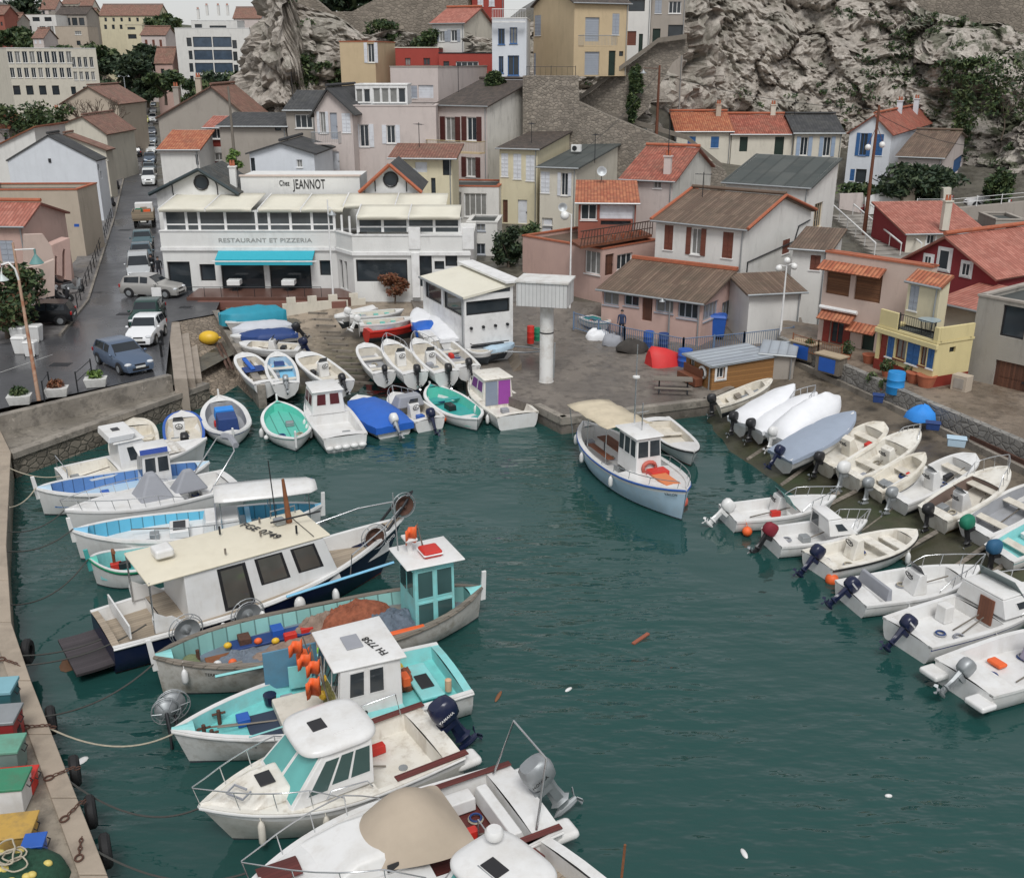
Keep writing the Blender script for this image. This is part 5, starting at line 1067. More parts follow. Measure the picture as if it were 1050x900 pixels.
# --- rafted along the left quay
b=Boat('white cabin cruiser with peeling foredeck cover and flybridge, farthest of the raft',(212,449),(62,488),2.4,'cruiser',.8,1.15,group=LW_,bt=.92);b.top([(.04,.34,.35)],GEL,IVORY)
b.cabin(b.L*.36,b.L*.6,.9,.8,2.0,.5,0,.12,side=((.3,.75,.3,.8),),over=(.2,.1,.1));b.box('peeling_cover',b.L*.58,b.L*.82,.75,1.0,1.3,.5,.05,.2,pm('peeling_white',(.7,.68,.64),.8,var=.1,grime=.9,gcol=(.3,.25,.19),gs=4),bevel=.08)
b.box('flybridge',b.L*.3,b.L*.46,.85,2.1,2.4,-.15,.05,-.05,GEL);b.box('flybridge_hatch',b.L*.36,b.L*.41,.2,2.402,2.43,mat=DARK);b.text('ML 4479',.4,1,.2,-.35,BLUE)
b.tub('stern_rail',[(.1,-1,.8),(.1,-1,1.4),(.1,1,1.4),(.1,1,.8)],.02)
b=Boat('pointu with periwinkle blue bulwark and small white wheelhouse',(37,500),(215,478),2.5,'pointu',.85,1.25,group=LW_,hull=GEL,stripe=GEL,rubc=GEL);b.top([(.08,.92,.4)],PALEB,BULW,PALEB,gw=.14,rim=GEL).stem(h=.5)
b.cabin(b.L*.25,b.L*.42,.75,.5,2.1,.1,0,.05,side=((.08,.45,.5,.9),(.55,.92,.5,.9)),over=(.1,.15,.1));b.text('ST CLAUDE',.2,1,.01)
m=MB();m.slab([(b.L*.26,.8,2.16),(b.L*.42,.8,2.16),(b.L*.42,.8,2.38),(b.L*.26,.8,2.38)],.03);m.build('name_board',pm('blue_board',(.05,.1,.4),.5),b.root)
b=Boat('white cruiser with grey canvas cones over windscreen and helm',(66,523),(238,490),2.5,'cruiser',.95,1.25,group=LW_,bt=.9,bottom=NAVY);b.top([(.05,.36,.45)],GEL,GEL).rail(.35,1,.45,5,mat=STEEL)
for x,wd,h in((.5,.75,1.0),(.28,.45,.8)):m=MB();zz=1.0;m.hexa([(b.L*(x-.11),-wd,zz-.1),(b.L*(x+.11),-wd,zz-.1),(b.L*(x+.11),wd,zz-.1),(b.L*(x-.11),wd,zz-.1)],[(b.L*(x-.03),-wd*.3,zz+h),(b.L*(x+.02),-wd*.3,zz+h),(b.L*(x+.02),wd*.3,zz+h),(b.L*(x-.03),wd*.3,zz+h)]);m.build('canvas_cover',GREYC,b.root,bevel=.1)
b.tub('bimini_frame',[(b.L*.2,-1.05,1),(b.L*.02,-.95,2.5),(-.1,0,2.75),(b.L*.02,.95,2.5),(b.L*.2,1.05,1)],.03).tub('bimini_canvas',[(-.05,-.7,2.62),(-.12,0,2.75),(-.05,.7,2.62)],.14,GREYC)
b=Boat('long pointu with light blue bulwark, white deck and white canopy roof',(74,543),(330,522),2.7,'pointu',.85,1.25,group=LW_,hull=GEL,stripe=GEL,rubc=GEL);b.top([(.03,.3,.35),(.32,.94,.55)],SKYB,BULWL,GEL,gw=.13,rim=GEL).stem(h=.5,both=True)
b.box('hatch',b.L*.55,b.L*.63,.55,.6,.9,mat=GEL);b.box('hatch_lid',b.L*.565,b.L*.615,.4,.905,.93,mat=DARK);b.box('engine_casing',b.L*.34,b.L*.5,.75,.55,1.2,.15,.1,.08,GEL)
m=MB();rr_=[[(x,y*w_,z+.14*(1-y*y))for y in(-1,-.5,0,.5,1)]for x,w_,z in((b.L*.02,.5,1.9),(b.L*.05,.8,1.92),(b.L*.2,.95,1.95),(b.L*.4,.95,1.98),(b.L*.44,.85,1.98))];m.loft(rr_,False);o=m.build('canopy',GEL,b.root,60);o.modifiers.new('thick','SOLIDIFY').thickness=.06
m=MB();m.tube([(b.L*.03,-.35,2.05),(b.L*.2,-.4,2.08),(b.L*.43,-.35,2.12)],.025);m.build('canopy_stripe',BLUE,b.root)
for x in(.06,.22,.42):
 for sd in(1,-1):b.tub('canopy_pole',[(b.L*x,sd*.8,.9),(b.L*x,sd*.85,1.92)],.025)
m=MB();m.slab([(b.L*.445,-.9,.9),(b.L*.445,.9,.9),(b.L*.44,.75,1.9),(b.L*.44,-.75,1.9)],.03);m.build('canvas_front',GREYC,b.root)
b.tub('anchor',[(b.L*.84,-.2,.45),(b.L*.92,.1,.5),(b.L*.9,.35,.5)],.05,IRON);b.tub('tube_rail',[(b.L*t,sd_*(b.half(t)-.08),b.sheer(t)+.45)for sd_,t in((1,.35),(1,.45),(1,.55),(1,.68))],.02)
for t in(.35,.45,.55,.68):b.tub('rail_post',[(b.L*t,b.half(t)-.08,b.sheer(t)),(b.L*t,b.half(t)-.08,b.sheer(t)+.45)],.016)
b=Boat('small green decked pointu tucked behind the big navy fishing boat',(91,572),(175,566),2.0,'pointu',.7,1.1,group=LW_,hull=GEL,stripe=GREEN,rubc=GREEN);b.top([(.1,.9,.35)],MINT,AQUA,TEAL,rim=GEL).stem(h=.35,mat=TEAL);b.tub('net_hauler',[(b.L*.7,-.3,.4),(b.L*.7,-.3,1.1),(b.L*.7,.2,1.2)],.06,RUST)
def reel(b,x,y,z,r=.42,mat=GALV,tiltx=0):
 m=MB(Matrix.Translation((x,y,z))@Matrix.Rotation(R(90+tiltx),4,'X')@Matrix.Rotation(R(tiltx),4,'Y'))
 m.lathe([(.02,-.12),(r*.5,-.1),(r,.05),(r,.09),(r*.45,-.04),(.05,.0),(.05,.12),(.02,.12)],20);o=m.build('net_reel',mat,b.root,40)
 m=MB(Matrix.Translation((x,y,z))@Matrix.Rotation(R(90+tiltx),4,'X')@Matrix.Rotation(R(tiltx),4,'Y'))
 for k,zz in((1.18,.1),(1.3,-.04)):m.tube([(r*k*math.cos(a),r*k*math.sin(a),zz)for a in[2*math.pi*i/20 for i in range(20)]],.016,5,closed=True)
 for i in range(6):a=i*math.pi/3;m.tube([(r*1.18*math.cos(a),r*1.18*math.sin(a),.1),(r*1.3*math.cos(a),r*1.3*math.sin(a),-.04),(r*.4*math.cos(a),r*.4*math.sin(a),-.12)],.013,4)
 m.build('reel_guard',GALV,o)
 b.tub('reel_arm',[(x,y+.1,z),(x,y+.35,z-.3),(x,y+.5,z-.9)],.05,IRON)
b=Boat('big navy fishing boat with cream roof and white deckhouse',(413,530),(104,645),3.15,'cruiser',1.0,2.0,group=LW_,hull=NAVY,stripe=NAVY,bottom=ANTIR,rake=1.0,bt=.86,name='fishing_boat',cat='fishing boat',rubc=GEL)
b.top([(.02,.16,.6),(.7,.93,1.0)],TAN,GEL,TAN,gw=.12,rim=GEL,drop=.0)
X0,X1=b.L*.22,b.L*.71
c=b.cabin(X0,X1,1.3,.95,2.65,.55,0,.1,GEL,pm('cream_roof_paint',(.7,.65,.52),.45,var=.05,grime=.2,gcol=(.42,.36,.26)),front=((.05,.33,.45,.92),(.37,.63,.45,.92),(.67,.95,.45,.92)),side=((.24,.39,.14,.9),(.5,.66,.42,.92),(.76,.9,.45,.92)),over=(1.1,.25,.1),th=.08,frame=DARK,pane=glass('dusty_glass',(.09,.085,.075)))
m=MB();m.slab(sub(b.Q['starboard'],.22,.415,.08,.95,.012),.02);m.slab(sub(b.Q['port'],.585,.78,.08,.95,.012),.02);m.build('door_frame',DARK,b.root)
for sd in(1,-1):
 m=MB();q=[(X0-1.05,sd*1.24,1.0),(X0-1.05,sd*1.24,1.75),(X0-.9,sd*1.22,2.3),(X0-.3,sd*1.21,2.75),(X0+.1,sd*1.21,2.75),(X0+.1,sd*1.3,.95)];m.slab([q[0],q[1],(X0-1.1,sd*1.24,1.5),(X0-.5,sd*1.26,1.45),q[5]],.05);m.build('deckhouse_wing',GEL,b.root)
 b.tub('roof_post',[(X0-1.05,sd*1.2,1.0),(X0-1.05,sd*1.25,2.75)],.03);b.tub('guard_rail',[(X1+.2,sd*1.5,1.2),(X1+.3,sd*1.5,1.9),(b.L*.88,sd*1.0,2.3),(b.L*.98,sd*.3,2.55)],.025)
m=MB();m.slab([(X0-1.75,-1.2,1.05),(X0-1.75,1.2,1.05),(X0-1.75,1.2,1.5),(X0-1.75,-1.2,1.5)],.05);m.build('stern_bench',GEL,b.root)
lettering('FGE 0749',b.root,(X0+(X1-X0)*.62,-1.05,2.825),(-.35,1,0),(-1,-.35,0),.5,BLACKT,sx=-1).matrix_local=Matrix.Translation((X0+(X1-X0)*.5,.95,2.835))@Matrix.Rotation(R(-70),4,'Z')@Matrix.Scale(.86,4)
b.box('life_raft',X0-.5,X0+.1,.32,2.88,3.2,mat=GEL,y=.1,bevel=.1);m=MB();m.slab([(X1-.9,-1.2,2.815),(X1-.88,-1.2,2.815),(X1-.88,1.2,2.815),(X1-.9,1.2,2.815)],.02);m.build('roof_seam',DARK,b.root)
b.tub('mast',[(X1-1.1,.3,2.8),(X1-1.2,.3,4.4)],[.11,.05],RUST).tub('antenna',[(X1-1.4,.7,2.8),(X1-1.5,.7,5.0)],.02,IRON);b.tub('boom',[(X1-1.8,.2,3.0),(X1-.2,-.3,3.2)],.03,IRON);b.tub('roof_rail',[(X1-1.5,.95,2.8),(X1-1.5,.95,3.05),(X1-.6,.95,3.05),(X1-.6,.95,2.8)],.025,GALV)
b.box('roof_winch',X1-1.6,X1-1.25,.18,2.8,3.0,mat=GALV,y=.35)
for k,(x,y)in enumerate(((.55,-.3),(.35,.6),(.62,.7),(.75,-.8),(.28,-.9))):b.tub('roof_fitting',[(lerp(X0,X1,x),y,2.86),(lerp(X0,X1,x),y,3.05+.1*(k%2))],.035,IRON if k%2 else OLDW)
reel(b,b.L*1.0,-.1,2.5,.36,RUSTD);reel(b,b.L*.86,-.6,1.85,.36,RUSTD);reel(b,X0-.3,-1.9,1.2,.4,GALV);reel(b,X0+1.7,-1.75,1.0,.42,GALV)
b.tub('bow_frame',[(b.L*.9,-.4,1.6),(b.L*1.0,-.2,2.6),(b.L*1.04,0,2.9),(b.L*1.0,.3,2.6),(b.L*.92,.5,1.6)],.05,IRON)
m=MB();m.loft([[(x,y,z)for y in(-1.2,-.4,.4,1.2)]for x,z in((.1,.42),(-.5,.4),(-1.1,.42))],False);o=m.build('stern_platform',planks('dark_slats',(.06,.05,.055),.12,1,.3),b.root);o.modifiers.new('thick','SOLIDIFY').thickness=.08
for k in range(4):m=MB();m.ell((b.L*(.3+.12*k),-1.85,.75+(k==2)*.1),.2 if k==2 else.12,.16,.3,10,7);m.build('fender',GEL,b.root,60)
b.tub('blue_boathook',[(X0+3.0,-1.8,1.25),(X1+1.6,-2.0,1.45)],.05,SKYB).text('ARDITO',.9,-1,.16,-.35,WHITE)
def mound(b,name,x,y,z,rx,ry,h,mat,sd=1):
 m=MB();rr_=[]
 for j in range(14):
  v=j/13*1.52
  rr_.append([(x+rx*math.cos(a)*math.cos(v)*(1+.35*noise.noise((math.cos(a)*1.5,math.sin(a)*1.5,sd))),y+ry*math.sin(a)*math.cos(v)*(1+.3*noise.noise((math.cos(a)*1.5,math.sin(a)*1.5,sd+5))),z+h*math.sin(v)+.16*noise.noise((math.cos(a)*2.2*math.cos(v),math.sin(a)*2.2*math.cos(v),sd+9))+.1*noise.noise((math.cos(a)*7*math.cos(v),math.sin(a)*7*math.cos(v),sd))+CRN.uniform(-.025,.025))for a in[2*math.pi*i/44 for i in range(44)]])
 m.loft(rr_);m.build(name,mat,b.root,30)
b=Boat('long weathered wooden fishing boat with teal wheelhouse and red life raft',(157,672),(494,607),3.2,'pointu',.95,1.35,group=LW_,hull=pm('weathered_white_hull',(.52,.5,.46),.7,var=.12,grime=.8,gcol=(.2,.16,.11),gs=2.2),stripe=pm('grey_white_strake',(.42,.41,.38),.7,var=.2,grime=.6),name='fishing_boat',cat='fishing boat',rubc=OLDW)
b.top([(.05,.95,.55)],AQUA,BULWT,pm('worn_blue_deck',(.16,.2,.25),.8,var=.3,vs=1.2,grime=.9,gcol=(.25,.18,.1),gs=.9),gw=.16,rim=OLDW,drop=.02).stem(GEL,.55,True)
W0_,W1_=b.L*.12,b.L*.25
b.cabin(W0_,W1_,.72,.55,2.75,.02,0,.03,AQUA,GEL,front=((.08,.46,.5,.9),(.54,.92,.5,.9)),side=((.08,.44,.5,.9),(.56,.92,.5,.9),(.08,.44,.08,.4),(.56,.92,.08,.4)),over=(.3,.3,.22),frame=AQUA,pane=glass('dusky_green_glass',(.05,.1,.1)))
RBN=pm('red_brown_net',(.26,.085,.045),.95,var=.8,vs=6,bump=1,bs=20);BGN=pm('blue_grey_net',(.12,.15,.19),.9,var=.5,vs=6,bump=1,bs=20);TANN=pm('tan_net',(.26,.19,.15),.95,var=.45,vs=5,bump=1,bs=22)
mound(b,'net_pile',b.L*.4,-.55,.5,1.3,.6,.75,RBN,3);mound(b,'net_pile',b.L*.31,.25,.5,.9,.7,.6,BGN,8);mound(b,'net_pile',b.L*.5,-.75,.5,.9,.45,.5,TANN,11);mound(b,'net_pile',b.L*.57,.3,.5,1.9,.8,.3,TANN,15);mound(b,'net_pile',b.L*.76,.2,.5,1.0,.7,.22,pm('grey_blue_sheet',(.15,.18,.22),.85,var=.3),17)
for k in range(9):m=MB();m.ell((b.L*CRN.uniform(.28,.85),CRN.uniform(-1,1),.75),.13,.1,.1,9,6);m.build('net_float',CRN.choice((ORANGE,YELLOW,GEL,GEL)),b.root,60)
for k in range(4):b.box('fish_crate',b.L*(.62+.05*k),b.L*(.655+.05*k),.22,.56,.85,0,0,.0,CRN.choice((OLDW,GALV,BLUE,RUSTD)),(-.9,.9,-.8,.75)[k],.015)
b.box('blue_tarp',b.L*.5,b.L*.78,.3,.57,.66,mat=NAVYT,y=-.75);b.box('rust_patch',b.L*.78,b.L*.86,.5,.56,.6,mat=RUST)
b.box('orange_plank',b.L*.24,b.L*.36,.1,.95,1.02,mat=ORANGE,y=1.25);b.box('lime_bag',b.L*.52,b.L*.56,.25,.6,.85,0,0,.1,pm('lime_plastic',(.3,.8,.06),.6),y=.9,bevel=.08)
b.box('life_raft',b.L*.15,b.L*.21,.33,2.88,3.1,mat=RED,y=.25,bevel=.07);b.box('life_raft_band',b.L*.148,b.L*.212,.35,2.96,3.02,mat=WHITE,y=.25)
b.tub('mast',[(b.L*.23,-.2,2.85),(b.L*.23,-.2,3.6)],.09,GEL);b.box('radar',b.L*.21,b.L*.25,.25,3.3,3.4,mat=GEL,y=-.2);b.tub('whip_antenna',[(b.L*.26,-.4,2.8),(b.L*.27,-.4,4.9)],.02,GALV)
def flag(b,x,y,z,mat=ORANGE,n=1,lean=.2,h=1.3,cat='marker_flag'):
 m=MB();m.tube([(x,y,z),(x+lean,y+lean*.4,z+h)],.02,5);o=m.build('flag_pole',OLDW,b.root)
 m=MB();rr_=[[(x+lean+.03+.4*i/5,y+lean*.4+.09*math.sin(i*1.7),z+h-.05-.12*i/5-k*.42*(1-.15*i/5))for k in(0,1)]for i in range(6)];m.loft(rr_,False);q=m.build('flag',mat,o,60);q.modifiers.new('thick','SOLIDIFY').thickness=.01
flag(b,b.L*.19,-.1,2.9,h=1.0);flag(b,b.L*.18,-.4,2.9,h=.7)
for x,y in((.93,.4),(.9,.9),(.88,-.3)):b.tub('deck_bitt',[(b.L*x,y*.6,.55),(b.L*x,y*.6,1.1)],.06,RUSTD)
for k in range(3):m=MB();m.ell((b.L*.9,.35-k*.3,.75),.28,.2,.2,10,7);m.build('rope_coil',pm('old_green_rope',(.16,.19,.1),.95,var=.4,vs=14),b.root,60)
b.tub('pale_blue_oar',[(b.L*.55,1.5,1.0),(b.L*.86,1.55,1.15)],.045,AQUA).text('TERRY B',.88,1,.13,-.33);[b.fender(t,sd)for t in(.93,.6)for sd in(1,)];reel(b,b.L*.98,1.9,.8,.36)
b=Boat('white netter with turquoise deck, orange flags and number on the wheelhouse',(176,748),(466,683),3.1,'cruiser',.9,1.15,group=LW_,hull=pm('scuffed_white_hull',(.62,.62,.6),.6,var=.1,grime=.7,gcol=(.25,.22,.17),gs=2),stripe=GEL,bt=.92,name='fishing_boat',cat='fishing boat',rubc=GEL)
b.top([(.03,.25,.5),(.5,.93,.62)],AQUA,AQUA,pm('turquoise_deck',(.2,.62,.6),.6,var=.12,grime=.4,gcol=(.12,.3,.3)),gw=.13,rim=GEL)
b.cabin(b.L*.25,b.L*.48,1.15,.7,2.35,.15,0,.06,GEL,GEL,front=((.06,.3,.5,.92),(.36,.64,.5,.92),(.7,.94,.5,.92)),side=((.3,.52,.5,.92),(.62,.84,.5,.92)),aft=((.1,.4,.45,.9),),over=(.15,.2,.1))
lettering('FH 7758',b.root,(b.L*.3,-.5,2.5),(.3,1,0),(-1,.3,0),.3,BLACKT).matrix_local=Matrix.Translation((b.L*.285,.95,2.5))@Matrix.Rotation(R(-75),4,'Z')
q=sub(b.Q['port'],.02,.3,.08,.4,.03);lettering('E3512',b.root,q[0],q[1]-q[0],(0,0,1),.3,BLACKT)
b.box('roof_hatch',b.L*.35,b.L*.41,.35,2.49,2.53,mat=GREYC);b.box('hold_cover',b.L*.6,b.L*.76,.7,.62,.72,mat=pm('dark_blue_mat',(.03,.045,.075),.8),y=.3);b.box('hold_lid',b.L*.48,b.L*.66,.75,.75,1.0,0,.0,.05,LINER,y=.2)
b.box('red_fuel_can',b.L*.545,b.L*.58,.16,.95,1.2,mat=RED,y=1.1,bevel=.03);m=MB();m.lathe([(.15,0),(.19,.3)],12,(b.L*.66,-.7,.72));m.build('bucket',NAVY,b.root)
m=MB();m.slab([(b.L*.47,-1.25,.8),(b.L*.66,-1.3,.8),(b.L*.66,-1.3,2.0),(b.L*.47,-1.25,2.0)],.06);m.build('blue_panel',pm('faded_blue_panel',(.1,.24,.35),.6,var=.15,grime=.3),b.root)
m=MB();m.slab([(b.L*.5,-1.0,.8),(b.L*.58,-1.1,.8),(b.L*.58,-1.1,1.5),(b.L*.5,-1.0,1.5)],.05);m.build('sorting_board',AQUA,b.root)
for k,(x,y)in enumerate(((.49,.3),(.5,.0),(.485,.65),(.495,-.5),(.49,-.75),(.5,.9))):flag(b,b.L*x,y,1.0+.3*(k%2),h=1.5-.2*(k%3),lean=.1+.08*k%.3)
b.box('orange_box',b.L*.19,b.L*.22,.2,.95,1.25,mat=ORANGE,y=.3);mound(b,'net_heap',b.L*.2,-.4,.5,.5,.45,.45,RBN,21);mound(b,'net_heap',b.L*.21,-1.0,.5,.4,.3,.4,YELLOW,24);mound(b,'net_heap',b.L*.46,.2,.95,.35,.8,.5,pm('olive_net',(.16,.15,.05),.9,var=.6),27);b.box('stern_thwart',b.L*.08,b.L*.17,.9,.62,.72,mat=AQUA);b.box('dark_hatch',b.L*.1,b.L*.15,.35,.725,.76,mat=DARK,y=.1)
m=MB();m.lathe([(.02,0),(.1,.05),(.1,.4),(.02,.45)],10,(b.L*.06,.7,.6));m.build('float',pm('peach_float',(.6,.38,.24),.6),b.root,50)
for x,y in((.9,0),(.84,-.5),(.88,.3)):b.tub('deck_bitt',[(b.L*x,y,.62),(b.L*x,y,1.05)],.06,RUSTD);b.tub('bitt_arm',[(b.L*x-.18,y,.95),(b.L*x+.18,y,.95)],.035,RUSTD)
reel(b,b.L*1.0,-1.3,.9,.3,GALV);b.tub('boathook',[(b.L*.5,1.2,1.3),(b.L*.78,1.3,1.25)],.025,AQUA);b.fender(.88,-1,mat=LINER,r=.14)
for k in range(7):m=MB();m.ell((b.L*.49+rnd.uniform(-.3,.2),rnd.uniform(-.9,.8),.95+rnd.uniform(0,.5)),.12,.12,.14,8,6);m.build('net_float',YELLOW if k%2 else GEL,b.root,60)
def cruiser(label,bow,stern,B,**k):
 q=Boat(label,bow,stern,B,'cruiser',.95,1.3,group=LW_,bt=.9,rake=.7,name='motor_cruiser',cat='motor cruiser',ns=24,band=.25,**k);return q
b=cruiser('white cabin cruiser with rounded roof, green glass and navy outboard',(204,826),(452,748),2.85,stripe=GEL,hull=pm('grey_cream_hull',(.55,.54,.5),.4,var=.1,grime=.5,gcol=(.25,.22,.17)),rubc=GEL);b.top([(.08,.38,.45)],IVORY,IVORY)
b.cabin(b.L*.38,b.L*.72,1.1,1.05,2.15,1.0,-.1,.25,GEL,GEL,front=((.05,.47,.1,.9),(.53,.95,.1,.9)),side=((.06,.32,.3,.86),(.36,.58,.3,.86),(.62,.86,.22,.84)),over=(.25,.5,.1),th=.14,rnd_=1,pane=glass('dark_green_glass',(.05,.09,.085)),fpane=glass('aqua_glass',(.1,.34,.32)))
b.box('roof_hatch',b.L*.5,b.L*.56,.22,2.375,2.41,mat=DARK);b.box('roof_grip',b.L*.42,b.L*.5,.02,2.33,2.4,mat=GEL,y=.55);b.box('foredeck_trunk',b.L*.66,b.L*.86,.75,1.1,1.38,.5,.1,.2,IVORY,bevel=.1);b.box('foredeck_hatch',b.L*.72,b.L*.78,.25,1.4,1.43,mat=DARK)
b.rail(.52,1,.55,4).tub('side_grip',[(b.L*.4,1.28,1.1),(b.L*.42,1.26,1.3),(b.L*.56,1.2,1.35),(b.L*.58,1.2,1.15)],.02);b.outboard(NAVY,28,0,1.35,text='YAMAHA',z=1.05).text('MAR 61737',.5,1,.17,-.4,NAVY)
for sd in(1,-1):b.box('swim_step',-.55,.2,.3,.45,.7,mat=GEL,y=sd*1.0,bevel=.12);b.box('teak_step',-.1,b.L*.3,.1,.99,1.03,mat=MAROON,y=sd*1.22,bevel=.01)
b.tub('stern_arch',[(b.L*.1,-1.1,1),(b.L*.12,-1.1,1.7),(b.L*.28,-1.2,1.6),(b.L*.32,-1.2,1)],.022);b.tub('bow_rope',[(b.L*.82,.3,1.42),(b.L*.86,.5,1.44),(b.L*.9,.1,1.46),(b.L*.86,-.1,1.45),(b.L*.83,.2,1.44)],.03,GREYC);[b.fender(t,1,LINER,.09,.7)for t in(.6,.82)]
m=MB();m.lathe([(.12,0),(.12,.03)],12,(b.L*.2,.3,.455));m.build('deck_fitting',GALV,b.root)
b=cruiser('white speedboat with beige canvas windscreen cover and silver outboard',(255,905),(548,815),3.0,stripe=GEL,rubc=GEL);b.top([(.1,.46,.45)],GEL,GEL,MAROON)
b.box('foredeck_trunk',b.L*.42,b.L*.86,.95,1.0,1.5,1.2,0,.25,GEL,bevel=.15);b.box('teak_pad',b.L*.84,b.L*.97,.3,1.33,1.37,.3,0,.15,MAROON,bevel=.01);b.box('porthole',b.L*.56,b.L*.6,.02,1.15,1.35,mat=DARK,y=.93)
m=MB();rr_=[[(b.L*x,y*w_,1.2+h*(1-abs(y)**2.2))for y in(-1,-.8,-.4,0,.4,.8,1)]for x,w_,h in((.3,1.2,.05),(.36,1.22,.55),(.43,1.2,1.0),(.5,1.12,1.05),(.57,.98,.75),(.64,.8,.28),(.66,.75,.02))];m.loft(rr_,False);o=m.build('canvas_cover',BEIGEC,b.root,70);o.modifiers.new('sub','SUBSURF').levels=2
b.rail(.5,1,.6,4).outboard(GALV,30,0,1.45,text='HONDA',z=1.1,leg=GALV);b.box('stern_seat',b.L*.1,b.L*.17,1.0,.5,.95,.05,.15,.05,GEL);b.box('side_seat',b.L*.18,b.L*.3,.25,.5,.85,0,0,.03,GEL,y=-.9)
b.tub('ski_arch',[(b.L*.08,-1.1,1),(b.L*.02,-.8,2.6),(b.L*.02,.8,2.6),(b.L*.08,1.1,1)],.03).tub('grab_rail',[(b.L*.24,.3,.5),(b.L*.24,.3,1.1),(b.L*.24,.9,1.1),(b.L*.24,.9,.5)],.022)
for sd in(1,-1):b.box('swim_step',-.5,.2,.32,.5,.75,mat=GEL,y=sd*1.05,bevel=.12);b.box('teak_strip',0,b.L*.4,.09,1.0,1.03,mat=MAROON,y=sd*1.27,bevel=.01)
b=cruiser('white cabin cruiser with roof hatch cut by the bottom edge',(440,985),(600,885),2.9,stripe=GEL,rubc=GEL);b.top([(.06,.45,.5)],GEL,GEL,TAN)
b.cabin(b.L*.45,b.L*.85,1.15,1.1,2.25,.9,-.1,.25,GEL,GEL,over=(.25,.45,.1),th=.14,rnd_=1,pane=glass('dark_green_glass',(.05,.09,.085)),fpane=glass('aqua_glass',(.1,.34,.32)))
b.box('roof_hatch',b.L*.57,b.L*.65,.25,2.485,2.51,mat=DARK);b.box('hatch_rim',b.L*.56,b.L*.66,.3,2.455,2.484,mat=GALV);m=MB();m.lathe([(.18,0),(.2,.05),(.2,.14),(.15,.2)],14,(b.L*.5,-.55,2.62));m.build('radar_dome',GEL,b.root,40);b.tub('radar_legs',[(b.L*.5,-.6,2.4),(b.L*.5,-.55,2.62)],.05)
for k in range(3):m=MB();m.tube([(b.L*.24+(.22+.02*k)*math.cos(a),.1+(.22+.02*k)*math.sin(a),.54+.035*k)for a in[2*math.pi*i/16 for i in range(16)]],.025,5,closed=True);m.build('hose_coil',pm('yellow_hose',(.55,.5,.1),.6),b.root)
b.box('side_bench',b.L*.1,b.L*.4,.2,.55,.9,mat=MAROON,y=1.0,bevel=.02);b.box('side_bench',b.L*.1,b.L*.4,.2,.55,.9,mat=MAROON,y=-1.0,bevel=.02);b.tub('rod',[(b.L*.05,1.2,1),(b.L*.04,1.25,2.4)],.03,RUST);b.box('white_bin',b.L*.15,b.L*.2,.15,.55,.95,mat=GEL,y=.5)
b.rail(.5,1,.6,4);b.tub('roof_grip',[(b.L*.46,1.0,2.42),(b.L*.48,1.0,2.55),(b.L*.62,.95,2.55),(b.L*.64,.95,2.42)],.02)
# ---------------------------------------------------------------- restaurant
YL,YR=at(250,300,2).y,at(420,306,2).y
def pl_(px,py,Y):d=ray(px,py);t=Y/d.y;return CP+d*t
zl=lambda py,Y=YL:pl_(250,py,Y).z
xl=lambda px,py,Y=YL:pl_(px,py,Y).x
XL,XM,XC,XE=xl(166,255),xl(345,255),xl(362,257,YR),xl(482,255,YR)
rest=thing('restaurant','long white two storey harbour restaurant with cream awnings and turquoise blind','restaurant',(XL,YL,2))
RWALL=stucco('restaurant_white',(.72,.72,.7),.35);AWN=pm('cream_awning',(.72,.69,.58),.6,var=.05,grime=.2,gcol=(.5,.46,.36),gs=.6)
zb1,zb2=zl(255),zl(238);zr1,zr2=zl(257,YR),zl(240,YR);zw=zl(216);zwr=zl(224,YR)
O=V((XL,YL,2))
def seg(m,a,b,z0,z1,holes,rv=.25):
 U=(b-a).normalized();OO=V((a.x,a.y,z0))-O
 return wallface(m,OO,U,(b-a).length,z1-z0,holes,rv)
pts=[V((XL,YL,2)),V((XM,YL,2)),V((XC,YR,2)),V((XE,YR,2))]
m=MB();z0=.2
def pxh(x0,y0,x1,y1,Y,a):p,q=pl_(x0,y1,Y),pl_(x1,y0,Y);return(p.x-a.x,q.x-a.x,max(.05,p.z-z0),q.z-z0)
Zb=lambda x,y:(150+x/3.889,150+y/3.889)
hl=[pxh(*Zb(96,460),*Zb(172,588),YL,pts[0]),pxh(*Zb(218,470),*Zb(272,538),YL,pts[0]),pxh(*Zb(306,462),*Zb(466,575),YL,pts[0]),pxh(*Zb(497,462),*Zb(654,570),YL,pts[0]),pxh(*Zb(694,455),*Zb(740,516),YL,pts[0])]
P_=seg(m,pts[0],pts[1],z0,zb1,hl)
fits=[(P_,h,'h')for h in hl]
cl=(pts[2]-pts[1]).length;hc=[(.3,.75,2.2,4.2),(1.0,1.4,2.2,4.2)]
P_=seg(m,pts[1],pts[2],z0,zr1,hc);fits+=[(P_,h,'h')for h in hc]
Z3b=lambda x,y:(350+x/3.889,150+y/3.889)
hr=[pxh(*Z3b(62,452),*Z3b(262,541),YR,pts[2]),pxh(*Z3b(302,436),*Z3b(360,560),YR,pts[2]),pxh(*Z3b(372,458),*Z3b(410,492),YR,pts[2]),pxh(*Z3b(415,430),*Z3b(462,480),YR,pts[2])]
P_=seg(m,pts[2],pts[3],z0,zr1,hr);fits+=[(P_,h,'h')for h in hr]
bk=[V((XE,YL+12,2)),V((XL,YL+12,2))]
for a,b in((pts[3],bk[0]),(bk[0],bk[1]),(bk[1],pts[0])):seg(m,a,b,z0,zr1 if a is pts[3]else zb1,[])
m.face([V((p.x,p.y,zb1-.02))-O for p in(pts[0],pts[1],pts[2],pts[3],bk[0],bk[1])])
m.build('wall',RWALL,rest)
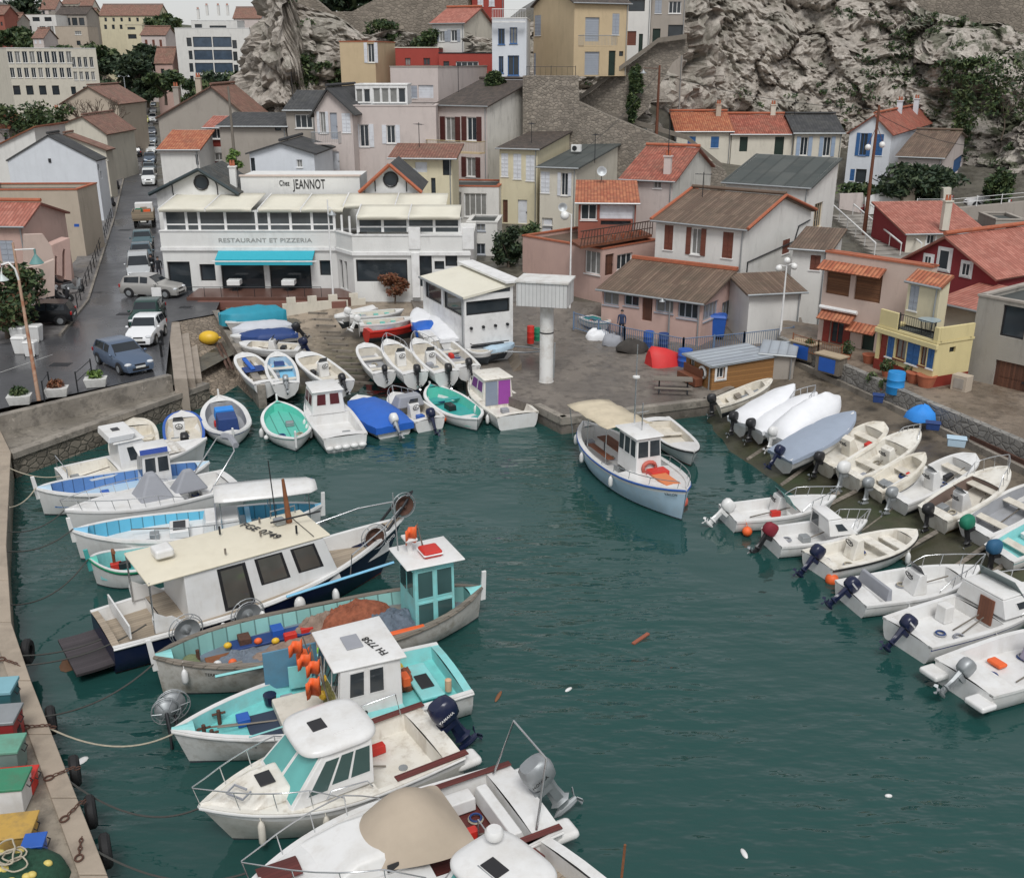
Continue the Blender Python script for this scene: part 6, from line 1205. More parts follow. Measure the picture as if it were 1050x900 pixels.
for P_,h,k in fits:fitting(rest,P_,h,k,rv=.25)
for h in hl[2:4]:
 x=(h[0]+h[1])/2;m=MB();m.lathe([(.65,0),(.6,.75),(.02,.76)],12,(x,.12,2.05-2+.0));
def band(name,z0_,z1_,th,mat,out=0):
 m=MB()
 for a,b in zip(pts,pts[1:]):
  d=(b-a).normalized();n=V((d.y,-d.x,0));q=[a+n*out-d*out*.4,b+n*out+d*out*.4,b-n*th,a-n*th]
  m.hexa([V((p.x,p.y,z0_))-O for p in q],[V((p.x,p.y,z1_))-O for p in q])
 return m.build(name,mat,rest)
band('cornice',zb1-.12,zb1+.1,.1,WHITE,.14);band('parapet',zb1+.1,zb2+.05,.2,RWALL,.04);band('parapet_cap',zb2+.05,zb2+.13,.24,WHITE,.1)
lettering('RESTAURANT ET PIZZERIA',rest,V((xl(224,247),YL-.05,zl(248.5)))-O,(1,0,0),(0,0,1),.42,pm('grey_lettering',(.3,.3,.29),.7),sx=1.25)
VGL=glass('veranda_glass',(.075,.085,.09),.05)
def glazed(xs_,Y,za,zc,zm,mat=WHITE):
 fm=MB();W=.09
 for x in xs_:fm.bx(x-W-XL,x+W-XL,Y-YL-.06,Y-YL+.1,za-2,zc-2)
 for a,b in zip(xs_,xs_[1:]):
  for z in(zm,zc-.12):fm.bx(a+W-XL,b-W-XL,Y-YL-.04,Y-YL+.06,z-2,z+.1-2)
 f=fm.build('window_frame',mat,rest)
 for a,b in zip(xs_,xs_[1:]):
  for z_0,z_1 in((za,zm),(zm+.1,zc-.12)):
   q=MB();q.bx(a+W-XL,b-W-XL,Y-YL,Y-YL+.02,z_0-2,z_1-2);q.build('pane',VGL,f)
glazed([xl(p,225)for p in(168,190,203,230,262,275,297,319,342)],YL+.25,zb2+.1,zw,zl(231.5))
glazed([xl(p,235,YR)for p in(367,392,418,445,471)],YR+.25,zr2+.1,zwr,zl(238.5,YR)+.3)
m=MB();a,b=V((XM-.1,YL+.3,0)),V((xl(366,235,YR),YR+.4,0))
for k in range(4):p=a.lerp(b,k/3);m.bx(p.x-.07-XL,p.x+.07-XL,p.y-.07-YL,p.y+.07-YL,zb2+.05-2,zwr-2)
m.build('corner_posts',WHITE,rest)
m=MB()
for px in(425,480):x=xl(px,245,YR);m.bx(x-.4-XL,x+.4-XL,YR-YL-.12,YR-YL+.3,zr1+.1-2,zr2+.45-2);m.build('pier',WHITE,rest,bevel=.03);m=MB()
m.bx(xl(427,280,YR)-.3-XL,xl(427,280,YR)+.25-XL,YR-YL-.28,YR-YL+.02,.1,zr1-2.1);m.build('pier',WHITE,rest,bevel=.03)
def awning(px0,px1,Y0,za,Y1,zc,n):
 x0,x1=xl(px0,215,Y0),xl(px1,215,Y0);dx=(x1-x0)/n
 for i in range(n):
  a,b=x0+i*dx-XL+.04,x0+(i+1)*dx-XL-.04;m=MB();k=5;rr_=[]
  for j in range(k+1):t=j/k;rr_.append([(lerp(a,b,u/4),lerp(Y0,Y1,t)-YL,lerp(za,zc,t)-2-.06*math.sin(math.pi*t)*math.sin(math.pi*u/4))for u in range(5)])
  rr_.insert(0,[(x,y,z-.22)for x,y,z in rr_[0]])
  m.loft(rr_,False);o=m.build('awning',AWN,rest,50);o.modifiers.new('thick','SOLIDIFY').thickness=.04
  m=MB();m.bx(a-.07,a-.01,Y0-YL,Y0-YL+.05,za-2-.2,za-2+.05);m.tube([(a-.04,Y0-YL,za-2),(a-.04,Y1-YL,zc-2+.03)],.05,5);m.build('awning_rail',WHITE,o)
awning(162,258,YL-.25,zw+.15,YL+4.5,zl(198,YL+4.5),2);awning(264,352,YL-.1,zw+.1,YL+4.5,zl(199,YL+4.5),2)
awning(365,472,YR-.25,zwr+.15,YR+2.3,zl(210,YR+2.3),2);awning(352,458,YR+2.4,zl(211,YR+2.4),YR+5.5,zl(198,YR+5.5),2)
YS=YL+5
m=MB();x0,x1=xl(247,190,YS),xl(369,190,YS);zs0,zs1=zl(206,YS),zl(181,YS)
m.bx(x0-XL,x1-XL,YS-YL,YS-YL+4,zs0-2-2,zs1-2);m.build('sign_wall',RWALL,rest)
m=MB();m.bx(x0-.08-XL,x1+.08-XL,YS-YL-.08,YS-YL+.3,zs1-2,zs1-1.9);m.build('sign_coping',pm('pale_coping',(.6,.5,.44),.8),rest)
lettering('Chez',rest,V((xl(286.5,190,YS),YS-.02,zl(190.5,YS)))-O,(1,.0,0),(0,0,1),.55,BLACKT,sx=.62);lettering('JEANNOT',rest,V((xl(301,193,YS),YS-.02,zl(193.5,YS)))-O,(1,0,0),(0,0,1),.95,BLACKT,sx=.54)
def gable(pa,pb,ap,Yg,rm,barge,dep=6):
 a,b,c=(pl_(q[0],q[1],Yg)-O for q in(pa,pb,ap));e=max(a.z,b.z);a.z=b.z=(a.z+b.z)/2
 m=MB();lo=zb1-2
 m.slab([(a.x+.4,a.y,lo),(b.x-.4,a.y,lo),(b.x-.4,a.y,b.z+.2),(c.x,c.y,c.z-.08),(a.x+.4,a.y,a.z+.2)],dep-.5,down=V((0,1,0)));g=m.build('gable',RWALL,rest)
 roofslab(rest,[[(a.x,a.y+dep,a.z),(a.x,a.y-.45,a.z),(c.x,c.y-.45,c.z),(c.x,c.y+dep,c.z)],[(b.x,b.y-.45,b.z),(b.x,b.y+dep,b.z),(c.x,c.y+dep,c.z),(c.x,c.y-.45,c.z)]],rm,None,'gable_roof',.12)
 for s_,e_ in((a,c),(b,c)):m=MB();m.tube([s_+V((0,-.5,-.05)),e_+V((0,-.5,-.05))],.13,4);m.build('barge_board',barge,g)
 x,z=c.x,lerp(a.z,c.z,.42);r=.5;m=MB();m.tube([(x+r*math.cos(t),a.y-.03,z+r*math.sin(t))for t in[2*math.pi*i/20 for i in range(20)]],.07,6,closed=True);w_=m.build('round_window',DARK,g)
 m=MB();m.face([(x+r*math.cos(t),a.y-.02,z+r*math.sin(t))for t in[2*math.pi*i/20 for i in range(20)]]);m.build('pane',GLASS,w_)
 for u in(.25,.75):m=MB();xx=lerp(a.x,b.x,u);zz=lerp(a.z,c.z,.5);m.tube([(xx,a.y-.02,zz-1.0),(xx,a.y-.06,zz-.3),(xx,a.y-.45,zz-.02)],.05,5);m.build('bracket',IRON,g)
gable((155,201),(246,195),(205,172.5),YL+4,tiles('dark_green_grey_tiles',(.04,.045,.045),(.085,.09,.085),lich=.3),pm('dark_green_board',(.02,.035,.04),.6));gable((369,197),(433,195),(400,167.5),YR+6,TS,COPT)
chimney(rest,xl(239,180,YL+5)-XL,5,zl(186,YL+5)-2,.45,1.0,RWALL)
m=MB();x0,x1=xl(224.5,258)-XL,xl(323,258)-XL;z1,z0b=zl(257)-2,zl(265)-2
m.hexa([(x0,-1.15,z0b),(x1,-1.15,z0b),(x1,-.02,z1-.05),(x0,-.02,z1-.05)],[(x0,-1.2,z0b+.12),(x1,-1.2,z0b+.12),(x1,-.02,z1+.06),(x0,-.02,z1+.06)])
TQ=pm('turquoise_blind',(.03,.38,.48),.65,var=.06);o=m.build('blind',TQ,rest);m=MB();m.tube([(x0-.2,-1.2,z0b),(x1+.3,-1.2,z0b)],.05,6);m.build('blind_bar',WHITE,o)
m=MB();m.slab([(x0,-1.2,z0b-.02),(x1,-1.2,z0b-.02),(x1,-1.2,z0b-.25),(x0,-1.2,z0b-.25)],.02);m.build('valance',TQ,o)
ter=thing('tiled_terrace','low dark red tiled terrace in front of the restaurant doors','terrace',(0,0,0));a,b=xl(205,305),xl(362,303,YR)
m=MB();m.bx(a,b,YL-3.0,YL-.05,1.6,2.32);m.build('deck',pm('dark_red_tiles',(.12,.06,.045),.35,var=.25),ter,bevel=.02);m=MB();m.bx(a+.8,b-.3,YL-3.35,YL-3.02,1.5,2.1);m.build('step',pm('red_tile_step',(.2,.09,.07),.5),ter,bevel=.02)
m=MB();m.tube([(a+.1,YL-2.9,3.0),(b-2,YL-2.9,3.0)],.025,5)
for i in range(9):x=lerp(a+.1,b-2,i/8);m.tube([(x,YL-2.9,2.3),(x,YL-2.9,3.0)],.02,5)
m.build('rail',IRON,ter)
for i,px in enumerate((244,299)):
 t=thing('table',('table with white cloth inside the left restaurant opening','table with white cloth inside the right restaurant opening')[i],'table',(xl(px,295),YL-.75,2.33));m=MB();m.cb((0,0,.4),.9,.8,.36);m.build('tablecloth',WHITE,t,bevel=.03);m=MB();m.cb((0,0,0),.1,.1,.4);m.cb((0,0,0),.4,.4,.04);m.build('leg',IRON,t)
wl=thing('terrace_wall','low crenellated cream wall along the top of the slipway','wall');p0,p1=at(290,318,1.75),at(375,312,1.75);m=MB();d=(p1-p0).normalized();L_w=(p1-p0).length
strip(m,p0,p1,0,.25,1.0,2.15,V((-d.y,d.x,0)))
m.build('wall',S['cream'],wl);
for k in range(4):m=MB();q=p0+d*(L_w*(k+.4)/4);m.cb((q.x,q.y+.12,2.15),.6,.24,.4,math.atan2(d.y,d.x));m.build('merlon',S['cream'],wl)
m=MB();m.slab([at(420,305,1.93),V((-1,69,1.95)),V((4,69.5,1.95)),V((4,82,2.3)),V((-27,82,2.2)),V((-27.5,YL-4,1.98)),at(176,296,1.97),at(224,303,1.97)],1.5,down=V((0,0,-1)));structure(m,'forecourt',quay_mat('forecourt_paving',(.17,.155,.14),0))
m=MB()
for q in([at(488,350,.81),V((3.5,65.8,.81)),V((4,69.6,1.9)),V((-1,69.1,1.9))],[at(488,350,.81),V((-1,69.1,1.9)),at(420,305,1.92),at(436,345,1.5)],[V((3.5,65.8,.81)),V((18.6,62.2,.81)),V((19,66,1.7)),V((4,69.6,1.9))]):m.face(q)
structure(m,'quay_apron',PLATF)
# ---------------------------------------------------------------- kiosk pavilion, crane, wooden cabin
KI=house('white glazed pavilion with cream canvas roof on the slipway head',('B3',323,517),('B3',490,599),64.1,WHITE,('sb',.5,AWN),[F('h','B3',332,548,398,618),F('h','B3',406,580,480,662),RR('h','B3',498,612,672,668)],pxb=526,zb=1.5,name='pavilion',cat='pavilion',ov=.12)
m=MB();w_,d_,h_=KI['w'],KI['d'],KI['h']
m.face([(w_+.02,.6,h_+.05),(w_+.02,d_-.2,h_+.05),(w_+.02,d_-.2,h_+.4),(w_+.02,.7,h_+.1)]);m.build('gable_pane',GLASS,KI)
m=MB();m.bx(-.3,w_+.3,d_-.6,d_+.5,h_+.56,h_+.68);m.build('roof_panel',WHITE,KI)
for k in range(4):m=MB();m.lathe([(.09,0),(.09,.12)],8,(0,0,0));o=m.build('bulkhead_lamp',IRON,KI);o.matrix_local=Matrix.Translation((w_,d_*(k+.5)/4,h_-1.9))@Matrix.Rotation(R(90),4,'Y')
m=MB();m.bx(w_+.02,w_+.06,d_*.12,d_*.8,h_-3.1,h_-2.95);m.tube([(w_+.1,d_*.1,h_-2.8),(w_+.4,d_*.1,h_-2.8),(w_+.4,d_*.85,h_-2.8)],.03);m.build('rack',IRON,KI)
p=at(560,391,.8);cr=thing('harbour_crane','white concrete boat crane column carrying a box shaped machine room','crane',p)
CRW=pm('crane_white',(.66,.66,.64),.7,var=.06,grime=.6,gcol=(.3,.24,.18),gs=1.2)
zt=atD(560,322,53).z-.8;m=MB();m.lathe([(.42,0),(.38,.1),(.37,zt+.3)],24);m.build('column',CRW,cr,40);m=MB();m.lathe([(.385,0),(.385,.07)],24,(0,0,zt-1.6));m.build('collar',IRON,cr,40)
zt2=atD(560,292,53).z-.8;m=MB();m.cb((-.1,.05,zt),2.75,1.9,zt2-zt-.15,R(-14));bx_=m.build('machine_room',planks('ribbed_white_sheet',(.64,.64,.63),.2,0,.04,.6),cr,bevel=.02);m=MB();m.cb((-.1,.05,zt2-.15),2.9,2.05,.12,R(-14));m.build('roof_slab',CRW,cr,bevel=.02)
m=MB();m.tube([(.4,0,.2),(.45,0,2.2)],.05,6);m.build('pipe',GALV,cr)
WOODC=planks('cabin_boards',(.34,.17,.06),.14,2,.15)
CB=house('varnished wooden harbour cabin with lifebuoy and grey roof',('',704,362),('',731,374.5),57,WOODC,('sb',.15,tiles('grey_sheet_roof',(.3,.33,.37),(.38,.42,.46),.5,3,.2)),[RR('sf','',735,377,743,388),F('w','',707,367,712,380)],d=4,zb=.75,ov=.12,name='cabin',cat='cabin')
m=MB();m.tube([(CB['w']*.68+.3*math.cos(a),-.07,CB['h']-.62+.3*math.sin(a))for a in[2*math.pi*i/20 for i in range(20)]],.08,8,closed=True);rb=m.build('lifebuoy',GEL,None,60);rb.location=CB.location;rb.rotation_euler=CB.rotation_euler;tag(rb,'white lifebuoy hanging on the wooden cabin wall','lifebuoy')
m=MB();m.bx(.1,CB['w']-.2,-.6,-.12,1.9,2.35);m.bx(.1,CB['w']-.2,-.2,-.12,2.35,2.8);o=m.build('bench',BROWNW,None,bevel=.02);o.location=CB.location;o.rotation_euler=CB.rotation_euler;o.scale=(.8,1,1);tag(o,'dark wooden bench against the wooden cabin','bench')
pt=thing('picnic_table','grey slatted picnic table on the landing stage beside the cabin','table',at(690,402,.8),R(-8));m=MB();m.bx(-1,1,-.4,.4,.72,.77);m.build('table_top',OLDW,pt,bevel=.01)
for x in(-.75,.75):m=MB();m.tube([(x,-.35,0),(x,.2,.72)],.04,5);m.tube([(x,.35,0),(x,-.2,.72)],.04,5);m.build('leg',IRON,pt)
for sd in(-1,1):m=MB();m.bx(-1,1,sd*.75-.13,sd*.75+.13,.42,.46);m.build('seat',OLDW,pt,bevel=.01)
lo=house('low grey roofed shelter joining the wooden cabin',('',780,361),('',815,366),56.3,S['grey'],('sb',.1,tiles('grey_sheet_roof',(.3,.33,.37),(.38,.42,.46))),[],d=2.4,zb=.6,yaw=-18,ov=.1,name='shelter',cat='shelter')
# ---------------------------------------------------------------- fences and railings
def railing(label,pts,h,mat,gap=.14,post=1.6,name='fence',cat='fence',bars=True,r=.02,lean=0):
 t=thing(name,label,cat,pts[0]);o0=V(pts[0]);B=MB();RL=MB()
 for a,b in zip(pts,pts[1:]):
  a,b=V(a)-o0,V(b)-o0;L=(b-a).length;n=max(1,int(L/post))
  for i in range(n+1):q=a.lerp(b,i/n);m=MB();m.cb((q.x,q.y,q.z),r*2.6,r*2.6,h+.06);m.build('post',mat,t)
  for k in((.98,.12)if bars else(.98,.55)):RL.tube([a+V((0,0,h*k)),b+V((0,0,h*k))],r,5)
  if bars:
   n=int(L/gap)
   for i in range(n):q=a.lerp(b,(i+.5)/n);B.tube([q+V((0,0,h*.12)),q+V((0,0,h*.98))],r*.5,4)
 rl=RL.build('rail',mat,t)
 if bars:o=B.build('bars',mat,t)
 return t
BLF=pm('grey_blue_fence_paint',(.13,.2,.32),.6,var=.2,grime=.3)
railing('grey blue bar fence along the landing stage below the pink veranda',[at(588,338,.95),at(640,354,.82),at(700,366,.82),at(762,360,.9),at(812,354,1.1)],1.15,BLF,r=.032)
railing('rusty red garden railing beside the pink house',[at(812,358,2.2),at(838,366,2.2),at(862,372,2.2)],.9,RUST)
railing('black wrought iron railing along the street pavement',[zr(atg(*q),.12)for q in((80,318),(97,276),(108,245),(116,222))],.9,IRON,bars=False,post=2.2)
railing('iron hoop barrier beside the left planters',[at(46,412,2),at(52,402,2)],1,IRON,bars=False)
railing('iron hoop barrier between the two right planters',[at(80,402,2),at(95,388,2)],1,IRON,bars=False)
TBX=[at(*zp('B5',x,y),2)for x,y in((0,0),)]
w_,d_,h_=HY['w'],HY['d'],HY['h']
ut=house('yellow upper room with striped shutter and little tile roof on the roof terrace',('B5',592,412),('B5',720,438),53.2,S['paley'],('sb',.45,TO),[F('sc','B5',592,437,628,540,sh=SHG)],d=.7,ov=.12,zb=HY.location.z+h_,name='rooftop_hut',cat='roof room')
for i,(x0,x1,y0,y1,hh)in enumerate(((0,w_*.32,0,.16,.95),(w_*.93,w_+.02,0,.16,.8),(w_-.14,w_+.02,.17,d_,.8))):m=MB();m.bx(x0,x1,y0,y1,h_+.1,h_+hh);m.build('terrace_parapet',S['yellow'],HY,bevel=.02)
m=MB();m.bx(-.12,w_+.12,-.14,.05,h_-.28,h_-.02);m.build('cornice',S['yellow'],HY,bevel=.03)
Mh=HY.matrix_basis;r0,r1=Mh@V((w_*.33,.08,h_+.1)),Mh@V((w_*.92,.08,h_+.1));railing('black balcony railing on the yellow house roof terrace',[r0,r1],.85,IRON,name='balcony_railing',cat='railing')
tb=thing('terrace_table','glass topped terrace table on the yellow house roof','table',Mh@V((w_*.6,1.0,h_+.05)));m=MB();m.lathe([(.55,.7),(.55,.74)],16);m.build('table_top',pm('pale_glass',(.3,.38,.42),.15),tb)
for a in range(4):m=MB();m.tube([(.3*math.cos(a*1.57),.3*math.sin(a*1.57),0),(.4*math.cos(a*1.57),.4*math.sin(a*1.57),.7)],.02,5);m.build('leg',IRON,tb)
w_,h_=HP['w'],HP['h'];Pi=HP.matrix_basis.inverted();Nn=V((math.sin(HP.rotation_euler.z),-math.cos(HP.rotation_euler.z),0));P0h=HP.location
def lp(x,y):q=onplane(*zp('B5',x,y),P0h,Nn);q=Pi@q;return q.x,q.z
for x0,y0,x1,y1,dp,mt in((250,345,500,393,.7,TO),(245,540,378,578,.6,TO),(358,590,468,620,.6,TO)):
 (xa,za),(xb,zb_)=lp(x0,y0),lp(x1,y1);z=max(za,zb_)if False else(za+zb_)/2
 roofslab(HP,[[(xa,-dp,z-.2),(xb,-dp,z-.2),(xb,-.01,z+.22),(xa,-.01,z+.22)]],mt,None,'tile_canopy',.08)
(xa,za),(xb,zb_)=lp(242,512),lp(388,556);m=MB();m.tube([(xa,-.12,(za+zb_)/2),(xb,-.12,(za+zb_)/2)],.12,8);m.build('rolled_blind',WHITE,HP)
h2=[onplane(*zp('B4',x,y),V((6.2,71,0)),V((.67,-.74,0)).normalized())for x,y in((60,452),(150,462),(345,430))]
dk=thing('timber_balcony','dark timber balcony cluttered with plants on the salmon house roof','balcony',h2[1]);zt=h2[1].z
m=MB();a,b,c=[q-h2[1]for q in(V((h2[0].x,h2[0].y,zt)),V((h2[1].x,h2[1].y,zt)),V((h2[2].x,h2[2].y,zt)))];bkv=V((-.6,2.6,0));m.slab([a,b,c,c+bkv,a+bkv],.18,down=V((0,0,-1)));m.build('deck',BROWNW,dk)
m=MB()
for p,q in((a,b),(b,c)):
 L=(q-p).length;n=int(L/.3)
 m.tube([p+V((0,0,1)),q+V((0,0,1))],.045,5);m.tube([p+V((0,0,.5)),q+V((0,0,.5))],.035,5)
 for i in range(n+1):s_=p.lerp(q,i/n);m.tube([s_,s_.lerp(q,.12)+V((0,0,1.0))],.03,4)
m.build('balustrade',pm('dark_brown_wood',(.07,.04,.03),.7,var=.3),dk)
for i in range(5):m=MB();q=b.lerp(c,.1+i*.18)+V((-.2,.5,0));m.lathe([(.12,0),(.17,.3),(.02,.3)],8,q);m.build('flower_pot',COPT,dk)
m=MB();w0=b+V((0,.35,1.0));m.slab([b+V((-.2,.4,0)),c+V((-.2,.4,0)),c+V((-.2,.4,2.1)),b+V((-.2,.4,2.1))],.05);
def balcony(label,k,x0,y0,x1,y1,D,yaw,dp,mat,rail_mat,hr=.9):
 a,b=zp(k,x0,y0),zp(k,x1,y1);p=atD(*a,D);dr=V((math.cos(R(yaw)),math.sin(R(yaw)),0));k_=(b[0]-525)/FPX;r=p-CP
 L=(k_*r.dot(CF)-r.x)/(dr.x-k_*dr.dot(CF));t=thing('balcony',label,'balcony',p,R(yaw));m=MB();m.bx(0,L,-dp,0,-.12,0);m.build('slab',mat,t);m=MB();R0=MB()
 q=[(0,0,0),(0,-dp,0),(L,-dp,0),(L,0,0)]
 for u,v in zip(q,q[1:]):
  u,v=V(u),V(v);R0 .tube([u+V((0,0,hr)),v+V((0,0,hr))],.035,5);n=max(2,int((v-u).length/.16))
  for i in range(n+1):s_=u.lerp(v,i/n);m.tube([s_,s_+V((0,0,hr))],.014,4)
 R0 .build('rail',rail_mat,t);m.build('bars',rail_mat,t);return t
balcony('yellowish balcony under the dark red french shutters','2',790,598,1002,604,94,-28,1.0,S['ochre'],pm('straw_screen',(.42,.33,.18),.8),.95);balcony('small iron balcony on the rose gable house','2',322,568,428,572,90.2,-8,.9,S['rose'],GALV)
balcony('concrete balcony with thin railing on the big ochre house','3',440,182,572,184,100,24,1.1,S['ochre'],GALV);balcony('terrace parapet rail on the narrow white house','3',97,86,230,86,100.6,-4,.3,WHITE,WHITE,1.1)
stt=thing('outside_stair','grey concrete stair with white handrails climbing to the upper road','stair',at(890,262,2.6));a0=V(stt.location);hi=atD(872,220,92)-a0;lo_=atD(920,262,76)-a0
m=MB()
for i in range(12):q=lo_.lerp(hi,i/11);m.cb((q.x,q.y,q.z-1.6),3.4,1.3,1.5,R(15))
m.build('steps',CONC,stt)
for dx in(-1.7,1.7,.2):m=MB();m.tube([lo_+V((dx,0,.9)),hi+V((dx,0,.9))],.07,5);[m.tube([lo_.lerp(hi,k/5)+V((dx,0,0)),lo_.lerp(hi,k/5)+V((dx,0,.9))],.035,4)for k in range(6)];m.build('handrail',WHITE,stt)
def wallpx(label,k,pts,D,yaw,mat,th,name='wall',cat='wall'):return pixwall(name,label,[zp(k,x,y)for x,y in pts],zp(k,*pts[0]),D,R(yaw),mat,th,cat)[0]
wallpx('white arched garden gate beside the pine tree','G',[(195,210),(195,122),(240,103),(295,92),(345,100),(398,118),(398,200)],97,0,WHITE,.15,'gate','gate');wallpx('pale rendered garden wall left of the white gate','G',[(55,180),(60,100),(185,95),(185,205)],97.3,0,S['rose'],.3)
wallpx('square brown gate pillar beside the parked cars','G',[(398,195),(402,72),(465,70),(462,165)],96,0,S['beige'],.8,'gate_pillar','pillar');wallpx('pale gate pillar in front of the blue shuttered beige house','G',[(615,160),(618,68),(660,66),(655,180)],94,0,S['cream'],.7,'gate_pillar','pillar')
wallpx('long grey retaining wall of the upper road','G',[(640,215),(660,178),(1060,140),(1060,235),(700,240)],88,-6,S['grey'],.5,'retaining_wall')
rr0=[onplane(*zp('G',x,y),zpp,V((math.sin(R(-6)),-math.cos(R(-6)),0)))for zpp in[atD(*zp('G',640,215),88)]for x,y in((470,178),(660,178),(1060,142))];railing('white rail on the upper road wall',rr0,.8,WHITE,bars=False)
wallpx('cream garden wall with small square openings left of the street','E',[(190,700),(190,380),(330,375),(395,470),(420,570),(420,800)],66,38,S['blush'],.4,'garden_wall');pg=wallpx('tall pink gateway with two arched openings beside the street','E',[(412,690),(400,462),(535,405),(553,735),(505,725),(503,500),(490,485),(480,520),(480,700),(445,690),(440,550),(425,540),(420,690)],71,58,S['salmon'],.9,'gateway','gateway')
wallpx('low pink wall behind the scooters','E',[(170,900),(170,640),(300,620),(420,570),(420,850)],62,38,S['blush'],.4,'garden_wall')
m=MB();q=[onplane(*zp('E',x,y),atD(*zp('E',570,300),81),V((0,-1,0)))for x,y in((570,320),(607,320),(607,298),(570,298))];m.slab(q,.05);tag(m.build('street_plate',BLUE),'small blue street name plate on the beige building','sign')
w_,d_=H1['w'],H1['d'];m=MB();m.tube([(w_+.06,.5,2.2),(w_+.06,.6,5.2),(w_+.06,d_*.75,5.6),(w_+.06,d_*.8,6.6),(w_+.06,d_-.2,6.8)],.05,5);m.build('wall_pipe',IRON,H1)
# ---------------------------------------------------------------- cars
HLG=pm('headlamp_glass',(.6,.62,.64),.1);TLG=pm('tail_lamp',(.35,.01,.01),.2);PLATE=pm('number_plate',(.7,.7,.66),.5)
CARGL=glass('car_glass',(.02,.025,.03),.04)
def car(label,px,py,yaw,col,L=4.0,W=1.7,H=1.45,style='hatch',dz=0,group='cars parked along the street',z=None,name='parked_car',cat='car',simple=False):
 p=atg(px,py)if z is None else at(px,py,z);t=thing(name,label,cat,(p.x,p.y,p.z+dz),R(yaw),group)
 paint=pm('car_paint_%d_%d_%d'%tuple(int(x*100)for x in col),col,.22,.25 if max(col)<.6 else 0,var=.05)
 h=L/2;w=W/2;zbelt=H*.62
 if style=='van':xs=[(-h,.55,.9),(-h+.05,.97,1),(-h+.5,1,1),(h-1.6,1,1),(h-.95,.66,.0),(h-.25,.58,0),(h,.45,0)]
 st={'hatch':[(-h,.52,0,.92),(-h+.1,.62,0,.96),(-h+.35,.64,.93,1),(-.25*L/2,.64,1,1),(.02*L,.63,.97,1),(h-1.2,.61,0,.98),(h-.3,.53,0,.94),(h,.36,0,.84)],'van':[(-h,.55,0,.94),(-h+.06,.6,.96,.98),(-h+.4,.6,1,1),(0,.6,1,1),(.12*L,.6,.97,1),(h-.85,.58,0,1),(h-.2,.48,0,.95),(h,.34,0,.85)]}[style]
 m=MB();rings=[]
 for x,b,r,wf in st:
  ww=w*wf;zb_=H*b;zr_=H*r if r else zb_+.02;wr=ww*.78 if r else ww*.8
  rings.append([(x,-ww*.9,.22),(x,-ww,.45),(x,-ww*.97,zb_),(x,-wr,zr_),(x,wr,zr_),(x,ww*.97,zb_),(x,ww,.45),(x,ww*.9,.22)])
 m.loft(rings);bd=m.build('body',paint,t,50,bevel=0)
 def pane(q,u0,u1,v0,v1,nm='window'):m=MB();m.slab(sub(q,u0,u1,v0,v1,.012),.02);m.build(nm,CARGL,t)
 i3,i4,i5,i2,i1=3,4,5,2,1
 A,B_=rings[i4],rings[i5];pane([B_[2],B_[5],A[4],A[3]],.05,.95,.12,.95,'windscreen');A,B_=rings[i1],rings[i2];pane([A[5],A[2],B_[3],B_[4]],.08,.92,.1,.92,'rear_window')
 for s0,s1 in((rings[2],rings[3]),(rings[3],rings[4])):
  pane([s0[2],s1[2],s1[3],s0[3]],.06,.94,.12,.88);pane([s1[5],s0[5],s0[4],s1[4]],.06,.94,.12,.88)
 q=[rings[5][5],rings[4][5],rings[4][4],rings[4][4]]
 for x in(-h+.72,h-.78):
  for sd in(1,-1):
   m=MB(Matrix.Translation((x,sd*(w-.08),.31))@Matrix.Rotation(R(90),4,'X'));m.lathe([(.2,-.11),(.31,-.1),(.32,0),(.31,.1),(.2,.11)],16);o=m.build('wheel',RUBBER,t,40)
   m=MB(Matrix.Translation((x,sd*(w-.08),.31))@Matrix.Rotation(R(90),4,'X'));m.lathe([(.19,-.115),(.05,-.125),(.05,.125),(.19,.115)],10);m.build('rim',GALV,o)
   m=MB();n=9;m.slab([(x+.39*math.cos(a),sd*(w+.004),.3+.38*math.sin(a))for a in[math.pi*k/n for k in range(n+1)]],.01);m.build('wheel_arch',DARK,t)
 for sd in(1,-1):
  m=MB();m.ell((h-.16,sd*w*.68,H*.43),.16,.2,.09,10,6);m.build('headlight',HLG,t,60);m=MB();m.bx(-h-.01,-h+.1,sd*w*.86-.1,sd*w*.86+.1,H*.46,H*.6);m.build('tail_light',TLG,t,bevel=.02)
  m=MB();m.ell((.16*L,sd*(w+.08),H*.66),.08,.1,.07,8,6);m.build('mirror',paint,t,60)
 m=MB();m.bx(h-.06,h+.025,-w*.5,w*.5,.3,.42);m.bx(h-.09,h-.005,-w*.32,w*.32,H*.37,H*.43);m.build('grille',DARK,t);m=MB();m.bx(h+.02,h+.035,-.26,.26,.42,.52);m.build('number_plate',PLATE,t);m=MB();m.bx(-h-.02,-h+.01,-.26,.26,.5,.6);m.build('number_plate',PLATE,t)
 return t
car('blue grey hatchback angled near the quay parapet',128,376,-47,(.1,.14,.21),4.2,1.75,1.42,group='cars parked by the quay');car('white city car facing the harbour behind the blue hatchback',151,349,-86,(.72,.73,.74),3.6,1.64,1.47,group='cars parked by the quay')
car('dark green estate car behind the white city car',152,331,-82,(.02,.06,.05),4.1,1.7,1.4,group='cars parked by the quay');car('silver hatchback standing sideways beside the restaurant',158,303,-10,(.42,.41,.39),4.2,1.74,1.5,group='cars parked by the quay')
car('black three door hatchback on the left pavement',44,334,192,(.012,.013,.015),3.9,1.7,1.42,dz=.13,group='cars parked by the quay')
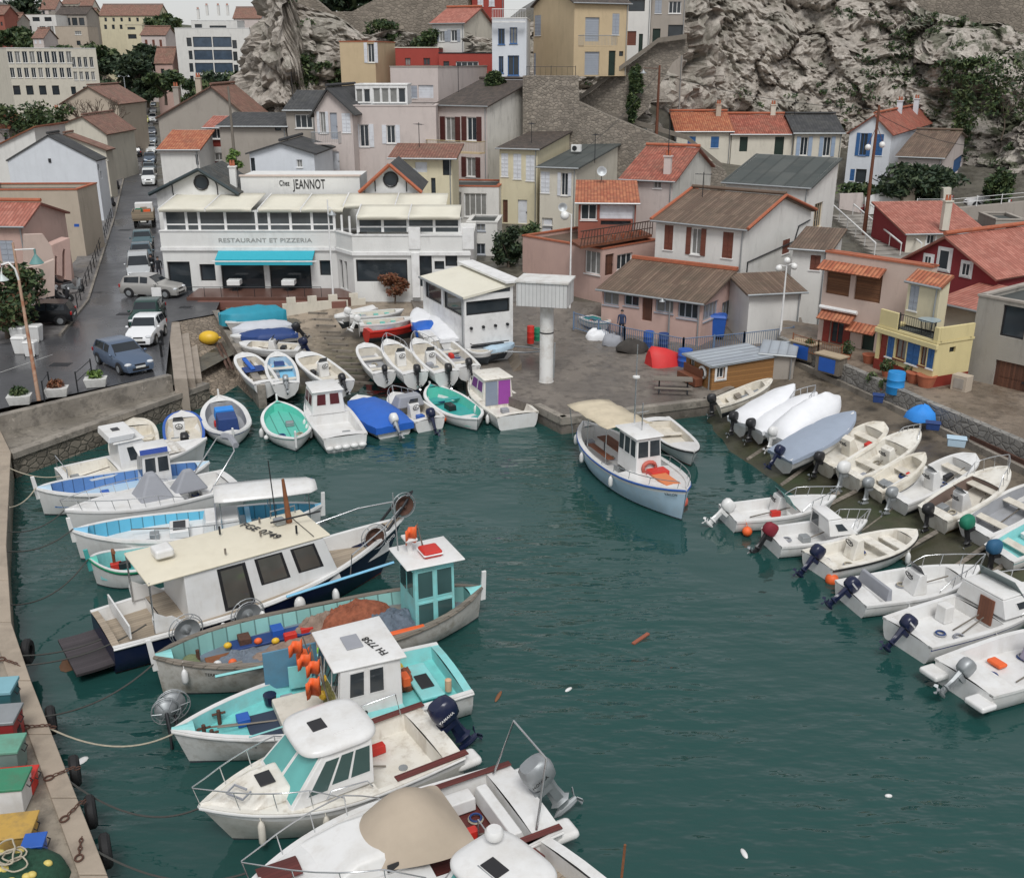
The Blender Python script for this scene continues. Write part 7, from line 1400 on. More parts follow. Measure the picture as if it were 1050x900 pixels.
for lb,px,py,c,stl in(('pale silver van behind the silver hatchback',144,286,(.5,.52,.53),'van'),('slate blue car next to the two standing men',146,268,(.1,.15,.18),'hatch'),('teal grey car parked below the crate lorry',147,254,(.08,.14,.16),'hatch'),('white four wheel drive nearest above the crate lorry',153.5,189,(.68,.7,.7),'van'),('grey car second above the crate lorry',153.5,178,(.16,.2,.22),'hatch'),('dark blue car between the grey and the white street cars',154,167,(.08,.11,.15),'hatch'),('white hatchback half way up the parked row',155,157,(.66,.68,.68),'hatch'),('steel grey car beside the orange roofed house',156,147,(.2,.23,.26),'hatch'),('anthracite car near the top of the row',156,138,(.09,.1,.12),'hatch'),('white van at the upper end of the parked row',157.2,125,(.7,.71,.72),'van'),('silver car second from the street head',157.2,116,(.35,.38,.4),'hatch'),('dark car parked at the street head',157,109,(.06,.08,.1),'hatch')):car(lb,px,py,-72 if py>200 else-74,c,4.1,1.72,1.9 if stl=='van' else 1.45,stl)
car('black car driving up the street',140.5,160,106,(.015,.016,.02),group='cars on the street',name='moving_car');car('yellow car coming down the street',149,126,-74,(.62,.6,.18),group='cars on the street',name='moving_car')
for lb,px,py,c,stl in(('white van parked on the left of the upper street',134,121,(.68,.69,.7),'van'),('light grey van at the left kerb by the tall gable house',136,114,(.6,.62,.64),'van'),('grey blue car on the left below the white van',128,131,(.22,.28,.32),'hatch')):car(lb,px,py,-74,c,4.4,1.8,2.1 if stl=='van' else 1.45,stl)
for lb,x,y,c,yw,z in(('white car on the upper right road by the rail',845,172,(.72,.72,.72),175,4.0),('pinkish white car between the two gate pillars',545,155,(.6,.55,.55),200,4.0),('dark red car in front of the white garden gate',250,210,(.3,.05,.06),180,3.6)):q=zp('G',x,y);car(lb,q[0],q[1],yw,c,z=z,group='cars on the upper road')
p=atg(149,231);t=thing('crate_lorry','small flatbed lorry with slatted sides parked nose down the street','lorry',p,R(106));WOODL=planks('lorry_boards',(.3,.24,.17),.2,2)
m=MB();m.bx(-2.2,1.0,-.95,.95,.75,.9);
m.build('flatbed',WOODL,t)
for q in((-2.2,1.0,-.98,-.93),(-2.2,1.0,.93,.98),(-2.25,-2.2,-.98,.98)):m=MB();m.bx(q[0],q[1],q[2],q[3],.9,1.55);m.build('side_board',WOODL,t)
m=MB();m.hexa([(1.05,-.9,.45),(2.4,-.9,.45),(2.4,.9,.45),(1.05,.9,.45)],[(1.05,-.82,2.0),(1.9,-.82,2.0),(1.9,.82,2.0),(1.05,.82,2.0)]);m.build('cab',WHITE,t,bevel=.06)
m=MB();m.bx(-2.0,2.2,-.4,.4,.45,.75);m.build('chassis',IRON,t);m=MB();m.bx(-2.27,-2.25,-.26,.26,.6,.72);m.build('number_plate',PLATE,t)
for x in(-1.5,1.7):
 for sd in(1,-1):m=MB(Matrix.Translation((x,sd*.8,.38))@Matrix.Rotation(R(90),4,'X'));m.lathe([(.2,-.12),(.38,-.1),(.38,.1),(.2,.12)],14);m.build('wheel',RUBBER,t,40)
Mt=Matrix.Translation(p)@Matrix.Rotation(R(106),4,'Z')
for i,(x,y,z,mt,lb)in enumerate(((-1.5,-.4,.9,ORANGE,'orange crate at the tail of the lorry bed'),(-1.5,.45,.9,WOODL,'wooden crate at the tail of the lorry bed'),(-.6,-.4,.9,WOODL,'wooden crate behind the orange crate on the lorry'),(-.5,.4,.9,GREEN,'green crate in the middle of the lorry bed'),(.4,0,.9,WOODL,'wooden crate against the lorry cab'))):
 t=thing('crate',lb,'crate',Mt@V((x,y,z)),R(106),'crates on the lorry');m=MB()
 for a in((-.35,.35,-.3,-.27),(-.35,.35,.27,.3),(-.35,-.32,-.27,.27),(.32,.35,-.27,.27)):m.bx(*a,0,.75)
 m.build('side',mt,t);m=MB();m.bx(-.32,.32,-.27,.27,.6,.66);m.build('contents',COPT,t)
 # ---------------------------------------------------------------- scooters, bins, planters, street things
def scooter(label,px,py,yaw,col,dz=.13):
 p=atg(px,py);t=thing('scooter',label,'scooter',(p.x,p.y,p.z+dz),R(yaw),'scooters parked on the pavement')
 for x in(-.6,.65):
  m=MB(Matrix.Translation((x,0,.27))@Matrix.Rotation(R(90),4,'X'));m.lathe([(.14,-.05),(.26,-.05),(.27,0),(.26,.05),(.14,.05)],14);o=m.build('wheel',RUBBER,t,40);m=MB(Matrix.Translation((x,0,.27))@Matrix.Rotation(R(90),4,'X'));m.lathe([(.14,-.03),(.03,-.06),(.03,.06),(.14,.03)],10);m.build('rim',GALV,o)
 m=MB();m.loft([[(x,y*w,z)for y,z in((-1,a),(1,a),(1,b),(-1,b))]for x,w,a,b in((-.85,.12,.5,.72),(-.6,.2,.42,.78),(-.1,.2,.4,.74),(.05,.17,.28,.5),(.4,.17,.26,.36),(.5,.2,.3,.95),(.62,.12,.4,1.0))]);m.build('body',col,t,60,bevel=.03)
 m=MB();m.ell((-.4,0,.8),.4,.16,.1,10,6);m.build('seat',DARK,t,60);m=MB();m.tube([(.62,0,.3),(.5,0,1.05)],.035);m.tube([(.48,-.33,1.08),(.52,0,1.05),(.48,.33,1.08)],.02);m.build('handlebar',IRON,t);m=MB();m.ell((.64,0,.9),.08,.1,.1,8,6);m.build('headlight',HLG,t,60);return t
SD=pm('scooter_black',(.02,.02,.024),.3);scooter('black scooter nearest the pink gateway',60,296,20,SD);scooter('grey white scooter beside the street railing',76,303,60,GALV);scooter('dark scooter behind the black hatchback',62,312,10,SD);scooter('white topped scooter behind the black hatchback',50,310,30,GEL)
scooter('dark scooter leaning near the upper pavement wall',113,214,70,SD);scooter('black scooter farther up the pavement',119,196,80,SD);scooter('white scooter on the restaurant forecourt beside the red shrub',372,300,10,GEL,0)
def bin_(label,px,py,mat,s=1.,z=2.0,group='white recycling bins on the left pavement',yaw=0):
 t=thing('recycling_bin',label,'bin',at(px,py,z),R(yaw),group);m=MB();m.hexa([(-.4*s,-.35*s,0),(.4*s,-.35*s,0),(.4*s,.35*s,0),(-.4*s,.35*s,0)],[(-.5*s,-.45*s,1.1*s),(.5*s,-.45*s,1.1*s),(.5*s,.45*s,1.1*s),(-.5*s,.45*s,1.1*s)]);m.build('bin_body',mat,t,bevel=.05);m=MB();m.hexa([(-.53*s,-.5*s,1.1*s),(.53*s,-.5*s,1.1*s),(.53*s,.5*s,1.1*s),(-.53*s,.5*s,1.1*s)],[(-.42*s,-.4*s,1.28*s),(.42*s,-.4*s,1.28*s),(.42*s,.4*s,1.28*s),(-.42*s,.4*s,1.28*s)]);m.build('lid',mat,t,bevel=.05)
 for x in(-.35,.35):m=MB(Matrix.Translation((x*s,-.3*s,.09))@Matrix.Rotation(R(90),4,'X'));m.lathe([(.09,-.03),(.09,.03)],10);m.build('wheel',RUBBER,t)
bin_('white bin at the left of the pavement bin row',21,352,GEL,.8);bin_('white bin in the middle behind the rusty lamp post',37,350,GEL,.8);bin_('white bin nearest the road at the front',23,362,GEL,.8);bin_('low white bin at the front right of the bin row',33,365,GEL,.7)
bin_('blue rubbish container below the pink veranda',735,344,BLUE,1.1,1.0,None,-15)
t=thing('sign_board','white blank notice board standing before the silver hatchback','sign',at(162,313,2));m=MB();m.bx(-.33,.33,-.03,.03,.35,1.2);m.build('panel',WHITE,t,bevel=.02);m=MB();m.tube([(0,0,0),(0,0,.4)],.04);m.build('post',GALV,t)
def leaves(mb,c,r,n,s,m=2,flat=.0,seed=0):
 rr=random.Random(seed)
 for i in range(n):
  d=V((rr.gauss(0,1),rr.gauss(0,1),rr.gauss(0,1))).normalized();k=rr.random()**.45
  p=V((c[0]+d.x*r[0]*k,c[1]+d.y*r[1]*k,c[2]+d.z*r[2]*k));a=V((rr.gauss(0,1),rr.gauss(0,1),rr.gauss(0,1)*(1-flat))).normalized();b=a.cross(V((rr.gauss(0,1),rr.gauss(0,1),rr.gauss(0,1)))).normalized();q=s*rr.uniform(.4,1.8)
  mb.face([p-a*q,p+b*q*.45,p+a*q,p-b*q*.45],rr.randrange(m))
def leafm(name,c):return pm(name,c,.65,var=.35,vs=1.2)
LG=[leafm('dark_green_leaf',(.024,.048,.018)),leafm('green_leaf',(.05,.085,.028)),leafm('olive_leaf',(.085,.115,.04))];LP_=[leafm('pine_leaf_dark',(.018,.036,.018)),leafm('pine_leaf',(.03,.055,.026)),leafm('pine_leaf_light',(.055,.08,.034))]
LRD=[leafm('red_brown_leaf',(.16,.05,.025)),leafm('rust_leaf',(.22,.09,.04)),leafm('dry_leaf',(.12,.06,.03))];LY=[leafm('light_green_leaf',(.1,.17,.03)),leafm('fresh_leaf',(.14,.22,.05)),leafm('mid_leaf',(.06,.12,.03))]
BARK=pm('bark',(.11,.085,.065),.9,var=.35,vs=6,bump=.8)
def tree(label,base,H,cr,nclump=14,n=110,s=.22,mats=LG,trunk=.2,name='tree',cat='tree',group=None,flat=False,seed=1,crown_z=.62):
 rr=random.Random(seed);t=thing(name,label,cat,base,0,group);m=MB();tz=H*(crown_z-cr[2]/H*.6)
 m.tube([(0,0,-.3),(.08*H*.2,0,tz*.5),(0,.05,max(.4,tz))],[trunk*1.2,trunk,trunk*.8],8);lf=MB();lim=[]
 for i in range(nclump):
  a=rr.uniform(0,6.283);k=rr.random()**.5;z=rr.uniform(-1,1)if not flat else rr.uniform(-.5,1);rad=math.sqrt(max(.05,1-z*z*.8))*k
  c=(cr[0]*rad*math.cos(a)*.8,cr[1]*rad*math.sin(a)*.8,H*crown_z+cr[2]*z*.75);q=rr.uniform(.28,.5)
  leaves(lf,c,(cr[0]*q,cr[1]*q,cr[2]*q*.85),n,s,len(mats),.3,rr.randrange(9999));lim.append(c)
 for c in lim[:8]:m.tube([(0,.05,max(.35,tz*.9)),(c[0]*.5,c[1]*.5,(tz+c[2])/2),c],[trunk*.5,trunk*.3,trunk*.1],5)
 m.build('trunk',BARK,t,60);lf.build('crown',mats,t);return t
PIN=at(938,197,4.2);D_=97;q=atD(938,196,D_)
tree('spreading dark pine in front of the beige house under the cliff',(q.x,q.y,3.4),5.2,(4.2,3,1.9),26,170,.26,LP_,.22,'pine_tree','tree',seed=3,crown_z=.62);q=atD(521,272,79)
tree('round clipped dark evergreen beside the white block',(q.x,q.y,q.z-.6),3.6,(1.45,1.4,1.45),22,170,.13,LP_,.15,seed=5,crown_z=.6);q=atD(545,250,80);tree('ragged fan palm behind the round evergreen',(q.x,q.y,1.8),3.6,(1.0,1,.7),10,60,.25,LG,.13,'palm_tree',seed=6,crown_z=.85)
q=atD(560,288,77);tree('brown withered palm beside the cream wall',(q.x,q.y,1.7),3.0,(.7,.7,1.0),10,70,.25,LRD,.2,'palm_tree',seed=7,crown_z=.55);q=at(405,309,1.9);tree('red leaved shrub between the tenders and the restaurant',q,2.3,(1.05,.9,.9),14,150,.09,LRD,.05,'shrub','shrub',seed=8,crown_z=.55);q=at(381,300,1.9);tree('small dark green shrub left of the red shrub',q,1.3,(.45,.4,.5),6,70,.09,LG,.04,'shrub','shrub',seed=9,crown_z=.55)
q=atD(5,330,60);tree('bushy tree with rusty tips at the left edge',(q.x,q.y,1.9),4.9,(2.5,2.2,2.1),24,150,.16,LG+LG[:2]+LRD[2:],.18,seed=10,crown_z=.55)
q=atD(243,172,87);tree('light green potted shrub on the roof behind the sign wall',(q.x,q.y,q.z-.4),2.0,(.8,.7,.8),12,90,.12,LY,.06,'shrub','shrub',seed=11,crown_z=.6)
for lb,px,py,D,H,cr,sd,mt in(('broad dark umbrella pine on the wooded slope',120,75,235,13,(8,6,4),12,LP_),('dark green tree below the pink villa',140,72,230,10,(5,5,3.5),13,LP_),('tall tree left of the umbrella pine',100,62,240,11,(5,5,4),14,LG),('tree beside the small red house',168,86,225,7,(4,4,3),15,LG),('tree at the foot of the slope by the street head',150,92,230,6,(4,4,2.6),16,LP_),('leafy tree left of the apartment block foot',205,101,170,7.5,(4,4,3),17,LG),('tree in front of the apartment block',222,92,180,8,(4.5,4,3.2),18,LP_),('tree right of the apartment block foot',245,93,180,7.5,(4,4,3),19,LG),('dark tree at the top left skyline',25,10,290,10,(7,5,4),20,LP_),('tree in front of the hillside villa',12,42,250,8,(6,4,3),21,LG),('tree under the white modern villa',38,46,245,7,(6,4,2.6),22,LG),('bush left of the school on the slope',62,58,240,6,(5,3,2),23,LG),('skyline tree behind the apartment block',168,28,300,10,(5,5,4),24,LG),('shrubby tree by the villa garden wall',150,60,250,8,(4,4,3),25,LP_),('small tree at the upper street wall',118,108,180,6,(2,2,2.4),26,LP_),('dark shrub beside the tall gable house',124,128,160,6,(1.3,1.3,2.6),27,LP_)):
 q=atD(px,py,D);tree(lb,(q.x,q.y,q.z-H*.6),H,cr,16,110,.55*D/230,mt,.3,seed=sd,group='trees on the valley slope')
for lb,px,py,D,cr,sd in(('clipped hedge left of the palm',15,124,125,(5,2,2),30),('hedge bush between the palm and the gable house',50,122,128,(4,2,2.),31),('hedge above the white garden gate',905,196,100,(4.5,1.2,.9),32),('ivy bush at the right end under the cliff',1022,196,98,(1.6,1.5,2.2),33)):
 q=atD(px,py,D);tree(lb,(q.x,q.y,q.z-cr[2]),cr[2]*2,cr,16,110,.22,LG,.1,'hedge','hedge',seed=sd,crown_z=.5)
for lb,px,py,D,s_,sd in(('rock bush low on the left spur',308,72,117,(2.8,1.5,2.2),40),('rock bush above the ochre cube house',390,34,120,(2.6,1.2,1.5),41),('bush on the rock by the cream gable house',435,40,119,(2,1.2,1.3),42),('bush clinging to the spur above the slate roofs',345,75,118,(1.7,1.2,1.5),43),('creeper down the stair wall',652,88,105.4,(.9,.5,2.2),44),('lower creeper on the stair wall',648,112,105.2,(.8,.4,1.5),45),('green bush on the cliff top',895,20,129,(4.5,1.5,2),46),('green ivy mass at the right of the cliff',1035,90,112,(4,1.5,5),47),('ivy band under the fort wall',1000,72,118,(5,1.5,1.5),48),('ivy on the cliff left of the road end',985,120,115,(2,1.2,4.5),49),('small bush beside the narrow white house',506,82,99,(1.1,.7,.8),50)):
 q=atD(px,py,D);tree(lb,(q.x,q.y,q.z-s_[2]*1.05),s_[2]*2.1,s_,16,100,.2,LG,.08,'bush','bush',seed=sd,crown_z=.5,group='bushes on the rock')
q=atD(360,5,150);tree('dark pine wood behind the notched stone wall',(q.x,q.y,q.z-6),14,(9,4,5),24,130,.5,LP_,.3,seed=51,crown_z=.5)
q=atD(37,118,126);t=thing('palm_tree','palm with drooping fronds in the hedge left of the gable house','tree',(q.x,q.y,q.z-2.4));m=MB();m.tube([(0,0,-1),(0,0,2)],.25,8);m.build('trunk',BARK,t);m=MB()
for i in range(26):
 a=i*2.4;l=2.3;e=.9-(i%5)*.3
 for k in range(6):u0,u1=k/6,(k+1)/6;f=lambda u,o:(math.cos(a)*l*u-math.sin(a)*o,math.sin(a)*l*u+math.cos(a)*o,2+l*(e*u-1.1*u*u));w0=.22*math.sin(math.pi*(u0*.9+.1));w1=.22*math.sin(math.pi*(u1*.9+.1));m.face([f(u0,-w0),f(u1,-w1),f(u1,w1),f(u0,w0)],i%3)
m.build('crown',LG,t)
q=atD(100,137,140);t=thing('bare_tree','leafless pollarded tree in front of the tall gable house','tree',(q.x,q.y,3));m=MB();rr=random.Random(4);h0=q.z-3
m.tube([(0,0,0),(0,0,h0)],.3,7)
def limb(p,d,l,r,k):
 e=p+d*l;m.tube([p,p.lerp(e,.5)+V((rr.gauss(0,.1),rr.gauss(0,.1),0)),e],[r,r*.8,r*.6],5)
 if k:
  for _ in range(3):limb(e,(d+V((rr.gauss(0,.45),rr.gauss(0,.45),rr.gauss(.25,.3)))).normalized(),l*.72,r*.6,k-1)
for a in range(6):limb(V((0,0,h0-.2)),V((math.cos(a)*1.0,math.sin(a)*.6,.75)).normalized(),2.2,.16,3)
m.build('trunk',BARK,t,60)
for lb,px,py,mt in(('white planter with low green plants nearest the quay corner',21,414,LG),('white planter with reddish brown plant in the middle',59,406,LRD),('white planter with spiky green plant beside the blue hatchback',99,396,LY)):
 p=at(px,py,2.02);t=thing('planter',lb,'planter',p,R(14),'planters along the quay edge');m=MB();m.hexa([(-.45,-.25,0),(.45,-.25,0),(.45,.25,0),(-.45,.25,0)],[(-.55,-.33,.45),(.55,-.33,.45),(.55,.33,.45),(-.55,.33,.45)]);m.build('trough',pm('white_concrete',(.6,.6,.58),.8,grime=.4),t,bevel=.02)
 lf=MB();leaves(lf,(0,0,.6),(.42,.25,.28),240,.09,3,seed=px);lf.build('plant',mt,t)
for lb,px,py,z,s_ in(('potted plants by the yellow house door',908,386,2.2,.5),('potted bush under the blue shutters',922,384,2.2,.55),('tall potted plant beside the yellow house corner',945,387,2.2,.7),('leafy pot between the terracotta pots',933,389,2.2,.5),('low hedge pot beside the pink house door',868,368,2.2,.55),('weed tuft on the lane wall',893,396,1.8,.4),('second weed tuft on the lane wall',905,402,1.8,.35),('plant in front of the red garden railing',830,362,2.2,.45)):
 p=at(px,py,z);t=thing('potted_plant',lb,'plant',p,0,'potted plants along the lane');m=MB();m.lathe([(s_*.3,0),(s_*.45,s_*.55),(s_*.4,s_*.55)],12);m.build('pot',COPT,t,40);lf=MB();leaves(lf,(0,0,s_*1.1),(s_*.7,s_*.6,s_*.8),260,.08,3,seed=int(px));lf.build('plant',LG,t)
 # ---------------------------------------------------------------- lamps and poles
def lamp_cone(m,p,r=.28,h=.3):m.lathe([(.03,0),(.06,-.08),(r,-h),(r*.9,-h-.02),(.02,-h*.5)],14,p)
LAMPG=pm('lamp_globe',(.75,.75,.73),.3);VERD=pm('verdigris',(.12,.26,.25),.6,var=.2)
p=at(40,411,2.0);top=atD(13,249,49.5)-p;t=thing('street_lamp','tall rusty street lamp leaning left with teal bell lamp and white gooseneck','street lamp',p)
m=MB();n=10;m.tube([top*(i/n)for i in range(n+1)],[.1-.045*i/n for i in range(n+1)],10);o=m.build('pole',pm('rust_flaked_white',(.36,.24,.17),.8,var=.3,grime=1,gcol=(.26,.075,.025),gs=2.2),t,50)
a=top*.955;m=MB();m.tube([a,a+V((1.0,0,.05))],.035,6);m.build('arm',WHITE,t);m=MB();lamp_cone(m,a+V((1.0,0,-.15)),.34,.5);m.tube([a+V((1.0,0,.05)),a+V((1.0,0,-.3))],.05);m.build('lamp_shade',VERD,t,40)
a=top*.76;m=MB();m.tube([a,a+V((-.05,-.1,.6)),a+V((-.3,-.1,.9)),a+V((-.65,-.1,.8)),a+V((-.75,-.1,.35))],.05,7);m.build('gooseneck',WHITE,t,60);m=MB();lamp_cone(m,a+V((-.75,-.1,.4)),.3,.35);m.build('lamp_shade',pm('pale_enamel',(.5,.56,.55),.4),t,40)
def post(label,base,H,mat=WHITE,r=.06,name='street_lamp',cat='street lamp',heads=(),lean=(0,0)):
 t=thing(name,label,cat,base);m=MB();m.tube([(0,0,0),(lean[0]*.5,lean[1]*.5,H*.5),(lean[0],lean[1],H)],[r*1.4,r,r*.7],8);m.build('pole',mat,t,50)
 for dx,dz,rr_,kind in heads:
  m=MB();m.tube([(lean[0],lean[1],H+min(0,dz)*.5),(lean[0]+dx,lean[1],H+dz+rr_)],.025,5);m.build('arm',mat,t);m=MB()
  if kind=='g':m.ell((lean[0]+dx,lean[1],H+dz),rr_,rr_,rr_)
  else:lamp_cone(m,(lean[0]+dx,lean[1],H+dz+.2),rr_,rr_)
  m.build('lamp_globe' if kind=='g' else 'lamp_shade',LAMPG if kind=='g' else GALV,t,60)
 return t
p=at(342,309,1.9);post('tall white lamp post with lantern in front of the restaurant',p,atD(338,202,69.5).z-p.z,heads=((.25,-.9,.3,'c'),));p=at(584,322,1.2);post('thin white lamp post with round lantern behind the crane',p,atD(583,219,68).z-p.z,heads=((-.45,-.1,.3,'g'),))
p=at(800,344,1.9);post('white lamp post with three globes beside the lane',p,atD(811,272,60).z-p.z,heads=((-.45,-.25,.2,'g'),(.45,-.15,.2,'g'),(0,.2,.2,'g')))
q=atD(673,140,104);post('brown wooden power pole with lamp arm at the stair wall',(q.x,q.y,q.z-2),atD(677,67,104).z-q.z+2,BROWNW,.14,'power_pole','pole',((-1.6,-.6,.35,'c'),));q=atD(886,240,84);post('dark wooden power pole with two lamps before the blue shuttered house',(q.x,q.y,q.z-1),atD(892,106,84).z-q.z+1,BROWNW,.14,'power_pole','pole',((-.5,-3.2,.25,'g'),(.6,-3.0,.25,'g')))
q=atD(241,167,87);post('slim power pole behind the sign wall',(q.x,q.y,q.z-2),atD(238,88,87).z-q.z+2,OLDW,.12,'power_pole','pole');q=at(131,80,5);q=atD(131,112,190);post('tall double headed street light at the street head',(q.x,q.y,gz(q.y)),atD(131,79,190).z-gz(q.y),GALV,.12,'street_lamp','street lamp',((-.9,.1,.25,'c'),(.9,.1,.25,'c')))
q=at(685,349,.9);post('small lamp on a bent arm below the pink veranda',q,2.6,GALV,.05,heads=((-.5,-.1,.2,'c'),))
p=at(650,0,0);q=atD(641,165,79);post('roof aerial on the red tiled house',(q.x+3.6,q.y+2,q.z+.2),3.4,IRON,.03,'aerial','aerial')
def cable(label,a,b,sag=.6):
 m=MB();m.tube([a.lerp(b,i/12)-V((0,0,sag*4*(i/12)*(1-i/12)))for i in range(13)],.022,4);tag(m.build('overhead_cable',IRON,None),label,'cable')
cable('overhead cable from the power pole to the red roofed house',atD(892,112,84),atD(1000,150,98));cable('overhead cable crossing above the grey shed roof',atD(676,75,104),atD(892,112,84));cable('overhead cable between the stair wall pole and the cream house',atD(676,74,104),atD(590,160,86))
for lb,px,py,D in(('grey satellite dish on the cream house roof',617,176,79),('white satellite dish beside the pale yellow house',424,178,82),('white satellite dish on the cream house wall',577,213,84)):
 t=thing('satellite_dish',lb,'satellite dish',atD(px,py,D));m=MB(Matrix.Rotation(R(70),4,'X'));m.lathe([(.02,0),(.2,.03),(.38,.12),(.36,.12),(.2,.05),(.02,.02)],16);m.build('dish',GALV,t,60);m=MB();m.tube([(0,0,0),(0,.1,-.7)],.03);m.build('mount',IRON,t)
q=atD(591,152,92);t=thing('air_conditioner','white air conditioning unit on the yellow gable wall','air conditioner',q,R(-18));m=MB();m.bx(-.45,.45,-.2,.2,-.3,.3);m.build('case',WHITE,t,bevel=.02);m=MB(Matrix.Translation((-.12,-.21,0))@Matrix.Rotation(R(90),4,'X'));m.lathe([(.22,-.01),(.22,.02)],16);m.build('fan_grille',IRON,t)
# ---------------------------------------------------------------- people
def person(label,base,yaw,jacket,trousers,hair=DARK,H=1.72,arm=.1):
 t=thing('person',label,'person',base,R(yaw));k=H/1.72
 vs=[(0,0,.93,.15,.11),(0,0,1.12,.155,.11),(0,0,1.32,.175,.12),(0,0,1.46,.075,.07),(0,.01,1.54,.06,.06),(0,.02,1.6,.085,.1),(0,.02,1.68,.08,.09)]
 ed=[(0,1),(1,2),(2,3),(3,4),(4,5),(5,6)]
 for sd in(1,-1):
  n=len(vs);vs+=[(sd*.1,0,.86,.09,.09),(sd*.11,.03,.48,.065,.065),(sd*.115,0,.1,.045,.05),(sd*.12,.13,.04,.045,.04)];ed+=[(0,n),(n,n+1),(n+1,n+2),(n+2,n+3)]
  n=len(vs);vs+=[(sd*.21,0,1.39,.06,.06),(sd*.25,-.02,1.12,.048,.048),(sd*.24,arm,.9,.036,.036),(sd*.24,arm+.03,.8,.035,.045)];ed+=[(2,n),(n,n+1),(n+1,n+2),(n+2,n+3)]
 me=bpy.data.meshes.new('body');me.from_pydata([(x*k,y*k,z*k)for x,y,z,a,b in vs],ed,[]);o=bpy.data.objects.new('body',me);COL.objects.link(o);sk=o.modifiers.new('skin','SKIN');o.modifiers.new('sub','SUBSURF').levels=1
 for i,v in enumerate(vs):me.skin_vertices[0].data[i].radius=(v[3]*k,v[4]*k)
 me.skin_vertices[0].data[0].use_root=True;bpy.context.view_layer.update()
 m2=bpy.data.meshes.new_from_object(o.evaluated_get(bpy.context.evaluated_depsgraph_get()));bpy.data.objects.remove(o)
 for mt in(pm('skin',(.45,.27,.2),.6),jacket,trousers,DARK):m2 .materials.append(mt)
 for p in m2 .polygons:z=p.center.z/k;p.use_smooth=True;p.material_index=0 if z>1.48 or(z<.86 and abs(p.center.x)>.19)else 1 if z>.9 else 2 if z>.09 else 3
 b=bpy.data.objects.new('body',m2);COL.objects.link(b);b.parent=t
 m=MB();m.ell((0,-.005,1.67*k),.098,.11,.1,10,7);m.build('hair',hair,t,60);return t
JK=pm('dark_jacket',(.02,.022,.028),.8);person('man in dark jacket standing left by the parked cars',atg(157,284),170,JK,JK);person('man in dark coat standing right by the restaurant corner',atg(164,287),200,JK,pm('dark_trousers',(.03,.03,.04),.8));person('person in a dark blue jacket at the bar fence',at(637,345,.85),160,pm('navy_jacket',(.03,.05,.11),.8),JK)
# ---------------------------------------------------------------- loose things ashore
p=at(215,353,1.25);m=MB();m.ell((0,0,.42),.62,.46,.42,16,10);m.tube([(.6,0,.42),(.72,0,.42)],.06);o=m.build('mooring_buoy',YELLOW,None,70);o.location=p;tag(o,'big yellow oval buoy lying on the cobbled slip','buoy')
for lb,a,b in(('long weathered timber beside the yellow buoy',(226,352,1.3),(239,378,.9)),('second weathered timber along the slip wall',(223,354,1.3),(234,378,.9))):m=MB();m.tube([at(*a),at(*b)],.09,4);tag(m.build('timber',planks('brown_timber',(.14,.08,.06),.3),None),lb,'timber')
m=MB();m.cb((0,0,0),.42,.42,.55,.2);o=m.build('bollard',pm('white_concrete',(.6,.6,.58),.8),None,bevel=.1);o.location=at(151,400,1.15);tag(o,'white concrete bollard on the quay ledge','bollard')
for lb,px,py in(('dark iron bollard right of the blue hatchback',166,366),('dark iron bollard behind the white city car',167,354),('dark iron bollard at the top of the quay steps',168,344)):m=MB();m.lathe([(.07,0),(.07,.7),(.1,.75),(.1,.85),(.02,.92)],10);o=m.build('bollard',IRON,None,40);o.location=at(px,py,2);tag(o,lb,'bollard','iron bollards by the parking place')
t=thing('covered_dinghy','upturned boat under a red tarpaulin beside the blue drum','tarpaulin',at(682,373,.8),R(20));m=MB();rr_=[[(x,y*w,h*(1-abs(y)**2.4))for y in(-1,-.7,-.3,0,.3,.7,1)]for x,w,h in((-1.1,.5,.9),(-.85,.75,1.15),(0,.8,.95),(.8,.65,.6),(1.15,.3,.3))];m.loft(rr_,False);m.face(rr_[0][::-1]);m.face(rr_[-1]);m.build('tarpaulin',pm('red_tarpaulin',(.6,.03,.03),.6,var=.12,bump=.5,bs=4),t,60)
def drum(label,px,py,z,mat,h=.95,r=.32,name='drum'):
 m=MB();m.lathe([(r*.96,0),(r,.04),(r,h*.33),(r*1.04,h*.35),(r,h*.37),(r,h*.64),(r*1.04,h*.66),(r,h*.68),(r,h-.04),(r*.95,h),(.02,h-.02)],18);o=m.build(name,mat,None,40);o.location=at(px,py,z);tag(o,label,'drum');return o
drum('blue plastic drum beside the red tarpaulin',702,375,.8,BLUE,1.0,.42);drum('tall bright blue drum in front of the potted plants',917,403,2.0,pm('bright_blue_drum',(.02,.25,.6),.5),1.1,.42);drum('blue drum at the bar fence behind the quay',665,355,.85,BLUE);drum('dark blue drum next to the fence person',680,357,.85,NAVYT)
def crate(label,p,sx,sy,sz,mat,lid=None,yaw=0,group='fish boxes on the left quay',name='fish_box',cat='box',y2=None):
 t=thing(name,label,cat,p,R(yaw),group);m=MB();e=.035
 m.hexa([(-sx*.46,-sy*.46,0),(sx*.46,-sy*.46,0),(sx*.46,sy*.46,0),(-sx*.46,sy*.46,0)],[(-sx/2,-sy/2,sz*.9),(sx/2,-sy/2,sz*.9),(sx/2,sy/2,sz*.9),(-sx/2,sy/2,sz*.9)]);m.build('box_body',mat,t,bevel=.025)
 m=MB();m.bx(-sx/2-e,sx/2+e,-sy/2-e,sy/2+e,sz*.9,sz);m.build('lid',lid or mat,t,bevel=.02)
 m=MB();m.tube([(sx/2+e,-.12,sz*.85),(sx/2+e+.06,-.12,sz*.75),(sx/2+e+.06,.12,sz*.75),(sx/2+e,.12,sz*.85)],.015,5);m.build('handle',DARK,t);return t
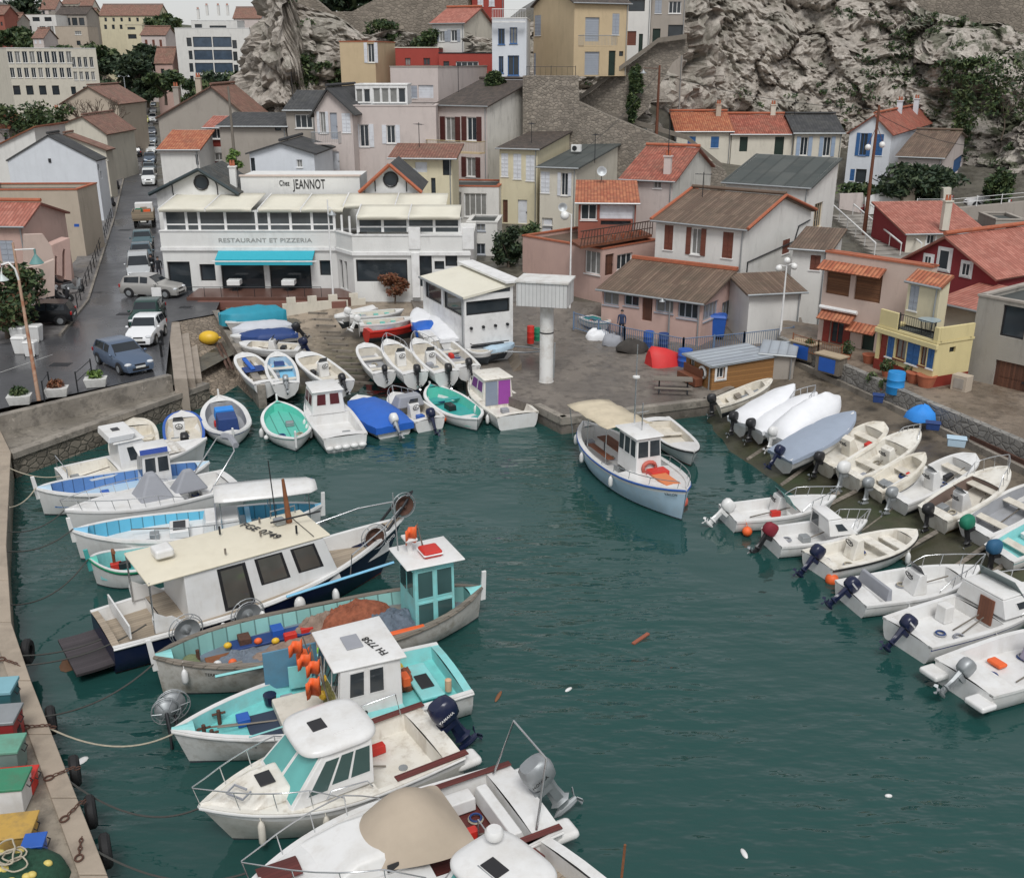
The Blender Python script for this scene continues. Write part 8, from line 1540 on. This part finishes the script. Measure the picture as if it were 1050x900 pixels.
Z1=1.26;DG=pm('teal_bin_plastic',(.03,.13,.15),.6,grime=.3);GL=pm('green_lid',(.04,.22,.12),.6,var=.2,grime=.55);PGL=pm('pale_green_lid',(.13,.33,.24),.6,var=.2,grime=.55)
def crp(px,py):return at(px,py,Z1+.3)-V((0,0,.3))
crate('dark teal lidded bin at the head of the box row',crp(4,725),.7,.7,1.0,DG,pm('pale_blue_lid',(.2,.4,.46),.5),8);crate('red fish box with grey top below the teal bin',crp(0,752),1.0,.8,.9,pm('dark_red_box',(.3,.03,.03),.5),GALV,8);drum('black bucket between the red box and the green lidded boxes',14,762,Z1,DARK,.5,.24,'bucket')
crate('grey green box with pale green lid',crp(-2,780),1.2,.7,.8,pm('grey_green_box',(.16,.24,.22),.6),PGL,8);crate('white box with bright green lid',crp(4,815),1.1,.75,.75,GEL,GL,8);crate('red box behind the bright green lidded box',crp(14,800),1.0,.5,.5,RED,None,8)
crate('flat yellow wooden board box before the net pile',crp(8,852),1.1,.8,.45,pm('yellow_board',(.5,.31,.07),.7,var=.2,grime=.7),None,10);crate('blue box at the edge of the net pile',crp(36,868),.4,.4,.5,BLUE,None,10)
p=crp(22,890);t=thing('net_pile','heap of dark green net and pale rope with yellow floats','net',p);m=MB();rr_=[]
for j in range(9):
 v=j/8;rr_.append([((.95*math.cos(a)+.12*noise.noise((math.cos(a)*2,v*3,1)))*math.cos(v*1.5),(.75*math.sin(a)+.1*noise.noise((math.sin(a)*2,v*3,5)))*math.cos(v*1.5),.55*math.sin(v*1.5)+.1*noise.noise((math.cos(a)*3,math.sin(a)*3,v*4)))for a in[2*math.pi*i/24 for i in range(24)]])
m.loft(rr_);m.build('net',pm('dark_green_net',(.015,.06,.035),.95,var=.6,vs=10,bump=1,bs=40),t,60)
rr=random.Random(3)
for k in range(5):
 m=MB();cx,cy=rr.uniform(-.4,.3),rr.uniform(-.3,.3);m.tube([(cx+(.22+.05*math.sin(3*a+k))*math.cos(a),cy+.2*math.sin(a),.58+.04*k+.04*math.sin(2*a))for a in[2*math.pi*i/22 for i in range(22)]],.018,5,closed=True);m.build('rope',ROPE,t)
for k in range(12):a=rr.uniform(0,6.28);q=rr.uniform(.35,.85);m=MB();m.ell((q*math.cos(a),q*.75*math.sin(a),.62-q*.3),.1,.08,.075,10,7);m.build('float',pm('pale_yellow_float',(.62,.5,.14),.5,var=.2),t,60)
TY=[(47,742),(60,790),(78,832),(30,700),(105,885),(22,660)]
for i,(px,py)in enumerate(((24,668),(48,738),(72,790),(88,832),(103,872))):
 p=at(px,py,.75);m=MB(Matrix.Rotation(R(90),4,'Y'));n=18
 for k in range(1):m.lathe([(.2,-.11),(.34,-.12),(.4,-.06),(.4,.06),(.34,.12),(.2,.11),(.22,0)],20)
 o=m.build('tyre',RUBBER,None,40);o.location=p+V((.12,0,0));o.rotation_euler=(0,0,R(24 if py>700 else 10));tag(o,('black tyre hanging on the quay nearest the navy boat','black tyre on the quay beside the bucket','black tyre on the quay level with the green lids','black tyre on the quay level with the yellow board','black tyre on the quay nearest the net pile')[i],'tyre','tyres hung on the left quay')
 t=thing('mooring_ring',('rusty ring and chain','rusty ring with short chain','dark ring with two chain links','rusted ring and shackle','iron ring with bent chain')[i]+' bolted to the quay beside tyre '+('by the navy boat','by the bucket','by the green lids','by the yellow board','by the net pile')[i],'mooring ring',at(px-22,py+8,1.35),R(20),'mooring rings on the left quay')
 m=MB();m.tube([(.14*math.cos(a),.11*math.sin(a),.03)for a in[2*math.pi*k/14 for k in range(14)]],.03,6,closed=True);t.scale=(.75,.75,.75);t.rotation_euler.z=R(-25+33*i);m.build('ring',RUSTD,t,60);m=MB()
 for k in range(5):x=.22+k*.17;m.tube([(x+.1*math.cos(a),(.05*math.sin(a)if k%2 else 0),.04+(0 if k%2 else.05*math.sin(a))-max(0,k-3)*.1)for a in[2*math.pi*j/10 for j in range(10)]],.02,5,closed=True)
 m.build('chain',RUSTD,t,60)
def moor(label,a,b,sag,r=.025,mat=None):
 m=MB();m.tube([a.lerp(b,i/14)-V((0,0,sag*4*(i/14)*(1-i/14)))for i in range(15)],r,5);tag(m.build('mooring_rope',mat or ROPE,None,60),label,'rope','mooring ropes to the left quay')
DR=pm('dark_rope',(.06,.06,.055),.9)
for lb,a,b,s_,mt in(('rope from the quay to the navy boat stern',(18,672,1.3),(104,655,.9),.15,DR),('second rope from the quay to the navy boat',(22,682,1.3),(150,640,1.2),.3,DR),('rope from the wooden boat bow to the quay',(40,735,1.3),(158,680,1.1),.35,DR),('pale rope from the netter bow to the quay',(48,745,1.3),(178,752,1.0),.5,ROPE),('rope from the rounded roof cruiser to the quay',(70,800,1.3),(205,828,1.2),.6,DR),('rope from the speedboat bow to the quay',(95,870,1.3),(252,895,1.2),.5,DR),('rope from the periwinkle pointu to the quay',(10,520,1.3),(38,498,1.3),.2,ROPE),('rope from the light blue pointu to the quay',(6,565,1.3),(75,542,1.3),.3,DR),('rope from the white grey coned cruiser to the quay',(8,545,1.3),(66,523,1.3),.3,DR),('rope from the green decked pointu to the quay',(8,620,1.3),(91,572,1.1),.5,DR),('rope from the farthest cruiser to the quay',(10,480,1.3),(62,488,.9),.2,ROPE)):moor(lb,at(*a),at(*b),s_,mat=mt)
m=MB();m.cb((0,0,-.02),.85,.12,.07);o=m.build('floating_plank',pm('red_brown_plank',(.3,.09,.05),.7,var=.2),None,bevel=.01);o.location=at(657,655,0);o.rotation_euler=(0,0,R(48));tag(o,'red brown plank drifting in open water','plank')
for lb,px,py,sx,sy,mt in(('white bottle floating near the bottom edge',763,875,.17,.07,GEL),('small white foam scrap in mid water',583,707,.15,.06,GEL),('white scrap floating right of the bottle',911,816,.1,.06,GEL),('brown weed clump drifting left of mid water',511,714,.3,.06,LRD[1]),('white foam block by the left quay chain',84,780,.2,.12,GEL),('brown weed patch by the navy boat stern',72,680,.5,.3,LRD[2]),('white scrap near the raft corner',71,533,.12,.1,GEL),('white scrap near the stone quay',50,458,.14,.1,GEL),('white scrap left of the periwinkle pointu',42,469,.16,.1,GEL)):
 m=MB();m.ell((0,0,.01),sx,sy,.05,10,6);o=m.build('flotsam',mt,None,60);o.location=at(px,py,0);o.rotation_euler=(0,0,rnd.uniform(0,3));tag(o,lb,'flotsam')
for lb,px,py,z,s_,mt in(('pale blue box with lid on the ramp head',980,457,1.8,(.75,.45,.4),PALEB),('dark blue box below the winch channel',900,412,1.75,(.5,.4,.4),NAVYT),('second dark blue box below the winch channel',956,440,1.75,(.6,.4,.35),NAVYT)):crate(lb,at(px,py,z),*s_,mt,None,-20,'boxes on the ramp head','storage_box')
for lb,px,py in(('wooden locker with blue door at the lane corner',824,368),('second wooden locker with blue door along the lane',851,382)):
 t=thing('locker',lb,'locker',at(px,py,1.75),R(-52),'lockers along the lane wall');m=MB();m.bx(-.75,.75,-.35,.35,0,.95);m.build('case',OLDW,t,bevel=.02);m=MB();m.bx(-.5,.5,-.39,-.352,.1,.85);m.build('door',BLUE,t);m=MB();m.bx(-.82,.82,-.42,.42,.952,1.02);m.build('lid',pm('tan_lid',(.4,.32,.22),.8),t)
t=thing('tarpaulin_heap','crumpled blue tarpaulin heap on the winch channel','tarpaulin',at(945,425,2.0));m=MB();rr_=[[(.55*r*math.cos(a)*(1+.25*noise.noise((math.cos(a)*2,math.sin(a)*2,r))),.45*r*math.sin(a),z+.1*noise.noise((a,z*3,2)))for a in[2*math.pi*i/16 for i in range(16)]]for r,z in((1.3,-.2),(1.15,.1),(.85,.25),(.45,.42),(.08,.5))];m.loft(rr_);m.build('tarpaulin',pm('bright_blue_canvas',(.03,.25,.72),.7),t,60)
for lb,px,py,s_ in(('terracotta pot by the yellow house corner',949,396,.5),('terracotta trough beside the yellow house',937,392,.45),('pink clay pot by the dark door',891,372,.4)):m=MB();m.lathe([(s_*.7,0),(s_*.95,s_*1.1),(s_,s_*1.1),(s_,s_*1.2),(s_*.85,s_*1.2),(.02,s_*1.1)],16);o=m.build('clay_pot',COPT,None,40);o.location=at(px,py,2.2);tag(o,lb,'pot','clay pots on the lane')
t=thing('electric_box','pale stone meter box by the ruined grey house','box',at(985,400,2.2),R(-52));m=MB();m.bx(-.4,.4,-.3,.3,0,.8);m.build('case',S['beige'],t,bevel=.02);m=MB();m.bx(-.25,.25,-.33,-.302,.15,.65);m.build('door',S['grey'],t)
t=thing('boat_trailer','grey boat trailer frame on the quay beside the crane','trailer',at(520,366,1.0),R(-12));m=MB();m.tube([(-1.8,-.6,.5),(1.2,-.6,.5),(2.4,0,.5),(1.2,.6,.5),(-1.8,.6,.5)],.05,5);m.build('frame',GALV,t)
for x in(-1.2,0):m=MB();m.tube([(x,-.8,.5),(x,.8,.5)],.04,5);m.build('crossbar',GALV,t)
for sd in(1,-1):m=MB(Matrix.Translation((-.6,sd*.8,.28))@Matrix.Rotation(R(90),4,'X'));m.lathe([(.14,-.08),(.28,-.07),(.28,.07),(.14,.08)],14);m.build('wheel',RUBBER,t,40)
b=Boat('small white canoe on the trailer beside the pavilion',(478,358),(505,360),.75,'pointu',.35,.5,1.3,group=None,name='canoe',cat='canoe');b.top([(.15,.85,.1)])
b=Boat('pale grey blue covered skiff on the quay behind the trailer',(526,352),(500,358),.8,'dinghy',.35,.4,1.35,group=None);b.top().cover(PALEB,0,1,.15)
b=Boat('green and white dinghy on the quay by the bar fence',(625,330),(600,324),1.3,'dinghy',.5,.65,1.0,group=None,stripe=TEAL);b.top([(.1,.8,.12)],GEL,TEAL).bench(.4)
for lb,px,py,mt,s_ in(('crumpled white tarpaulin stack on the quay by the fence',613,347,WHITET,(1.1,.6,.55)),('grey net bundle next to the white tarpaulin stack',628,353,GREYC,(.9,.6,.6)),('dark scrap heap along the bar fence',648,360,pm('dark_scrap',(.05,.045,.04),.9,var=.5),(1.4,.8,.7))):
 m=MB();rr_=[[(s_[0]*r*math.cos(a)*(1+.3*noise.noise((math.cos(a)*2,math.sin(a)*2,px))),s_[1]*r*math.sin(a),s_[2]*z+.3*noise.noise((a*1.3,z*3,px)))for a in[2*math.pi*i/16 for i in range(16)]]for r,z in((.7,-.1),(.72,.3),(.6,.7),(.35,.95),(.08,1))];m.loft(rr_);o=m.build('covered_heap',mt,None,50);o.location=at(px,py,.85);tag(o,lb,'heap')
drum('red gas bottle beside the pavilion',544,352,1.1,RED,1.1,.22,'gas_bottle');drum('green gas bottle next to the red one',551,349,1.1,GREEN,.8,.22,'gas_bottle')
for i,(px,py,D,lb)in enumerate(((300,96,94,'roof aerial on the slate roofed grey house'),(470,88,97,'roof aerial on the tall shuttered house'),(545,148,91,'roof aerial on the narrow yellow house'),(430,150,86,'roof aerial on the bracketed eaves house'),(720,205,72,'roof aerial on the brown shuttered white house'),(815,112,114,'roof aerial on the slate roofed cream house'),(610,160,89,'roof aerial on the grey shed roofed cream house'))):
 t=thing('aerial',lb,'aerial',atD(px,py,D),R(40*i));m=MB();m.tube([(0,0,-.6),(0,0,1.9)],.03,5);m.tube([(-.6,0,1.75),(.6,0,1.75)],.02,4);m.build('mast',IRON,t);m=MB()
 for k in range(5):m.tube([(-.5+.25*k,-.28,1.76),(-.5+.25*k,.28,1.76)],.014,4)
 m.build('elements',IRON,t)
bpy.context.view_layer.update();dg=bpy.context.evaluated_depsgraph_get();sr=random.Random(12);lf=MB()
for k in range(420):
 px,py=(sr.uniform(840,1060),sr.uniform(0,190))if k%3 else(sr.uniform(255,1060),sr.uniform(-5,170))
 ok,hit,nn_,_i,ob,_m=sc.ray_cast(dg,CP,ray(px,py).normalized())
 if ok and ob.name.startswith('rock')and noise.noise(hit*.11)>(-.05 if px>880 else.1):
  q=sr.uniform(.35,1.0);leaves(lf,hit+V((0,-.1,.1)),(q*1.2,q*.6,q*.8),int(40*q)+14,.17,5,0,k)
o=lf.build('scrub',LG+LP_[1:]);o['kind']='stuff';tag(o,'low green scrub rooted in the cracks of the cliffs','scrub')
railing('thin iron fence on the terrace wall below the ochre house',[atD(540,80,96)+V((0,0,-.1)),atD(590,80,96)+V((0,0,-.1))],1.1,IRON,gap=.5)
